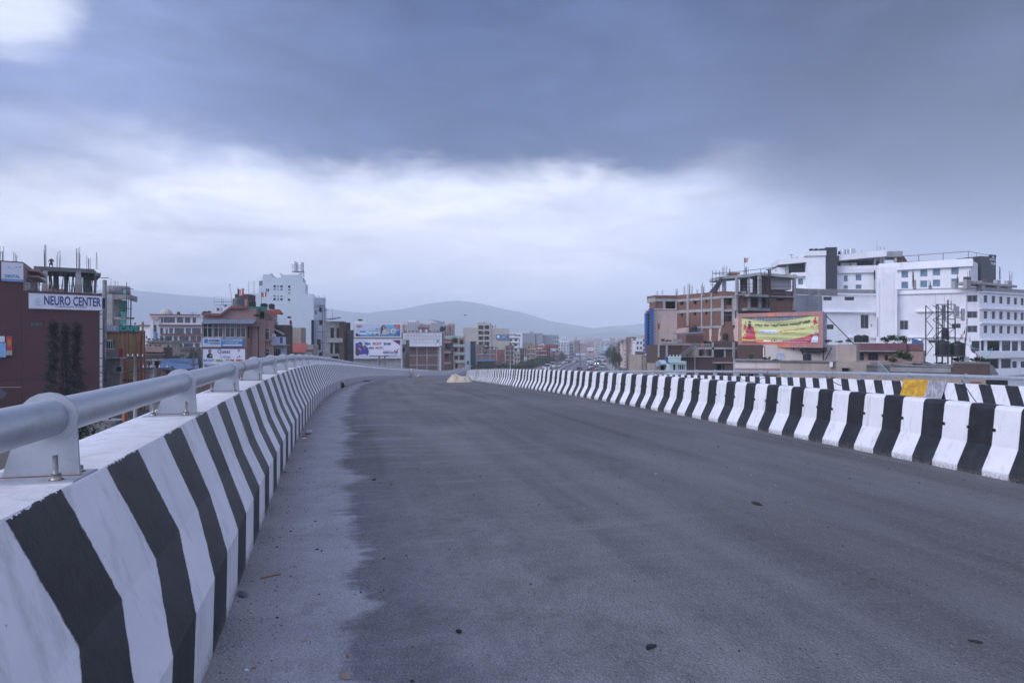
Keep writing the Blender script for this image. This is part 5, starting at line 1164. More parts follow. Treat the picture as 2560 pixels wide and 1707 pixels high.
for (x0,y0),(x1,y1) in zip(pts,pts[1:]): u.rod('rail_bar',[(x0,y0,-.4),(x1,y1,-.4)],.035,'pipe_dark')
for x,y in pts: u.rod('rail_post',[(x,y,-.4),(x,y+11,-.4)],.035,'pipe_dark')
u.rod('rail_bar',[(1781,683.5,-.4),(1835,689,3)],.035,'pipe_dark')
for x in (1781,1790,1799): u.rod('scaffold_pole',[(x,676,-.7),(x,728,-.7)],.035,'pipe_dark')
for y in (696,706,712): u.rod('scaffold_pole',[(1776,y,-.7),(1810,y-1,-.7)],.035,'pipe_dark')
for y in (710,718,726): u.rod('scaffold_pole',[(1846,y,-.4),(1900,y,-.4)],.025,'pipe_dark')
for x in (1853,1880,1888): u.rod('scaffold_pole',[(x,700,-.4),(x,738,-.4)],.03,'pipe_dark')
for kk in range(7): u.rod('scaffold_pole',[(1902+random.uniform(0,26),670+random.uniform(0,30),-.9),(1905+random.uniform(0,30),776,-.9)],.035,'wood_prop')
for y in (700,716,735,752,770): u.rod('scaffold_pole',[(1895,y,-.9),(1985,y-1+random.uniform(-2,2),-.9)],.03,'pipe_dark')
u.box('brick_pile',(1827,681,1850,685),.5,2,'orange_paint')
for x,h in ((1808,22),(1815,24),(1826,16),(1864,20),(1868,20),(1926,22)): rebars(u,x,686,.5,h,4,5)
for x,y,h,n in ((1642,737,10,3),(1656,735,12,3),(1692,738,16,7),(1712,736,26,4),(1722,736,28,6),(1728,736,26,4),(1744,734,14,3),(1756,732,26,5),(1761,732,24,3)): rebars(b,x,y,.4,h,n,6)
flag(1861,643,92,9,11,683,'small striped flag high above the concrete roof frame')
s=at(d,'scaffold_ladder','pale bamboo ladder frame leaning on the grey wall left of the white building','ladder')
for x in (2023,2047): s.rod('rail',[(x,722,-.5),(x,775,-.5)],.06,'frame_grey')
for y in (728,738,748,758,768): s.rod('rung',[(2023,y,-.5),(2047,y-1,-.5)],.04,'frame_grey')
# lower brick house with outside stair
b=Bd('brick_stair_house','brick house with an outside stair and concrete frame before the pink blue-finned building',1645,82,1706,82,862,7)
b.shell('brick_dark'); 
for (q) in ((1645,858,1730,863),(1665,863,1670,893),(1645,863,1649,893)): b.box('concrete_member',q,-.12,-.0,'concrete_light')
b.box('railing_plate',(1684,847,1706,856),-.3,-.2,'frame_grey'); shrub(1655,857,14,12,81.5,1,'tangled plants on the left roof corner of the stair house'); shrub(1668,857,12,10,81.5,0,'bush on the roof of the stair house beside the metal plate'); shrub(1676,856,8,8,81.5,2,'small bush on the stair house roof, rightmost of three')
c=Bd('brick_terrace_house','wide brick house with terrace storeys and tall dark openings left of the banner billboard',1702,80,1846,80,893,7)
c.shell('brick_dark',front=[(1791,911,1804,935,'o'),(1806,911,1812,935,'d')])
c.box('upper_wall',(1778,853,1846,893),.4,6,'brick_dark'); c.box('dark_door',(1793,873,1809,893),.25,.39,'interior_dark'); c.box('door_jamb',(1810,873,1814.5,893),.25,.39,'frame_grey'); c.box('recess',(1739,872,1780,893),1.6,5,'plaster_tan'); c.box('recess_door',(1748,874,1757,890),1.5,1.59,'interior_dark'); c.box('door_frame',(1757.5,873,1766,891),1.5,1.59,'plaster_peach')
for q in ((1736,868,1846,873),(1780,855,1785,905),(1703,890,1780,893),(1782,905,1846,908)): c.box('concrete_member',q,.1 if q[1]<890 else -.12,.24 if q[1]<890 else -.0,'concrete_light')
c.box('column',(1736,893,1739,950),-.12,-.0,'concrete'); c.box('column',(1833,855,1838,940),-.12,.3,'concrete'); c.box('upper_block',(1716,833,1758,862),2,6,'brick'); c.poly('tin_roof_sheet',[(1679,833),(1757,829),(1758,832),(1700,836)],1.5,'tin_roof',.8)
c.box('balustrade',(1736,859,1775,861),.2,.3,'concrete'); 
for x in range(1738,1776,4): c.box('baluster',(x,861,x+1.5,870),.2,.3,'concrete')
mb=MB(); n=11
for kk in range(n):
    x0,z0=c.fr(1697+3.7*kk,893-3.0*kk,-.9); x1,z1=c.fr(1697+3.7*(kk+1),890-3.0*kk,-.9); mb.box(x0,-1.0,z0-.25,x1+.04,-.15,z0+.02,'concrete')
mb.build('outside_stair',c.r); c.poly('stair_parapet',[(1694,893),(1698,887),(1735,857),(1737,861),(1700,893)],-1.0,'concrete_dark',.1)
tank(1737,831,814,13,84,'black','black tank on the tin roof beside the outside stair, right of its neighbour'); tank(1729,831,819,9,84.5,'black','smaller black tank partly hidden behind its neighbour above the outside stair'); tank(1814,852,832,14,83,'black','black tank on the brick terrace house just left of the banner billboard')
p=P(1753,890,82); person(p.x,p.y-.8,p.z,PM[1],'person in red standing in the recess doorway of the brick terrace house',2.5)
b=Bd('mint_house','mint green house with a round-cornered balcony just above the far rail',1672,72,1716,72,903,5); b.shell('plaster_mint',front=[(1683,911,1690,926,'w',1),(1695,911,1714,926,'w',4)]); b.box('balcony_wall',(1672,893,1702,906),-1,-.8,'plaster_mint'); b.box('balcony_cap',(1671,891,1703,893.5),-1.05,-.75,'frame_white')
for x in (1674,1683,1692,1700): b.box('balcony_post',(x,887,x+2,892),-1,-.85,'plaster_mint')
s=at(b,'solar_collector','tilted dark blue solar panel beside the mint green balcony','solar panel'); s.poly('panel',[(1661,891),(1672,892),(1674,909),(1666,908)],-.5,'blue_panel',.1)
b=Bd('dark_shop','low dark shop with a tin canopy left of the mint green house',1636,74,1673,74,910,4); b.shell('plaster_tan',front=[(1652,914,1672,930,'o')]); b.box('canopy',(1650,910,1676,913),-1,-.0,'tin_roof'); b.box('cooler_box',(1643,903,1652,916),-.7,-.1,'plaster_bluegrey')
# yellow banner billboard
b=Bd('banner_billboard','large salmon-framed billboard carrying a sagging yellow banner with a red-robed figure',1846,74.5,2059,68.7,784,1.1,cat='billboard',base=868)
z0,z1=0,b.H; W=b.W; t=.42
fr=[(0,z1-t,W,z1),(0,z0,W,z0+t),(0,z0+t,t*.9,z1-t),(W-t*1.05,z0+t,W,z1-t)]
def framepanels(x0,za,x1,zb_,n,vert):
    for i in range(n):
        a,c=(i/n,(i+1)/n); mb=MB(); m='board_orange' if (n>4 and i in (4,)) or random.random()<.05 else 'board_salmon'
        if vert: mb.box(x0,-.12,za+(zb_-za)*a+.006,x1,.1,za+(zb_-za)*c-.006,m)
        else: mb.box(x0+(x1-x0)*a+.006,-.12,za,x0+(x1-x0)*c-.006,.1,zb_,m)
        mb.build('frame_panel',b.r)
framepanels(*fr[0],11,False); framepanels(*fr[1],11,False); framepanels(*fr[2],3,True); framepanels(*fr[3],3,True)
mb=MB(); mb.box(.05,.12,.05,W-.05,.5,z1-.05,'sheet_grey'); mb.build('backing',b.r)
for i in range(24):
    for j in range(2):
        x=t+(W-2*t)*i/24; mb=MB(); mb.box(x+.02,.04,z1-t-.42*(j+1)+.02,x+(W-2*t)/24-.02,.1,z1-t-.42*j-.02,'sheet_grey'); mb.build('backing_sheet',b.r)
mb=MB()
for j in range(3): mb.box(W+.003,.0,.05+j*(z1-.1)/3,W+.03,1.,.02+(j+1)*(z1-.1)/3,'plaster_bluegrey')
mb.build('side_cladding',b.r)
# banner cloth: a draped sheet with folds; print sits on it
def ztop(u): return z1-t-.03-(.42*math.sin(math.pi*min(1,u*1.12))**.8*(1 if u<.9 else .9)) -.02
def fold(u,v): return .05*math.sin(9*v+3*math.sin(3*u)+2*u)*math.sin(math.pi*u)+.025*math.sin(26*v+5*u*u)*(1-.5*v)
mb=MB(); nu,nv=60,36; xL,xR=t*.9+.02,W-t*1.05-.02; zbm=z0+t+.02
def bp(u,v,off=0): return (xL+(xR-xL)*u,-.11-fold(u,v)*1.5+.0-off,zbm+(ztop(u)-zbm)*v)
idx=[]
for i in range(nu+1):
    for j in range(nv+1): mb.v.append(bp(i/nu,j/nv))
for i in range(nu):
    for j in range(nv):
        a=i*(nv+1)+j; u,v=(i+.5)/nu,(j+.5)/nv
        red=v<.05+(.0 if u<.42 else .34*((u-.42)/.58)**1.3) and u>.40
        orr=v<.16 and .17<u<=.42
        mt='crimson_print' if red or v<.04 else ('orange_print' if orr else ('gold_print' if (u<.18 and v<.22) else 'yellow_banner'))
        mb.f.append((a,a+nv+1,a+nv+2,a+1)); mb.m.append(mb.mi(mt)); mb.uv.append([(0,0)]*4); mb.sm.append(True)
cl=mb.build('banner',b.r)
def bpoly(name,pts,mat,off=.02,n=None):
    """printed shape in banner coordinates (u right, v up)"""
    mb=MB(); k_=mb.mi(mat)
    q=[]
    for (u0,v0),(u1,v1) in zip(pts,pts[1:]+pts[:1]):
        for s_ in range(3): q.append((u0+(u1-u0)*s_/3,v0+(v1-v0)*s_/3))
    cu=sum(p[0] for p in q)/len(q); cv=sum(p[1] for p in q)/len(q)
    for (p,r) in zip(q,q[1:]+q[:1]):
        m1=((p[0]+cu)/2,(p[1]+cv)/2); m2=((r[0]+cu)/2,(r[1]+cv)/2)
        mb.face([bp(*p,off),bp(*r,off),bp(*m2,off),bp(*m1,off)],mat); mb.face([bp(*m1,off),bp(*m2,off),bp(cu,cv,off)],mat)
    return mb.build(name,b.r)
def bell(name,u,v,ru,rv,mat,off=.03): return bpoly(name,[(u+ru*math.cos(k*.6283),v+rv*math.sin(k*.6283)) for k in range(10)],mat,off)
ox,oy,kk=1840,770,8.25
def U(cx,cy): return ((cx-110)/1605.,(705-cy)/(705-190.))
bpoly('figure_robe',[U(*p) for p in ((135,610),(180,510),(215,500),(210,410),(240,345),(350,330),(385,370),(410,470),(415,560),(430,605),(300,625))],'crimson_print')
bpoly('figure_arm',[U(*p) for p in ((145,385),(185,310),(215,320),(215,400),(180,430),(150,410))],'crimson_print',.03)
bell('figure_hand',*U(205,275),.012,.075,'skin_print'); bell('figure_face',*U(296,270),.018,.07,'skin_print',.03); bell('figure_hair',*U(293,240),.022,.03,'dark_print',.04); bpoly('figure_beard',[U(*p) for p in ((262,280),(330,280),(325,350),(300,400),(290,490),(272,400),(268,340))],'dark_print',.05)
bpoly('figure_stole',[U(*p) for p in ((265,400),(300,400),(310,500),(285,500))],'grey_print',.045)
def btext(txt,c0,c1,mat,off=.0):
    o=b.text(txt,(1900,800,1950,810),0,mat,off); me=o.data; n=len(me.vertices); co=np.empty(n*3); me.vertices.foreach_get('co',co); co=co.reshape(-1,3); mn,mx=co.min(0),co.max(0)
    (u0,v1),(u1,v0)=U(*c0),U(*c1); 
    for q in co:
        u=u0+(q[0]-mn[0])/(mx[0]-mn[0])*(u1-u0); v=v0+(q[2]-mn[2])/(mx[2]-mn[2])*(v1-v0); d_=q[1]-mn[1]; p=bp(u,v,.035); q[0],q[1],q[2]=p[0],p[1]+d_,p[2]
    me.vertices.foreach_set('co',co.ravel()); me.update()
btext('राष्ट्र सेवा शक्ति साधना नवरात्रि शिविर',(405,255),(1560,335),'dark_print',.02)
bpoly('print_plate',[U(*p) for p in ((510,405),(875,405),(875,475),(510,475))],'white_print',.02); btext('जेष्ठ १ र २ गते २०७५',(530,418),(860,462),'blue_print',.01)
btext('पशुपतिनाथ मन्दिर परिसर',(1005,395),(1450,435),'orange_print',.01); btext('जडीबुटी आश्रम',(1005,460),(1270,490),'orange_print'); bell('print_pin',*U(960,440),.016,.055,'crimson_print'); bell('print_pin',*U(960,438),.007,.024,'white_print',.045)
btext('आयोजक नवयुवा साधना समाज नेपाल',(890,620),(1535,655),'white_print',.02); btext('सम्पर्क : श्री आश्रम व्यवस्थापन समिति काठमाडौं',(910,667),(1490,690),'white_print')
bpoly('print_plate',[U(*p) for p in ((130,650),(440,655),(440,685),(130,682))],'navy_print',.02); bpoly('print_plate',[U(*p) for p in ((592,632),(740,635),(740,662),(592,660))],'white_print',.02); btext('श्री गुरु महाराज',(150,655),(420,680),'gold_print')
bell('print_seal',*U(820,632),.034,.115,'gold_print',.03); bell('print_seal',*U(820,632),.027,.09,'green_print',.04); bell('print_seal',*U(820,632),.022,.072,'white_print',.05); bell('print_seal',*U(820,640),.012,.045,'dark_print',.06)
bpoly('figure_small',[U(*p) for p in ((1565,690),(1585,620),(1620,560),(1700,560),(1712,600),(1712,692))],'pale_print',.03); bell('figure_face',*U(1663,535),.016,.05,'skin_print',.05); bell('figure_hair',*U(1663,495),.017,.05,'grey_print',.06)
for (x,y,ru,rv) in ((1655,230,.012,.05),(1650,290,.022,.07),(1680,320,.012,.03),(1600,385,.018,.015),(1640,340,.01,.05),(1690,380,.012,.02)): bell('figure_ornament',*U(x,y),ru,rv,'red_print',.03)
for (x0,y0,x1,y1) in ((1855,866,1858,898),(1868,866,1881,894),(1875,866,1885,900),(1919,866,1919,902),(1936,866,1943,899),(1932,866,1925,900),(1948,866,1940,884),(1984,867,1984,905),(2003,868,2009,904),(2008,868,1990,890),(2060,868,2058,903),(2080,868,2060,905)): b.rod('strut',[(x0,y0,.3),(x1,y1,1.6)],.05,'wood_prop')
for q in ((1920,874,1985,875),(1919,887,1940,887.5),(2000,880,2060,880)): b.rod('strut',[(q[0],q[1],.9),(q[2],q[3],.9)],.045,'wood_prop')
b.rod('stay_cable',[(2064,788,.6),(2143,868,3)],.05,'pipe_dark'); b.box('foot_box',(2048,863,2058,867),-.05,.4,'interior_dark'); b.box('dark_crate',(2007,867,2057,878),.4,1.8,'black_clad')
flag(1905,863,66,8,24,900,'furled red and white flag under the salmon billboard frame',('cloth_red','cloth_white','cloth_red'))
# houses just beyond the rail
b=Bd('white_rear_house','white rear wall with vertical stains behind the billboard struts',1908,72,2092,70,862,6); b.shell('plaster_pale',front=[(1887,872,1896,880,'d')]); b.box('brick_part',(1846,862,1907,900),-.2,4,'brick_dark')
b=Bd('stained_house','low cream house with a streaked parapet just above the far pipe rail',1838,56,1950,55,903,7); b.shell('plaster_pale',front=[(1848,934,1866,948,'w',3),(1870,934,1884,948,'w',2),(1905,939,1942,950,'d',4)]); b.box('parapet_cap',(1836,900,1952,904),-.15,.2,'concrete_dark'); b.box('ledge',(1838,921,1950,926),-.5,-.0,'plaster_rose'); b.box('tin_awning',(1838,926,1920,929),-1.1,-.5,'tin_roof')
c=Bd('tan_house','tan plastered house with weathered parapet and one small shuttered window',1950,54,2090,52,905,7); c.shell('plaster_tan',front=[(2106,922,2120,932,'d')]); c.box('parapet_cap',(1950,902,2096,906),-.12,.15,'concrete_dark'); c.box('stair_tower',(2093,861,2141,990),.5,5,'plaster_tan'); c.box('front_wall',(2090,905,2175,990),-.3,.4,'plaster_tan'); c.box('shutter',(2105,919,2121,932),-.4,-.31,'interior_dark'); c.box('window_hood',(2104,918,2122,920),-.7,-.31,'concrete'); c.box('small_window',(2076,943,2088,953),-.36,-.301,'glass_dark'); c.box('drain_box',(2074,905,2082,917),-.3,-.1,'frame_white')
tank(2018,901,881,20,58,'black','black tank under the billboard, beside the rusty struts')
s=at(c,'satellite_dish','grey satellite dish on the cream parapet under the billboard','satellite dish')
mb=MB(); x,z=s.fr(1953,891,.3); mb.lathe([(0,.0),(.12,.01),(.24,.05),(.34,.11),(.345,.115),(.24,.06),(.12,.02),(0,.01)],'grey_print',20); o=mb.build('dish',s.r,(x,.3,z)); o.rotation_euler=(R(78),0,R(-18))
mb=MB(); mb.tube([(x,.35,z-.5),(x,.35,z)],.03,'pipe_dark',6); mb.build('mount',s.r); mb=MB(); mb.tube([(x,.3,z-.25),(x+.05,-.05,z),(x+.02,-.1,z+.02)],.012,'pipe_dark',5); mb.build('feed_arm',s.r)
for (x,w,h,kd) in ((1880,20,20,1),(1912,16,14,0),(1938,16,7,2),(1922,10,13,1)): shrub(x,903,w,h,57,kd,'leafy pot plant on the streaked cream parapet under the billboard','plants under the billboard')
b=Bd('maroon_fascia_house','pinkish house with a deep maroon roof fascia and barred dark windows',2141,66,2308,63,877,7); b.shell('plaster_rose',front=[(2143,878,2160,901,'d',2),(2170,878,2196,901,'d',3),(2212,888,2220,901,'d',1)]); b.box('fascia',(2140,858,2266,877),-.8,-.0,'maroon_fascia'); b.box('fascia',(2266.5,859,2309,876),-.4,-.0,'maroon_fascia'); b.box('fascia_edge',(2140,876.5,2266,879),-.9,-.1,'concrete'); b.box('side_wall',(2264,876,2308,915),-.3,-.01,'plaster_rose'); b.box('brick_edge',(2137,858,2142,905),-.2,4,'brick_dark')
for x,h in ((2070,10),(2100,8),(2120,10),(2216,16),(2236,20),(2256,18)): shrub(x,859,34 if h>12 else 20,h*1.25,67,random.randrange(3),'bush on the roof above the maroon fascia' if x>2150 else 'bush on the roof left of the black round tanks','roof bushes before the white building')
tank(2146,856,837,20,70,'black','black tank left of a pair before the white building, above the maroon fascia','round black tanks'); tank(2161,856,837,20,71,'black','black tank right of a pair before the white building, above the maroon fascia','round black tanks')
s=at(b,'solar_heater','blue and silver solar water heater lying on the roof right of the maroon fascia','solar heater'); mb=MB(); x0,z0=s.fr(2286,849,1); x1,z1=s.fr(2308,851,1); mb.tube([(x0,1,z0),(x1,1,z1)],.2,'steel',12); mb.build('heater_drum',s.r); s.ell('drum_cap',2283,849,4,4.5,.9,'blue_panel',.1,12); s.poly('collector',[(2281,852),(2305,853),(2309,859),(2279,859)],.8,'blue_panel',.05)
t=Bd('roof_terrace','long weathered terrace with a mouldy concrete parapet and brick end',2166,50,2480,46,915,7,cat='terrace'); t.shell('concrete_dark'); 
t.box('mould_cap',(2166,913,2390,917),-.1,.2,'concrete_dark'); t.box('pale_parapet',(2225,918,2378,930),-.05,-.0,'concrete'); t.box('brick_end',(2383,909,2474,935),-.3,.4,'brick_dark'); t.box('brick_cap',(2383,905,2476,909.5),-.35,.5,'concrete_dark'); t.box('lower_wall',(2166,936,2520,990),-.6,-.31,'plaster_tan'); t.box('lower_window',(2465,950,2520,975),-.7,-.601,'interior_dark'); t.box('brick_low',(2405,953,2452,980),-.7,-.601,'brick')
t.poly('broken_corner',[(2474,909),(2483,914),(2497,937),(2474,937)],-.2,'concrete_dark',.3)
t.rod('rail_bar',[(2137,901.5,-.1),(2195,903,-.1),(2375,912,-.1)],.03,'frame_grey'); t.rod('rail_bar',[(2200,910,-.1),(2375,918,-.1)],.025,'frame_grey')
s=at(t,'stair_rail','four bright steel stair rails slanting down behind the far pipe rail','railing')
for i in range(4): s.rod('rail_bar',[(2194,902+7*i,-.8),(2252-3*i,962+2*i,-.9)],.025 if i else .035,'steel')
for (x,y,w,h,kd) in ((2250,905,44,24,1),(2272,908,30,20,1),(2230,908,26,14,0),(2320,913,30,8,2),(2290,914,30,9,0),(2352,913,26,8,2),(2394,907,24,12,1),(2440,906,30,12,2),(2410,905,18,12,1),(2462,908,20,10,0)): shrub(x,y+2,w*1.2,h*1.5,49,kd,'%s on the mouldy concrete terrace'%('tall feathery shrub' if h>18 else 'low green plant'),'plants on the long terrace')
tank(2356,890,849,32,52,'black','big ribbed black tank on the terrace stand, left of the two','large tanks on the terrace'); tank(2394,891,853,34,52,'black','big ribbed black tank on the terrace stand, right of the two','large tanks on the terrace'); tank(2363,848,820,17,54,'black','tall dark tank raised behind the lattice mast','large tanks on the terrace')
s=at(t,'tank_scaffold','dark steel frame holding the two big terrace tanks','stand')
for x in (2342,2356,2370,2380,2394,2409): s.rod('leg',[(x,890,1.5),(x,912,1.5)],.05,'pipe_dark')
s.box('deck',(2339,889.5,2412,892),.8,2.6,'pipe_dark'); s.box('crate_stack',(2410,892,2424,908),1,2,'frame_grey')
m_=Bd('lattice_mast','dark steel lattice mast with antennas beside the big black tanks',2340,55,2392,55,760,1.6,cat='mast',base=892)
q=[m_.fr(2341,760)[0],m_.fr(2359,760)[0],m_.fr(2370,760)[0],m_.fr(2388,760)[0]]; zz_=[m_.fr(2350,y)[1] for y in (761,779,798,820,843,866,890)]
mb=MB()
for i,x in enumerate(q):
    for y in ((0,1.4) if i in (0,3) else (.7,)):
        mb=MB(); mb.tube([(x,y,0),(x,y,zz_[0])],.045,'pipe_dark',5); mb.build('leg',m_.r)
for k_ in range(len(zz_)-1):
    mb=MB()
    for (xa,xb) in ((q[0],q[1]),(q[1],q[3]),(q[0],q[1])): 
        for y in (0,1.4): mb.tube([(xa,y,zz_[k_]),(xb,y,zz_[k_+1])] if k_%2==0 else [(xb,y,zz_[k_]),(xa,y,zz_[k_+1])],.028,'pipe_dark',4)
    mb.tube([(q[0],0,zz_[k_]),(q[3],0,zz_[k_])],.03,'pipe_dark',4); mb.build('brace',m_.r)
for (x,y0_,y1_,w) in ((2356,765,800,.09),(2389,766,792,.11),(2403,772,802,.1),(2383,763,792,.06)):
    x_,a_=m_.fr(x,y0_); _,c_=m_.fr(x,y1_); mb=MB(); mb.box(x_-w,-.3,c_,x_+w,-.12,a_,'frame_grey' if x!=2356 else 'grey_plastic'); mb.build('antenna_panel',m_.r)
m_.rod('mast_top',[(2370,750,.7),(2370,860,.7)],.06,'pipe_dark'); m_.rod('mast_top',[(2378,752,.7),(2378,775,.7)],.03,'pipe_dark'); m_.rod('arm',[(2388,794,.2),(2404,794,.1)],.03,'pipe_dark'); m_.box('white_box',(2365,834,2376,842),-.3,.0,'frame_white')
def prayer(pts,label,Y):
    P3=[P(x,y,Y+dy) for x,y,dy in pts]; mb=MB(); L=[]
    for a,c_ in zip(P3,P3[1:]):
        for k_ in range(10): u_=k_/10; p=a.lerp(c_,u_); p.z-=.35*4*u_*(1-u_); L.append(p)
    mb.tube(L,.012,'cloth_white',4); r=tag(mb.build('prayer_flag_string'),label,'flags')
    for i in range(0,len(L)-1):
        mb=MB(); a=L[i]; c_=L[i+1]; h=Vector((0,0,-.34)); j=Vector((random.uniform(-.05,.05),random.uniform(-.1,.1),0)); mb.face([a,a.lerp(c_,.8),a.lerp(c_,.8)+h+j,a+h-j],['cloth_blue','cloth_white','cloth_red','cloth_green','cloth_yellow'][i%5]); mb.build('prayer_flag',r)
prayer([(2417,800,0),(2402,835,.3),(2388,845,.3)],'string of faded prayer flags bunched beside the lattice mast',53); prayer([(2417,798,0),(2411,850,0),(2408,868,.2)],'dark red prayer flag strip hanging steeply from the pole tip by the mast',53); prayer([(2424,838,0),(2435,870,.5),(2460,886,1)],'prayer flags slanting down across the white building',53)
wire('flag_pole',[P(2418,797,53),P(2411,900,53)],.035,'thin pole with prayer flags right of the lattice mast','pole',sag=0); wire('green_hose',[P(2410,852,51),P(2445,872,50),P(2482,870,50),P(2456,905,49)],.02,'thin green hose arching over the terrace right of the tanks','hose',mat='teal_net',sag=.15)
# white hotel complex
Lf='frame_white'
b=Bd('white_annex','lower white block with slit windows behind the banner billboard',1985,128,2192,131,736,12)
wl=[(2058.5,742,2080,751,'d',2),(2112,742,2136,751,'d',2),(2152,786.5,2172.5,821,'c',2),(2060,811,2085,823,'d',2),(2178,810,2181,816.5,'d',1)]
b.shell('plaster_white',front=wl)
b.box('grey_parapet',(1990,723,2192,732),.2,.6,'concrete'); b.box('roof_edge',(2055,733,2192,736.5),-.3,-.0,'plaster_white'); b.box('ledge',(2063,778.5,2189,781.5),-.5,-.0,'plaster_white'); b.box('ledge',(2120,842,2190,845),-.4,-.0,'plaster_white')
c=Bd('white_main_block','big white block with a projecting plain tower and thin ledges, right of the banner billboard',2192,129,2449,122,727.5,14)
x0=c.fr(2243,727)[0]
c.shell('plaster_white',front=[(2250,801,2271,824,'c',2),(2380,809,2402,820,'d',2),(2418,738,2444,755,'c',2),(2418,778,2444,795,'c',2),(2418,814,2444,831,'c',2),(2256,846,2268,858,'d',2),(2322,850,2340,857,'d',2)])
q=c.rect((2192,668,2243,960),-1.2); mb=MB(); mb.box(q[0],-1.2,0,q[2],4,q[3],'plaster_white'); mb.build('tower',c.r); c.box('tower_fold',(2192,700,2199,960),-1.35,-1.201,'plaster_white'); c.box('tower_panel',(2205,680,2236,855),-1.28,-1.201,'plaster_white'); c.box('drain_pipe',(2193,793,2195,840),-1.5,-1.36,'frame_grey')
c.box('grey_parapet',(2243,721,2450,727),.25,.6,'concrete'); c.box('roof_edge',(2243,731,2415,734),-.3,-.0,'plaster_white'); c.box('ledge',(2291,776,2412,779),-.5,-.0,'plaster_white'); c.box('ledge',(2262,842,2412,844.5),-.4,-.0,'plaster_white'); c.box('corner_strip',(2412.5,730,2416,850),-.25,-.0,'plaster_white')
for x in (2339,2362,2378): c.rod('panel_joint',[(x,735,-.0),(x,776,-.0)],.02,'frame_grey',4)
zr=c.H
# right return of the block, receding to the right
ys=[]
r=Bd('white_wing','grey-lit white wing with rows of small windows and open floors at the right photo edge',2449.5,122,2680,137,727.5,10)
wn=[]
for (y0,y1,s0) in ((738.5,756,.038),(777.5,796.5,.022),(813.5,832.5,.012)):
    for i,x in enumerate((2459.5,2479.5,2498.5,2517.5,2535,2552,2569,2586)): wn.append((x,y0+(x-2459)*s0*2.0,x+9.5-i*.25,y1+(x-2459)*s0*2.0,'d',1))
op=[(2431+22,852,2462,877,'o'),(2468,852,2501,877,'o'),(2505,852,2527,877,'d',2),(2530,853,2546,877,'d',2),(2552,853,2575,877,'d',2),(2452,897,2462,921,'o'),(2466,897,2498,922,'o'),(2503,897,2528,921,'d'),(2531,903,2543,921,'d',1),(2552,903,2575,921,'d',2)]
r.shell('plaster_white',front=wn+op)
zrr=r.H; mb=MB(); mb.box(-.3,.1,zrr,r.W,.4,zrr+.75,'concrete'); mb.build('grey_parapet',r.r)
for (ya,yb) in ((728,731),(769.5,773),(806,809.5),(849,851)):
    z_=r.fr(2452,ya)[1]; z2_=r.fr(2452,yb)[1]; mb=MB(); mb.box(-.0,-.35,z2_,r.W,-.0,z_,'plaster_white'); mb.build('ledge',r.r)
for (a_,b_) in ((878,895),(922,940)):
    z_=r.fr(2452,a_)[1]; z2_=r.fr(2452,b_)[1]; mb=MB(); mb.box(-3.2,-1.1,z2_,r.W,-.0,z_,'plaster_white'); mb.build('balcony_band',r.r)
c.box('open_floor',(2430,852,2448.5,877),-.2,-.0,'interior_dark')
# open roof frame top right
f_=Bd('roof_canopy','unfinished concrete roof slab on posts above the white wing at the right',2447,121,2551,130,701,6,base=727)
for (a_,cc,t_,bo) in ((2388,2396,703,722),(2417,2428,697,722),(2455,2464,702,724),(2493,2502,700,728),(2520,2530,702,731)): f_.box('post',(a_,t_,cc,bo),.0,.6,'concrete_light')
mb=MB(); x0_,z0_=f_.fr(2430,707); x1_,z1_=f_.fr(2540,702); mb.box(x0_,-.2,z0_-.1,x1_,3,z0_+.3,'concrete_light'); mb.build('slab',f_.r); f_.box('brick_pier',(2457,697,2468,710),-.1,-.0,'brick'); f_.box('brick_pier',(2418,692,2428,698),-.1,.5,'brick_dark')
for x,y,h in ((2284,716,40),(2325,716,18),(2393,704,18),(2422,692,20),(2501,697,36),(2527,702,24),(2284,705,30)): rebars(f_,x,y,.3,h,4,7,.03)
c.box('post_stub',(2283,700,2291,722),.0,.7,'concrete'); c.box('post_stub',(2323,713,2330,722),.0,.7,'concrete')
# rear upper block
Y=146
b=Bd('white_rear_block','high white rear block with blue windows, open terrace and dark tower strips',1943,148,2200,144,668,14)
wb=[(1995,695,2009,712,'b',1),(2109,688,2120.5,704.5,'b',1),(2139,685.5,2155,702,'b',1),(2109,713,2120.5,723,'b',1),(2139,711,2155,723,'b',1)]
b.shell('plaster_white',front=wb)
def rb(n,q,y0,y1,m): return b.box(n,q,y0,y1,m)
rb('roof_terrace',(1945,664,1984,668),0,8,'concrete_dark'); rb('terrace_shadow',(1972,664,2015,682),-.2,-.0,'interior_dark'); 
A=b.fr(1943,652); B2=b.fr(2018,645.5); mb=MB(); mb.hexa([(A[0],-1.5,A[1]-1.),(B2[0],-1.5,B2[1]-.95),(B2[0],8,B2[1]-.95),(A[0],8,A[1]-1.),(A[0],-1.5,A[1]+.1),(B2[0],-1.5,B2[1]+.1),(B2[0],8,B2[1]+.1),(A[0],8,A[1]+.1)],'plaster_white'); mb.build('fascia',b.r)
rb('column',(1964,662,1972,690),-.4,.3,'concrete_light'); rb('lower_ledge',(1978,681,2015,690),-.8,-.0,'plaster_white')
rb('white_tower',(2018,630,2064,735),-2.2,4,'plaster_white'); rb('tower_cap',(2013,627,2066,639),-2.6,4,'plaster_white'); rb('black_tower',(2064.5,618,2093,735),-2.1,4,'black_clad')
for x in (2072,2080,2087): rb('cladding_rib',(x,620,x+.7,734),-2.16,-2.1,'frame_dark')
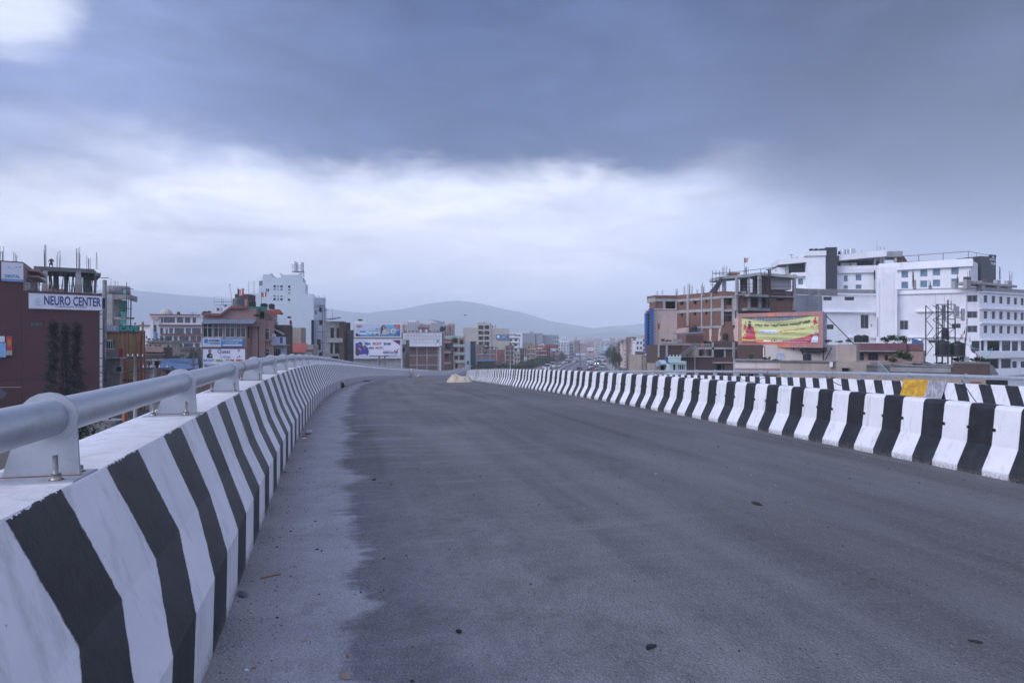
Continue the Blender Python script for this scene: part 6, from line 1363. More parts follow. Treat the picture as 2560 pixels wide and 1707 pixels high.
C=[b.fr(2094,641),b.fr(2212,627)]; mb=MB(); (xa,za),(xb,zb_)=C; mb.hexa([(xa,-1.2,za-1.),(xb,-1.2,zb_-1.25),(xb,8,zb_-1.25),(xa,8,za-1.),(xa,-1.2,za+.15),(xb,-1.2,zb_+.1),(xb,8,zb_+.1),(xa,8,za+.15)],'plaster_white'); mb.build('fascia',b.r)
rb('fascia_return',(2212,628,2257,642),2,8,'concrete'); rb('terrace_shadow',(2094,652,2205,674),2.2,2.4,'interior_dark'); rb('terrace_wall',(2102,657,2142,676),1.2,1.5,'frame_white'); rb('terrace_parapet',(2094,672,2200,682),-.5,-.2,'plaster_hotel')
for x in (2185,2200,2207,2237): rb('column',(x,645,x+5,672),.6,1.2,'concrete_light')
for x in (2126,2162,2180): rb('thin_post',(x,650,x+1.4,672),.6,.8,'wood_prop')
b.poly('sloping_tin',[(2215,640),(2257,640),(2268,656),(2245,658)],3,'wood_prop',.5); rb('stair_wall',(2187,676,2199,730),-.8,-.2,'concrete_light'); rb('dark_window',(2185,676,2199,698),-.85,-.801,'glass_dark')
e=Bd('white_blue_window_block','white block with eight blue windows, a red pipe rail and black sign tower on top',2200,142,2426,133,672,14)
we=[(2253,677,2271.5,695,'b',1),(2300,673.5,2319.5,692,'b',1),(2331.5,671.5,2351.5,689.5,'b',1),(2377.5,668,2398,687,'b',1),(2253,704,2271.5,722,'b',1),(2300,701,2319.5,719,'b',1),(2331.5,699,2351.5,717,'b',1),(2377.5,696,2398,715,'b',1)]
e.shell('plaster_white',front=we)
z0=e.H; mb=MB(); mb.box(-.2,-.7,z0-.5,e.W+.4,6,z0+1.0,'plaster_white'); mb.build('fascia',e.r)
e2=Bd('block_return','narrow receding white side of the blue-window block',2426,133,2453,141,650,5,base=735); e2.shell('plaster_hotel',floors=0)
k2=Bd('sign_tower','black clad tower with pale stacked lettering ROYAL TULIP at the roof corner',2453,138,2490,140,640,5,base=735); k2.shell('black_clad'); k2.box('top_frame',(2478,637,2491,643),-.2,.3,'black_clad')
k2.text('ROYAL',(2475,646,2489,652),-.06,'white_print',.02); k2.text('TULIP',(2477,656,2489,662),-.06,'white_print',.02); k2.ell('emblem',2483,643,2,2,-.25,'white_print',.03)
for (x0_,y0_,x1_,y1_) in ((2255,641,2422,628.5),(2255,655,2422,648)): e.rod('pipe_rail',[(x0_,y0_,.2),(x1_,y1_,.2)],.06,'maroon_paint')
for x in (2255,2297,2358,2421): e.rod('pipe_post',[(x,641-(x-2255)*.075,.2),(x,661-(x-2255)*.06,.2)],.06,'maroon_paint')
e2.rod('pipe_rail',[(2422,628.5,0),(2490,642,4)],.06,'maroon_paint'); e2.rod('pipe_post',[(2441,633,2),(2441,655,2)],.05,'maroon_paint')
for x,w in ((2028,10),(2040,11),(2053,12)): tank(x,628,621.5,w,148,'black','black tank lying among three on top of the white stair tower','three tanks on the stair tower')
tank(2128,634,621,17,149,'steel','steel tank right of the pair on the long white roof','roof steel tanks'); tank(2108,636,623,13,150,'steel','steel tank left of the pair on the long white roof, near the black tower','roof steel tanks'); tank(1989,649,642,14,150,'steel','squat bright tank on the left roof end of the white rear block'); tank(2098,636,628,6,148,'black','small black tank squeezed beside the black tower strip')
for x,y,h in ((2192,624,14),(2200,624,12),(2210,628,10),(2155,632,8),(2140,632,8)): rebars(b,x,y,1,h,2,3)
s=at(b,'roof_antenna','thin cross antenna at the left end of the white rear block','antenna'); s.rod('mast',[(1979,648,0),(1979,636,0)],.05,'pipe_dark'); s.rod('arm',[(1972,637,0),(1983,637,0)],.05,'pipe_dark')
# cables hanging over the far rail
def oy(px,dz): pass
wire('loose_cable',[P(1920,927,26),P(1905,945,25.6),P(1860,950,25.4),P(1850,937,27)],.012,'thin black cable looped over the far pipe rail, left one','cable',sag=.1)
wire('loose_cable',[P(2065,940,21.5),P(2110,965,21.2),P(2160,990,21)],.012,'thin black cable slanting from the far rail down the striped wall','cable',sag=.05)
wire('loose_cable',[P(2404,948,18.5),P(2420,975,18),P(2447,1012,17.2)],.012,'thin cable hanging down at the right end of the far wall','cable',sag=.02)
# coloured sheets over the joint of the outer wall
def wallsheet(ya,yb,za,zb_,mat,name,label,rag=.0):
    root=empty(name,label=label,cat='sheet'); mb=MB(); n=14; a,c_=ya,yb
    for i in range(n):
        for j in range(6):
            def q(i_,j_):
                s_=a+(c_-a)*i_/n; v=za+(zb_-za)*j_/6; 
                o=0 if v<.36 else .12*(v-.36)/.28 if v<.64 else .12+.105*(v-.64)/.39
                bump=.03+.02*abs(math.sin(i_*1.1+j_*1.7))*rag+.015*math.sin(i_*.5+j_*.8)*rag
                return way(s_,LATO-.0+o-bump,v+rag*.02*math.sin(i_*2.3))
            mb.face([q(i,j),q(i+1,j),q(i+1,j+1),q(i,j+1)],mat)
    mb.build('sheet_face',root); return root
wallsheet(s_px(LATO+.22,2366),s_px(LATO+.22,2322),.05,1.12,'silver_sheet','silver_sheet','crumpled silver sheet wrapped round the joint of the far striped wall',1.)
wallsheet(s_px(LATO+.22,2321.5),s_px(LATO+.22,2260),.05,1.13,'yellow_sheet','yellow_sheet','rust-spotted yellow sheet covering the far striped wall beside the silver one',.3)
# ================================================================== GROUND, STREET, DISTANCE
def groundmat():
    m,t,b=newmat('town_ground'); co=t.coord('Object'); n=t.noise(co,.03,5,.6); n2=t.noise(co,.6,4)
    c=t.mix(t.mr(n,.4,.6),(.10,.09,.075),(.05,.065,.035)); c=t.mix(t.mr(n2,.4,.7,0,.5),c,(.14,.13,.12)); t.put(b.inputs['Base Color'],c); b.inputs['Roughness'].default_value=.95; M['town_ground']=m
    m,t,b=newmat('street_asphalt'); co=t.coord('Object'); n=t.noise(co,.08,4,.6); n2=t.noise(co,1.5,4); c=t.mix(t.mr(n,.35,.7),(.115,.112,.112),(.17,.165,.165)); c=t.mix(t.mr(n2,.4,.7,0,.4),c,(.10,.098,.098)); t.put(b.inputs['Base Color'],c); b.inputs['Roughness'].default_value=.85; M['street_asphalt']=m
    m,t,b=newmat('hill_forest'); co=t.coord('Object'); n=t.noise(co,.004,6,.65); c=t.mix(t.mr(n,.35,.7),(.06,.085,.08),(.10,.13,.115)); t.put(b.inputs['Base Color'],c); b.inputs['Roughness'].default_value=1; M['hill_forest']=m
groundmat()
mb=MB(); ys_=[-400,-50,50,100,150,200,250,300,360,420,500,600,700,800,900,1100,1400,1800,2200,2600,3000,4500,8500]; xs_=[-7000,-3000,-1200,-400,-100,0,100,400,1200,3000,7000]
for y0,y1 in zip(ys_,ys_[1:]):
    for x0,x1 in zip(xs_,xs_[1:]): mb.face([(x0,y0,gz(y0)-.02),(x1,y0,gz(y0)-.02),(x1,y1,gz(y1)-.02),(x0,y1,gz(y1)-.02)],'town_ground')
tag(mb.build('ground'),kind='structure')
def Cx(y): return 23+.12*(y-248)
def strip(name,l0,l1,y0,y1,mat,dz,kind='structure',h=0):
    mb=MB(); y=y0
    while y<y1:
        yn=min(y1,y+12)
        p=[(Cx(y)+l0,y,gz(y)+dz),(Cx(y)+l1,y,gz(y)+dz),(Cx(yn)+l1,yn,gz(yn)+dz),(Cx(yn)+l0,yn,gz(yn)+dz)]
        if h: mb.hexa([(a,b_,c-.05) for a,b_,c in p]+[(a,b_,c+h) for a,b_,c in p],mat)
        else: mb.face(p,mat)
        y=yn
    return tag(mb.build(name),kind=kind)
strip('street',-10.5,12,170,1150,'street_asphalt',.02)
strip('pavement',-14,-10.5,170,1100,'concrete',.0,h=.14); strip('pavement',12,15,170,1100,'concrete',.0,h=.14)
strip('kerb_divider',-5.2,-4.5,170,900,'concrete_light',0,h=.35); strip('kerb_divider',5.4,6.0,170,560,'concrete_light',0,h=.25)
for l in (-1.4,1.8): strip('lane_marking',l,l+.14,190,560,'frame_white',.026)
# vehicles
def paint(name,c): return S(name,c,.3,var=.03,spec=.6)
CARC=[paint('car_'+n,c) for n,c in (('white',(.62,.62,.64)),('silver',(.35,.36,.38)),('red',(.40,.03,.03)),('blue',(.05,.11,.30)),('dark',(.05,.05,.06)),('teal',(.10,.30,.32)))]
S('tyre',(.02,.02,.02),.9); S('headlight',(.8,.8,.75),.3,emit=((1,.93,.75,1),9.)); S('tail_red',(.4,.02,.02),.4)
def wheel():
    mb=MB(); mb.tube([(-.1,0,.32),(.1,0,.32)],.32,'tyre',12); mb.tube([(-.11,0,.32),(.11,0,.32)],.17,'frame_grey',8); return mb.mesh('wheel')
WH=wheel()
def carmesh(kind):
    """profile along y (length), z up, extruded in x with tumblehome; nose towards -y (the viewer)"""
    if kind=='car': low=[(-2.0,.3),(-2.05,.62),(-1.9,.78),(-1.0,.92),(1.6,.95),(1.95,.85),(2.0,.3)]; top=[(-1.0,.92),(-.35,1.42),(1.0,1.46),(1.6,.95)]; w=.85
    elif kind=='van': low=[(-2.3,.3),(-2.35,.8),(-2.1,1.15),(2.2,1.2),(2.25,.3)]; top=[(-2.1,1.15),(-1.6,1.95),(2.1,2.0),(2.2,1.2)]; w=.9
    elif kind=='bus': low=[(-4.4,.35),(-4.5,1.1),(-4.45,1.35),(4.4,1.35),(4.4,.35)]; top=[(-4.45,1.35),(-4.2,2.7),(4.3,2.7),(4.4,1.35)]; w=1.15
    else: low=[(-3.0,.5),(-3.05,1.2),(-2.8,1.4),(-1.4,1.4),(-1.4,1.0),(3,1.0),(3,.5)]; top=[(-2.8,1.4),(-2.6,2.2),(-1.5,2.3),(-1.4,1.4)]; w=1.05
    def ext(pts,w0,w1,mat,mb):
        n=len(pts); z0=min(p[1] for p in pts); z1=max(p[1] for p in pts)
        def ww(z): return w0+(w1-w0)*(z-z0)/(z1-z0+1e-6)
        L=[(-ww(z),y,z) for y,z in pts]; Rr=[(ww(z),y,z) for y,z in pts]; mb.face(L[::-1],mat); mb.face(Rr,mat)
        for i in range(n): j=(i+1)%n; mb.face([L[i],L[j],Rr[j],Rr[i]],mat)
    bm=MB(); ext(low,w,w,'car_white',bm)
    if kind=='truck': bm.box(-1.1,-1.2,1.0,1.1,3.0,2.6,'frame_grey')
    roof=[(y,z) for y,z in top]; zr=max(z for y,z in roof)
    bm.box(-w*.8,min(y for y,z in top if z>zr-.15)+.1,zr-.02,w*.8,max(y for y,z in top if z>zr-.15)-.1,zr+.04,'car_white')
    if kind!='car': bm.box(-w*.86,min(y for y,z in top if z>zr-.15),zr-.35,w*.86,max(y for y,z in top if z>zr-.15),zr-.021,'car_white')
    g=MB(); ext(top,w*.97,w*.82,'glass_dark',g)
    return bm.mesh('body'),g.mesh('cabin_glass'),w,low
VM={k:carmesh(k) for k in ('car','van','bus','truck')}
lm=MB(); lm.lathe([(0,-.03),(.1,-.02),(.12,0),(0,.02)],'frame_white',8); HL=lm.mesh('headlight'); lm=MB(); lm.lathe([(0,-.06),(.14,-.03),(.16,0),(0,.02)],'headlight',8); HLL=lm.mesh('headlight')
def vehicle(kind,x,y,col,label,rz=0,lit=False,group='vehicles on the street beyond the flyover'):
    bm,g,w,low=VM[kind]; t=empty({'car':'parked_car','van':'van','bus':'bus','truck':'truck'}[kind],(x,y,gz(y)+.03),rz,label,{'car':'car'}.get(kind,kind),group)
    o=link('body',bm,t); o.material_slots[0].link='OBJECT'; o.material_slots[0].material=CARC[col]
    link('cabin_glass',g,t); L=abs(low[0][0])*.66
    for sx in (-1,1):
        for sy in (-1,1): link('wheel',WH,t,(sx*(w-.1),sy*L,0))
        h=link('headlight',HLL if lit else HL,t,(sx*w*.7,low[0][0]-.03,.62 if kind!='bus' else .8)); h.rotation_euler=(R(90),0,0)
    return t
def vpx(kind,px,py,col,label,away=True,lit=False,g='vehicles on the street beyond the flyover'):
    p=ground_at(px,py); return vehicle(kind,p.x,p.y,col,label,(math.pi if away else 0)-math.atan(.12)+random.uniform(-.04,.04),lit,g)
cs=['white','silver grey','red','blue','dark','teal']
V_=[('car',1417.5,907.5,0,'white car in the left lane beside the rear of a darker car',1,0),('car',1424,908,4,'dark car just right of the white one in the left lane',1,0),('van',1382.5,919,0,'white van alone in the left lane by the hedge',1,0),('car',1395,918.5,0,'pale car left of a pair in the left lane',1,0),('car',1399,916.5,1,'silver car right of a pair in the left lane',1,0),('van',1368,925,0,'pale van lowest in the left lane, by the striped blocks',1,0),
('truck',1442,905,1,'pale truck parked at the end of the empty middle lanes',1,0),('car',1435,905,0,'white car left of the pale truck at the end of the middle lanes',1,0),('truck',1456,904.5,4,'dark truck right of the pale one at the end of the middle lanes',1,0),('car',1443,906.5,4,'dark car in front of the pale truck',1,0),
('bus',1473,906,0,'white bus side-on where the right lanes narrow',1,0),('car',1480,905.5,0,'white car behind the white bus on the right lanes',0,0),('car',1484,902,1,'car with bright headlights far up the right lanes',0,1),('car',1491.5,911.5,4,'car with lit headlights in the middle of the right lanes',0,1),('van',1499,910,3,'blue van in the right lanes beside the lit car',0,0),('car',1500,906,2,'red car above the blue van in the right lanes',0,0),('bus',1497,899,1,'grey bus far up the right lanes',0,0),('bus',1505,902,0,'pale bus standing at the right edge of the far lanes',0,0),
('car',1483,914,0,'white car roof just behind the lit car in the right lanes',0,0),('van',1479,923,0,'white van lowest left of the right lanes cluster',0,0),('car',1489,925,5,'teal car right of the lowest white van',0,0),('car',1481,929,2,'red and white car low in the right lanes near the rail',0,0),('car',1505,920,1,'silver car at the outer edge of the right lanes',0,0),('car',1474,934,4,'car with lit headlight just above the far rail',0,1),('van',1511,912,1,'grey van parked along the right pavement',1,0),('car',1486,899,4,'small dark car among the farthest traffic left',0,0),('car',1480,897.5,1,'small silver car among the farthest traffic',0,0),('car',1452,898,2,'small red car beyond the trucks',1,0),('van',1462,897,0,'small white van beyond the dark truck',1,0),('car',1470,899,3,'small blue car left of the farthest traffic',0,0)]
for v in V_: vpx(v[0],v[1],v[2],v[3],v[4],bool(v[5]),bool(v[6]))
# people and rickshaws at the left edge
for i,(px,py,m,l) in enumerate(((1354,929,1,'pedestrian in red at the left kerb nearest the striped blocks'),(1378.5,924,1,'pedestrian in red right of the pale van in the left lane'),(1368,927,3,'pedestrian in blue beside the pale van'),(1408,914.5,0,'dark clad pedestrian on the left kerb'),(1410,911,0,'dark clad pedestrian farther up the left kerb'),(1467.5,919,0,'dark clad pedestrian crossing at the right lanes'),(1357,928,2,'pedestrian in a white top at the left kerb'))):
    p=ground_at(px,py); person(p.x,p.y,p.z,PM[m] if m else PM[2],l,random.uniform(0,6),'people on the far street')
vpx('car',1449,930,4,'dark car standing under the lamp post in the middle lanes',True)
p=ground_at(1450,925); mb=MB(); mb.tube([(0,0,0),(0,0,8.6)],.12,'pipe_dark',6); t=empty('street_lamp',(p.x,p.y,p.z),0,'single dark lamp post standing in the empty middle lanes','street lamp'); mb.build('pole',t); mb=MB(); mb.box(-.8,-.15,8.5,.8,.15,8.65,'pipe_dark'); mb.build('lamp_head',t)
# footbridge
yb=600.; b=Bd('footbridge','long footbridge with advertising panels spanning the street under the hills',1420,yb,1516,yb,883,3,cat='bridge')
b.box('deck',(1420,884,1515,889),0,2.5,'frame_grey')
for i,(a,c_,m) in enumerate(((1424,1439,'navy_print'),(1439.5,1464,'pale_print'),(1466,1497,'plaster_pink'),(1499,1514,'navy_print'))): b.box('advert_panel',(a,883.5,c_,887.5),-.3,-.02,m)
for a,c_ in ((1420,1427),(1462,1463),(1514,1516)): b.box('pier',(a,886,c_,902),.3,2.,'concrete_light')
# trees
gh='trees in the hedge row along the street'
rg=random.Random(3)
y=228.
while y<640:
    for l in (-16.5,-19.5):
        r=rg.uniform(1.7,2.6)*(1 if y<300 else 1.25); h=(2.3+min(2.6,max(0,(y-228)/60)))*rg.uniform(.85,1.2)
        tree(Cx(y)+l+rg.uniform(-1,1),y+rg.uniform(-2,2),gz(y),h,min(r,h*.62),rg.choice([0,1,1,3]),'green roadside tree in the dense row left of the street',gh)
    y+=rg.uniform(3.4,4.6)*(1 if y<340 else 1.5)
for i in range(40):
    y=rg.uniform(232,262); x=rg.uniform(-15,4); tree(x,y,gz(y),rg.uniform(1.9,2.9),rg.uniform(1.2,1.7),rg.choice([0,1,3]),'low bushy tree behind the far end of the striped blocks','bushes beyond the end of the flyover')
for i in range(16):
    y=205+i*13+rg.uniform(-3,3); tree(Cx(y)+14.5+rg.uniform(-1.5,1.5),y,gz(y),rg.uniform(4.8,6.2)*(1+.25*(i>4)),rg.uniform(1.5,2.0),rg.choice([0,1,2]),'leafy tree in the tall row right of the street','trees right of the street')
# roadside poles
for i in range(15):
    y=232+i*22; x=Cx(y)-22+rg.uniform(-1,1); t=empty('utility_pole',(x,y,gz(y)),0,'grey concrete pole standing among the trees left of the street','utility pole','poles left of the street'); mb=MB(); h=rg.uniform(8.5,10.5); mb.tube([(0,0,0),(0,0,h)],.16,'pole_concrete',6); mb.build('pole',t); mb=MB(); mb.box(-.9,-.05,h-.5,.9,.05,h-.38,'pipe_dark'); mb.box(-.7,-.05,h-1.3,.7,.05,h-1.2,'pipe_dark'); mb.build('crossarm',t)
for i in range(12):
    y=215+i*17; x=Cx(y)+18+rg.uniform(-1,1); t=empty('utility_pole',(x,y,gz(y)),0,'dark pole with crossarms among the clutter right of the street','utility pole','poles right of the street'); mb=MB(); h=rg.uniform(9,11); mb.tube([(0,0,0),(0,0,h)],.17,'pipe_dark' if i%2 else 'pole_concrete',6); mb.build('pole',t); mb=MB(); mb.box(-1.1,-.06,h-.6,1.1,.06,h-.45,'pipe_dark'); mb.box(-1,-.06,h-1.4,1,.06,h-1.3,'pipe_dark'); mb.build('crossarm',t)
# named mid-distance houses
def house(px0,px1,top,Y,mat,label,nx=3,ny=3,st='d',band=None,extra=None,d=9,name='town_house',y1=None,group='houses along the street'):
    b=Bd(name,label,px0,Y,px1,Y,top,d,group=group); hpx=(gz(Y)*-1)/Y*F+CY; n=ny; y0=top+1.5; rows=[(y0+(hpx-y0)*(k+.2)/n,y0+(hpx-y0)*(k+.68)/n) for k in range(n)]
    cols=[(px0+(px1-px0)*(k+.22)/nx,px0+(px1-px0)*(k+.78)/nx) for k in range(nx)]
    b.shell(mat,front=[(c0,r0,c1,r1,st if (i+j)%3 else 'o',1) for i,(r0,r1) in enumerate(rows) for j,(c0,c1) in enumerate(cols)],parapet=.5)
    if band:
        for r0,r1 in rows: b.box('balcony_band',(px0,r1+.3,px1,r1+2.2*min(1,220/Y)),-.9,-.0,band)
    return b
h=house(1395,1423,852,560,'plaster_hotel','white many-storeyed house with grid balconies at the far end of the tree row',4,6,band='frame_white'); house(1423,1433,857,570,'plaster_grey','narrow grey house with white floor bands beside the gridded white one',2,5,band='frame_white')
house(1436,1450,852,760,'brick_pale','slim brick-red tower house above the footbridge left end',2,8); house(1452,1470,858,900,'plaster_rose','rose-grey block behind the red roadside billboard',4,5); house(1488,1503,857,820,'plaster_cream','pale grey block behind the right end of the footbridge',3,5); house(1503,1512,852,800,'plaster_bluegrey','tall blue-grey building beside the light blue billboard',2,7)
house(1264,1284,866,300,'brick','orange brick house with concrete frame left of the grey slab block',3,4,band='concrete_light'); house(1300,1320,873,330,'brick_dark','brown brick house under the grey slab block',3,4); house(1319,1338,862,330,'plaster_yellow','ochre house with bay windows under the grey slab block',3,4,'w',band='frame_white',); house(1341,1366,868,350,'red_roof','reddish shop house with white sign bands',4,4,band='plaster_hotel'); house(1366,1396,863,370,'maroon_paint','dark reddish house row behind the poles',5,4,band='brick_dark'); house(1378,1396,872,360,'plaster_rose','rose house with a light blue sign behind the poles',3,3); house(1285,1300,882,300,'plaster_tan','small tan house left of the street trees',2,3)
house(1387,1397,838,520,'plaster_teal','pale teal house top right of the grey slab block',2,6); house(1397,1404,848,640,'plaster_hotel','thin white house behind the pale teal one',1,6); house(1404,1419,843,700,'mint_tower','pale block above the gridded white house',3,3)
h=house(1590,1607,850,215,'plaster_hotel','pale grey house with one small window column left of the blue fins',2,6); house(1577,1590,846,225,'brick_pale','slim reddish house with a red box on its roof',2,6,band='plaster_hotel'); h.box('roof_hedge',(1588,845,1606,850),.5,4,'leaf_mid')
house(1560,1577,862,260,'plaster_peach','pinkish house with red awnings right of the street',2,6,band='plaster_hotel'); house(1602,1616,884,190,'brick_dark','brown brick house at the foot of the pale grey one',2,3,band='plaster_tan'); house(1540,1560,868,330,'plaster_rose','dim rose house behind the tall trees right of the street',3,4); house(1589,1612,905,185,'plaster_pink','low pink house just above the far rail right of the trees',3,2); house(1524,1541,862,430,'plaster_grey','grey house row end right of the footbridge',3,4); house(1575,1592,868,240,'plaster_pale','pale stained house with balconies right of the trees',2,5,band='plaster_rose')
def sboard(px0,py0,px1,py1,Y,m1,m2,label):
    s=Bd('roadside_billboard',label,px0,Y,px1,Y,py0,.6,cat='billboard',base=py1); s.box('board',(px0,py0,px1,py1),0,.5,m1); s.box('poster',(px0+1.2,py0+1,px1-1.2,py1-1),-.15,-.01,m2); s.box('print_band',(px0+3,(py0+py1)/2-1,px1-4,(py0+py1)/2+1.2),-.2,-.16,m1); s.rod('post',[((px0+px1)/2,py1,.3),((px0+px1)/2,py1+20,.3)],.2,'pipe_dark'); return s
sboard(1467,868,1485,877.5,700,'red_print','white_print','red-framed white billboard above the middle of the footbridge'); sboard(1508.5,865,1526,876,640,'sky_print','pale_print','light blue billboard above the right end of the footbridge'); sboard(1379,872,1390,878,340,'pale_print','light_blue','small light blue sign among the poles left of the street'); sboard(1342,869,1357,872,320,'frame_white','red_print','red and white shop sign left of the street poles'); sboard(1564,874,1575,882,250,'orange_print','red_print','red and orange sign on the houses right of the street'); sboard(1310,893,1317,903,270,'frame_white','grey_print','tall pale advertising box among the poles left of the street')
# town beyond: individual houses, then one distant mass
hm=[]
wallc=['plaster_hotel','plaster_peach','brick_pale','plaster_rose','plaster_cream','plaster_bluegrey','plaster_salmon','plaster_tan','plaster_pink','brick','plaster_teal','concrete_light']
for v in range(24):
    mb=MB(); w=rg.uniform(7,13); d=rg.uniform(8,12); fl=rg.randint(3,6); h=fl*2.9; m=wallc[v%12]
    mb.box(-w/2,0,-3,w/2,d,h,m); n=max(2,int(w/2.6))
    for f in range(fl):
        for k in range(n):
            x0=-w/2+w*(k+.22)/n; mb.box(x0,-.04,f*2.9+.9,x0+w*.5/n,-.002,f*2.9+2.2,'glass_dark')
        if rg.random()<.6: mb.box(-w/2-.1,-.8,f*2.9+2.6,w/2+.1,-.05,f*2.9+2.85,'frame_white' if v%3 else 'concrete')
    for k in range(3):
        y0=d*(k+.25)/3
        for f in range(fl):
            for s_ in (-1,1): mb.box(s_*w/2,y0,f*2.9+.9,s_*(w/2+.04),y0+1.2,f*2.9+2.2,'glass_dark')
    mb.box(-w/2-.05,-.05,h,w/2+.05,.1,h+.8,m); mb.box(-w*.2,d*.3,h,w*.25,d*.7,h+2.4,m if v%2 else 'concrete')
    if v%3==0: mb.lathe([(.6,0),(.6,1.1),(.2,1.3),(0,1.3)],'black_plastic',8,w*.35,d*.5,h+.1)
    if v%4==1: mb.prism([(-w/2,-.3),(w/2,-.3),(w/2,d),(-w/2,d)],.2,'red_roof',z0=h+.9)
    hm.append(mb.mesh('walls'))
def clear(x,y,mar=16): 
    c=Cx(y); return not (c-mar-10<x<c+mar+16)
cnt=0
spots=[]
for i in range(5000):
    y=rg.uniform(380,1500)**1.0; px=rg.uniform(-150,2700); x=XatY(px,y)
    if not clear(x,y): continue
    if 1240<px<1640: pr=1.
    elif y>700: pr=.12
    else: continue
    if rg.random()>pr: continue
    if any(abs(x-a)<13 and abs(y-c_)<16 for a,c_ in spots): continue
    spots.append((x,y))
    if len(spots)>=215: break
words=[('low','in the hazy town below the hills')]
for x,y in spots:
    o=link('distant_house',hm[rg.randrange(24)],None,(x,y,gz(y)),rg.uniform(-.35,.35)); tag(o,'small flat-roofed house in the hazy packed town below the hills','house','packed houses of the distant town')
for i in range(70):
    y=rg.uniform(420,1500); px=rg.uniform(1260,1640); x=XatY(px,y)
    if clear(x,y,6): tree(x,y,gz(y),rg.uniform(7,12),rg.uniform(3,4.5),rg.choice([0,2,1]),'dark tree between the packed houses of the distant town','trees in the distant town','tree')
mb=MB()
for i in range(6000):
    y=rg.uniform(1100,2700); x=rg.uniform(-1.0,1.0)*y*.85
    if abs(x-Cx(y))<28 and y<1300: continue
    w,d,h=rg.uniform(8,18),rg.uniform(8,14),rg.uniform(6,17)*(1 if rg.random()<.9 else 1.5); m=wallc[rg.randrange(12)]; g=gz(y); mb.box(x-w/2,y,g-3,x+w/2,y+d,g+h,m)
    for f in range(2,int(h/3)+1): mb.box(x-w*.42,y-.06,g+f*3-2,x+w*.42,y-.003,g+f*3-.9,'glass_grey')
    if i%3==0: mb.box(x-w*.2,y+d*.3,g+h,x+w*.15,y+d*.7,g+h+2.5,m)
tag(mb.build('distant_city'),kind='stuff')
# a belt of far trees
rgn=np.random.RandomState(5); n=34000; yv=rgn.uniform(1000,2900,n); xv=rgn.uniform(-.85,.85,n)*yv; gzv=np.array([gz(q) for q in yv]); clump=rgn.randint(0,2200,n); cy=rgn.uniform(1000,2900,2200); cxv=rgn.uniform(-.85,.85,2200)*cy; cg=np.array([gz(q) for q in cy]); hh=rgn.uniform(5,15,2200)
p=np.stack([cxv[clump]+rgn.normal(0,3.6,n),cy[clump]+rgn.normal(0,3,n),cg[clump]+hh[clump]*rgn.uniform(.15,1,n)],1); a=rgn.normal(0,1,(n,3)); a/=np.linalg.norm(a,axis=1)[:,None]; bb=np.cross(a,rgn.normal(0,1,(n,3))); bb/=np.linalg.norm(bb,axis=1)[:,None]; s_=rgn.uniform(1.,2.4,(n,1))
v=np.stack([p-a*s_,p-bb*s_,p+a*s_,p+bb*s_],1).reshape(-1,3); me=bpy.data.meshes.new('distant_trees'); me.from_pydata(v.tolist(),[],[(4*i,4*i+1,4*i+2,4*i+3) for i in range(n)]); me.materials.append(M['leaf_dark']); me.update(); tag(link('distant_trees',me),kind='stuff')
# hills
def hill(name,Y,ridge,label=None,rough=1.,base=860):
    px=[q[0] for q in ridge]; py=[q[1] for q in ridge]; mb=MB(); nx=220; ny=22; D=Y*.3; vs={}
    xs=np.linspace(px[0],px[-1],nx+1); r=np.random.RandomState(int(Y)); ns=[sum(r.uniform(-1,1)*math.sin(k*f+r.uniform(0,6)) for f in ()) for k in range(3)]
    ph=r.uniform(0,6,(8,3))
    def nz(x,y): return sum(math.sin(x*.0016*2**i+y*.0021*2**i+ph[i,0])*math.cos(x*.0011*2**i-y*.0017*2**i+ph[i,1])/1.75**i for i in range(7))
    for i,x_ in enumerate(xs):
        zt=(CY-np.interp(x_,px,py))/F*Y
        for j in range(ny+1):
            v_=j/ny; y=Y-D*(1-v_) if v_<=1 else Y; X=(x_-CX)/F*Y; prof=(v_)**1.25; z0=gz(Y-D)-4
            z=z0+(zt-z0)*prof+nz(X,y)*rough*Y*.0028*(4*v_*(1-v_)*.9+.10*v_)*3
            mb.v.append((X,y,z))
        mb.v.append(((x_-CX)/F*Y,Y+D*.5,gz(Y)-10))
    w=ny+2
    for i in range(nx):
        for j in range(w-1):
            a=i*w+j; mb.f.append((a,a+w,a+w+1,a+1)); mb.m.append(mb.mi('hill_forest')); mb.uv.append([(0,0)]*4); mb.sm.append(True)
    tag(mb.build(name),kind='structure')
hill('hills',4100,[(-500,760),(-100,716),(100,722),(326,726),(450,738),(630,752),(745,766),(900,790),(1100,815),(1300,832)])
hill('hills',3900,[(640,850),(745,776),(811,769),(870,780),(936,784),(1010,772),(1067,760),(1105,755),(1142,751),(1175,754),(1208,760),(1260,772),(1306,780),(1340,791),(1371,801),(1436,817),(1470,822),(1523,814),(1560,813),(1600,808),(1680,800),(1800,790),(1900,800),(2100,790),(2300,780),(2600,770),(3000,780)])
hill('hills',3000,[(1400,850),(1447,842),(1480,836),(1510,829),(1545,824),(1560,826),(1585,830),(1610,833),(1680,836),(1750,828),(1900,834),(2200,826),(2600,820)])
# bird
t=empty('bird',P(1163,788,120),R(60),'small dark bird gliding before the hills left of the centre','bird'); mb=MB()
mb.lathe([(0,-.22),(.05,-.1),(.06,.05),(.03,.18),(0,.24)],'dark_print',8); o=mb.build('body',t); o.rotation_euler=(R(90),0,0)
for s_ in (-1,1): mb=MB(); mb.plate([(0,-.06,0),(s_*.3,-.02,.12),(s_*.6,.08,.05),(s_*.28,.1,.1),(0,.08,0)],(0,0,1),.012,'dark_print'); mb.build('wing',t)
mb=MB(); mb.plate([(0,.15,0),(.06,.34,0),(-.06,.34,0)],(0,0,1),.01,'dark_print'); mb.build('tail',t)
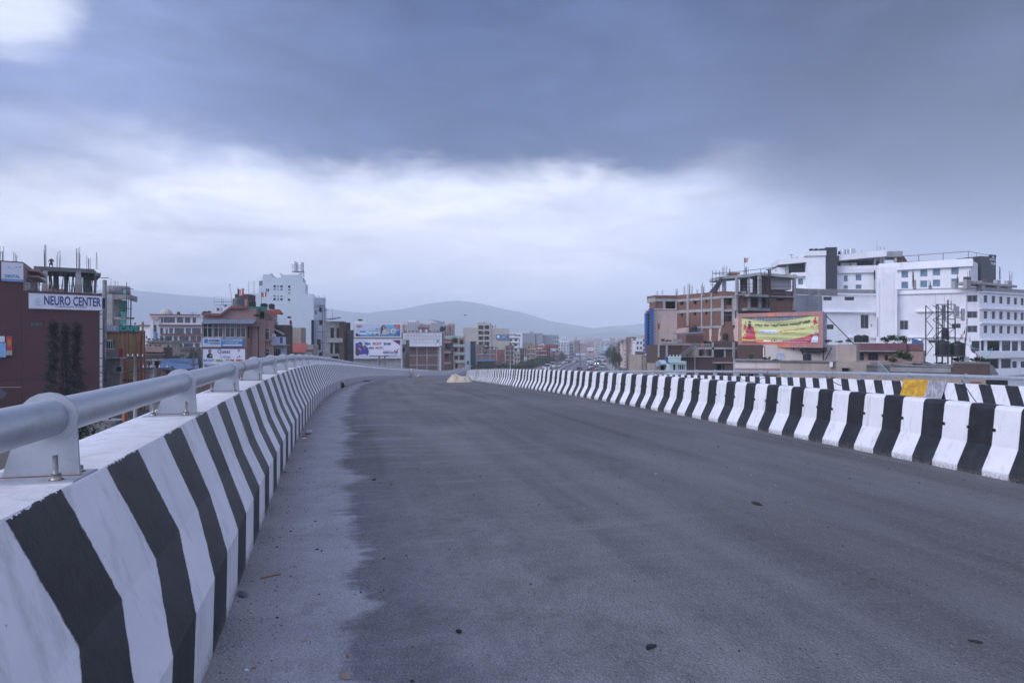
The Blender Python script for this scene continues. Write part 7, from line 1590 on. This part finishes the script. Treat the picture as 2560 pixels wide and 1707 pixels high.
# ================================================================== THINGS ON THE DECK
def on_road(px,py):
    """road point seen at a pixel (iterates on the alignment)"""
    d=Vector(((px-CX)/F,1,(CY-py)/F)); lo,hi=1.5,160.
    for y in np.arange(1.6,170,.02):
        z=float(np.interp(y,AY,AZ))
        if d.z*y<=z: return Vector((d.x*y,y,z))
    return None
def rock(name,px,py,size,mat,label,cat,sq=(1,1,.6),seed=None,group=None,n=2):
    rr=random.Random(seed or px*7+py); mb=MB(); import itertools
    bpyv=[]; 
    for j in range(5):
        th=math.pi*j/4
        for i in range(7): a=2*math.pi*i/7; k_=size*rr.uniform(.75,1.2); bpyv.append((k_*math.sin(th)*math.cos(a)*sq[0],k_*math.sin(th)*math.sin(a)*sq[1],size*sq[2]*(math.cos(th)*rr.uniform(.8,1.1)+.8)))
    mb.v=bpyv
    for j in range(4):
        for i in range(7): a=j*7+i; b_=j*7+(i+1)%7; mb.f.append((a,a+7,b_+7,b_)); mb.m.append(mb.mi(mat)); mb.uv.append([(0,0)]*4); mb.sm.append(False)
    p=on_road(px,py); return tag(mb.build(name,None,p,rr.uniform(0,3)),label,cat,group)
# tarpaulin heap at the end of the block row
pt=on_road(1150,957)
def heap():
    t=empty('tarpaulin_heap',pt,heading(s_of(50))+0,'crumpled cream tarpaulin heap lying at the far end of the block row','tarpaulin'); mb=MB(); nu,nv=46,26; Wd=.030*pt.y*1.72+.4; 
    Wd=62/F*pt.y; Hh=22/F*pt.y; r=random.Random(9); ph=[r.uniform(0,6) for _ in range(12)]
    def f(u,v):
        x=(u-.5)*Wd; y=(v-.5)*1.9; e=max(0,1-abs(2*u-1)**2.6)**.6*max(0,1-abs(2*v-1)**2.2)**.6
        n=sum(abs(math.sin(u*9*(1+.5*i)+v*5*(1+.7*i)+ph[i]+2*math.sin(v*4+ph[i+5])))/(1+i) for i in range(5))/2.
        prof=1.08-.38*u+.12*math.sin(u*9)
        return (x+.05*math.sin(v*9+ph[1]),y+.1*math.sin(u*7+ph[2]),max(-.02,Hh*e*prof*(.62+.5*n)-.02))
    for i in range(nu+1):
        for j in range(nv+1): mb.v.append(f(i/nu,j/nv))
    for i in range(nu):
        for j in range(nv): a=i*(nv+1)+j; mb.f.append((a,a+nv+1,a+nv+2,a+1)); mb.m.append(mb.mi('tarp_cream')); mb.uv.append([(0,0)]*4); mb.sm.append(True)
    mb.build('cloth',t)
S('tarp_cream',(.52,.44,.33),.75,var=.22,scale=1.2,bump=.4,streak=.4,dirt=(.28,.22,.16)); heap()
p=on_road(1030,944); mb=MB(); h=22/F*p.y; w=9/F*p.y; S('sack_white',(.50,.46,.42),.85,var=.2,scale=2,bump=.5,streak=.5); mb.lathe([(w*.5,0),(w*.55,h*.1),(w*.46,h*.3),(w*.5,h*.55),(w*.42,h*.8),(w*.5,h*.97),(w*.35,h),(0,h*.98)],'sack_white',9); t=empty('cement_sack',p,0,'upright pale sack standing alone near the left wall at the crest','sack'); mb.build('sack_body',t)
p=on_road(1047,944); t=empty('paint_can',p,R(20),'small yellow and white paint can lying right of the upright sack','can'); r_=.5*6.5/F*p.y; mb=MB(); mb.tube([(-r_*1.5,0,r_),(0,0,r_)],r_,'frame_white',14); mb.build('can_body',t); mb=MB(); mb.tube([(0.003,0,r_),(r_*1.2,0,r_)],r_*1.01,'yellow_sheet',14); mb.build('can_label',t)
# black bag and litter along the left wall
rock('rubbish_bag',851,970,.20,'black_plastic','knotted black rubbish bag at the foot of the left wall','bag',(1.1,1,.8),5)
rock('rubbish_bag',916,954,.16,'black_plastic','flattened black plastic bag farther along the left wall foot','bag',(2.2,1,.3),8)
S('clear_plastic',(.32,.36,.40),.3,var=.3,scale=12); S('leaf_dry',(.30,.16,.08),.8,var=.3,scale=15); S('pebble_dark',(.03,.03,.03),.85,var=.3,scale=20); S('pebble_pale',(.26,.25,.24),.85,var=.2,scale=20); S('card',(.42,.30,.20),.85,var=.2,scale=8)
for (px,py,sz,m,l,q) in ((771,1085,.055,'clear_plastic','crushed clear plastic bottle at the foot of the left wall',(2.4,1,.8)),(763,1092,.035,'red_print','red wrapper lying beside the crushed clear bottle',(1.6,1,.3)),(760,1096,.03,'cloth_white','white scrap just below the red wrapper',(1.5,1,.3)),(803,1013,.05,'clear_plastic','pale plastic scrap along the wall foot above the bottle',(1.4,1,.8)),(717,1151,.03,'red_print','lone red wrapper against the left wall foot',(1.8,1,.4)),(812,996,.05,'clear_plastic','small grey plastic scrap higher along the wall foot',(1.2,1,.7)),(865,988,.09,'cloth_white','flat white paper strip on the road left of centre',(2.2,.6,.08)),(798,1018,.03,'orange_print','orange wrapper by the wall foot',(1.6,1,.4)),(714,1181,.018,'leaf_dry','orange-brown scrap by the wall foot below the red wrapper',(2.2,1,.3)),(1490,1020,.05,'cloth_white','white paper scrap on the road before the striped blocks',(1.8,1,.4)),(1660,1081,.03,'cloth_white','small white chip on the road before the striped blocks',(1.8,1,.25)),
 (605,1487,.045,'grey_plastic','dark oval stone lying against the left wall foot',(1.5,.6,.22)),(1626,1622,.024,'pebble_dark','dark flat piece of rubber low in the middle of the road',(1.7,.8,.35)),(864,1694,.022,'card','tan dry leaf at the bottom edge of the road',(1.5,.9,.15)),(762,1604,.012,'card','small tan chip on the dusty strip',(1.5,.8,.3)),(634,1671,.010,'leaf_dry','orange chip near the wall foot at the photo bottom',(1,1.3,.4)),(616,1676,.010,'cloth_white','white chip near the wall foot at the photo bottom',(1.4,.8,.4)),(869,1642,.012,'leaf_dry','brown leaf curl on the dusty strip edge',(1.8,.7,.4)),(1890,1260,.05,'pebble_dark','dark clod on the middle of the road',(1.7,.8,.25)),(935,1200,.028,'pebble_dark','dark clod at the dusty strip edge',(1.7,.8,.3)),(2440,1607,.022,'pebble_dark','dark chip low at the right of the road',(1.8,.7,.3)),(1147,1584,.016,'pebble_dark','round dark stone low left of the road middle',(1.2,1,.6)),(1640,1186,.02,'pebble_pale','pale pebble in the middle distance of the road',(1.2,1,.5))):
    rock('litter_piece' if m!='pebble_dark' else 'stone',px,py,sz,m,l,'litter' if m!='pebble_dark' else 'stone',q)
a_,c_=on_road(652,1448),on_road(702,1438); mb=MB(); mb.tube([a_+Vector((0,0,.006)),a_.lerp(c_,.5)+Vector((0,0,.008)),c_+Vector((0,0,.006))],.005,'leaf_dry',5); tag(mb.build('twig'),'thin orange-brown twig lying on the dusty strip','twig')
p0=on_road(1060,1210)
# gravel: uncountable crumbs over the whole near deck
gv=[];gf=[];gm=[]
rr=np.random.RandomState(4)
for k in range(3300):
    near=rr.rand()<.55; s_=rr.uniform(2.6,9) if near else 2.6+38*rr.rand()**1.6
    lat=rr.uniform(.03,7.6) if rr.rand()<.82 else abs(rr.normal(0,.22))+.02
    c=way(s_,min(lat,7.6)); q=rr.uniform(.0016,.0055)*(1+s_*.05)*(1.9 if rr.rand()<.06 else 1)
    i=len(gv); a=rr.uniform(0,6.28)
    for j in range(4): gv.append((c.x+q*rr.uniform(.8,1.5)*math.cos(a+j*1.57),c.y+q*rr.uniform(.8,1.5)*math.sin(a+j*1.57),c.z-.001))
    gv.append((c.x,c.y,c.z+q*rr.uniform(.6,1.1))); 
    for j in range(4): gf.append((i+j,i+(j+1)%4,i+4)); gm.append(0)
    if rr.rand()<.26: gm[-4:]=[1]*4
me=bpy.data.meshes.new('gravel'); me.from_pydata(gv,[],gf); me.materials.append(M['pebble_dark']); me.materials.append(M['pebble_pale']); me.polygons.foreach_set('material_index',gm); me.update(); tag(link('gravel',me),kind='stuff')
# ------------------------------------------------------------------ air
def haze():
    m=bpy.data.materials.new('haze_air'); m.use_nodes=True; nt=m.node_tree; nt.nodes.clear()
    v=nt.nodes.new('ShaderNodeVolumePrincipled'); v.inputs['Color'].default_value=(.84,.925,1,1); v.inputs['Density'].default_value=HAZE
    v.inputs['Anisotropy'].default_value=-.38
    o=nt.nodes.new('ShaderNodeOutputMaterial'); nt.links.new(v.outputs[0],o.inputs['Volume'])
    M['haze_air']=m; mb=MB(); mb.box(-9000,-600,-30,9000,8600,335,'haze_air'); tag(mb.build('haze'),kind='stuff')
HAZE=.00042
haze()
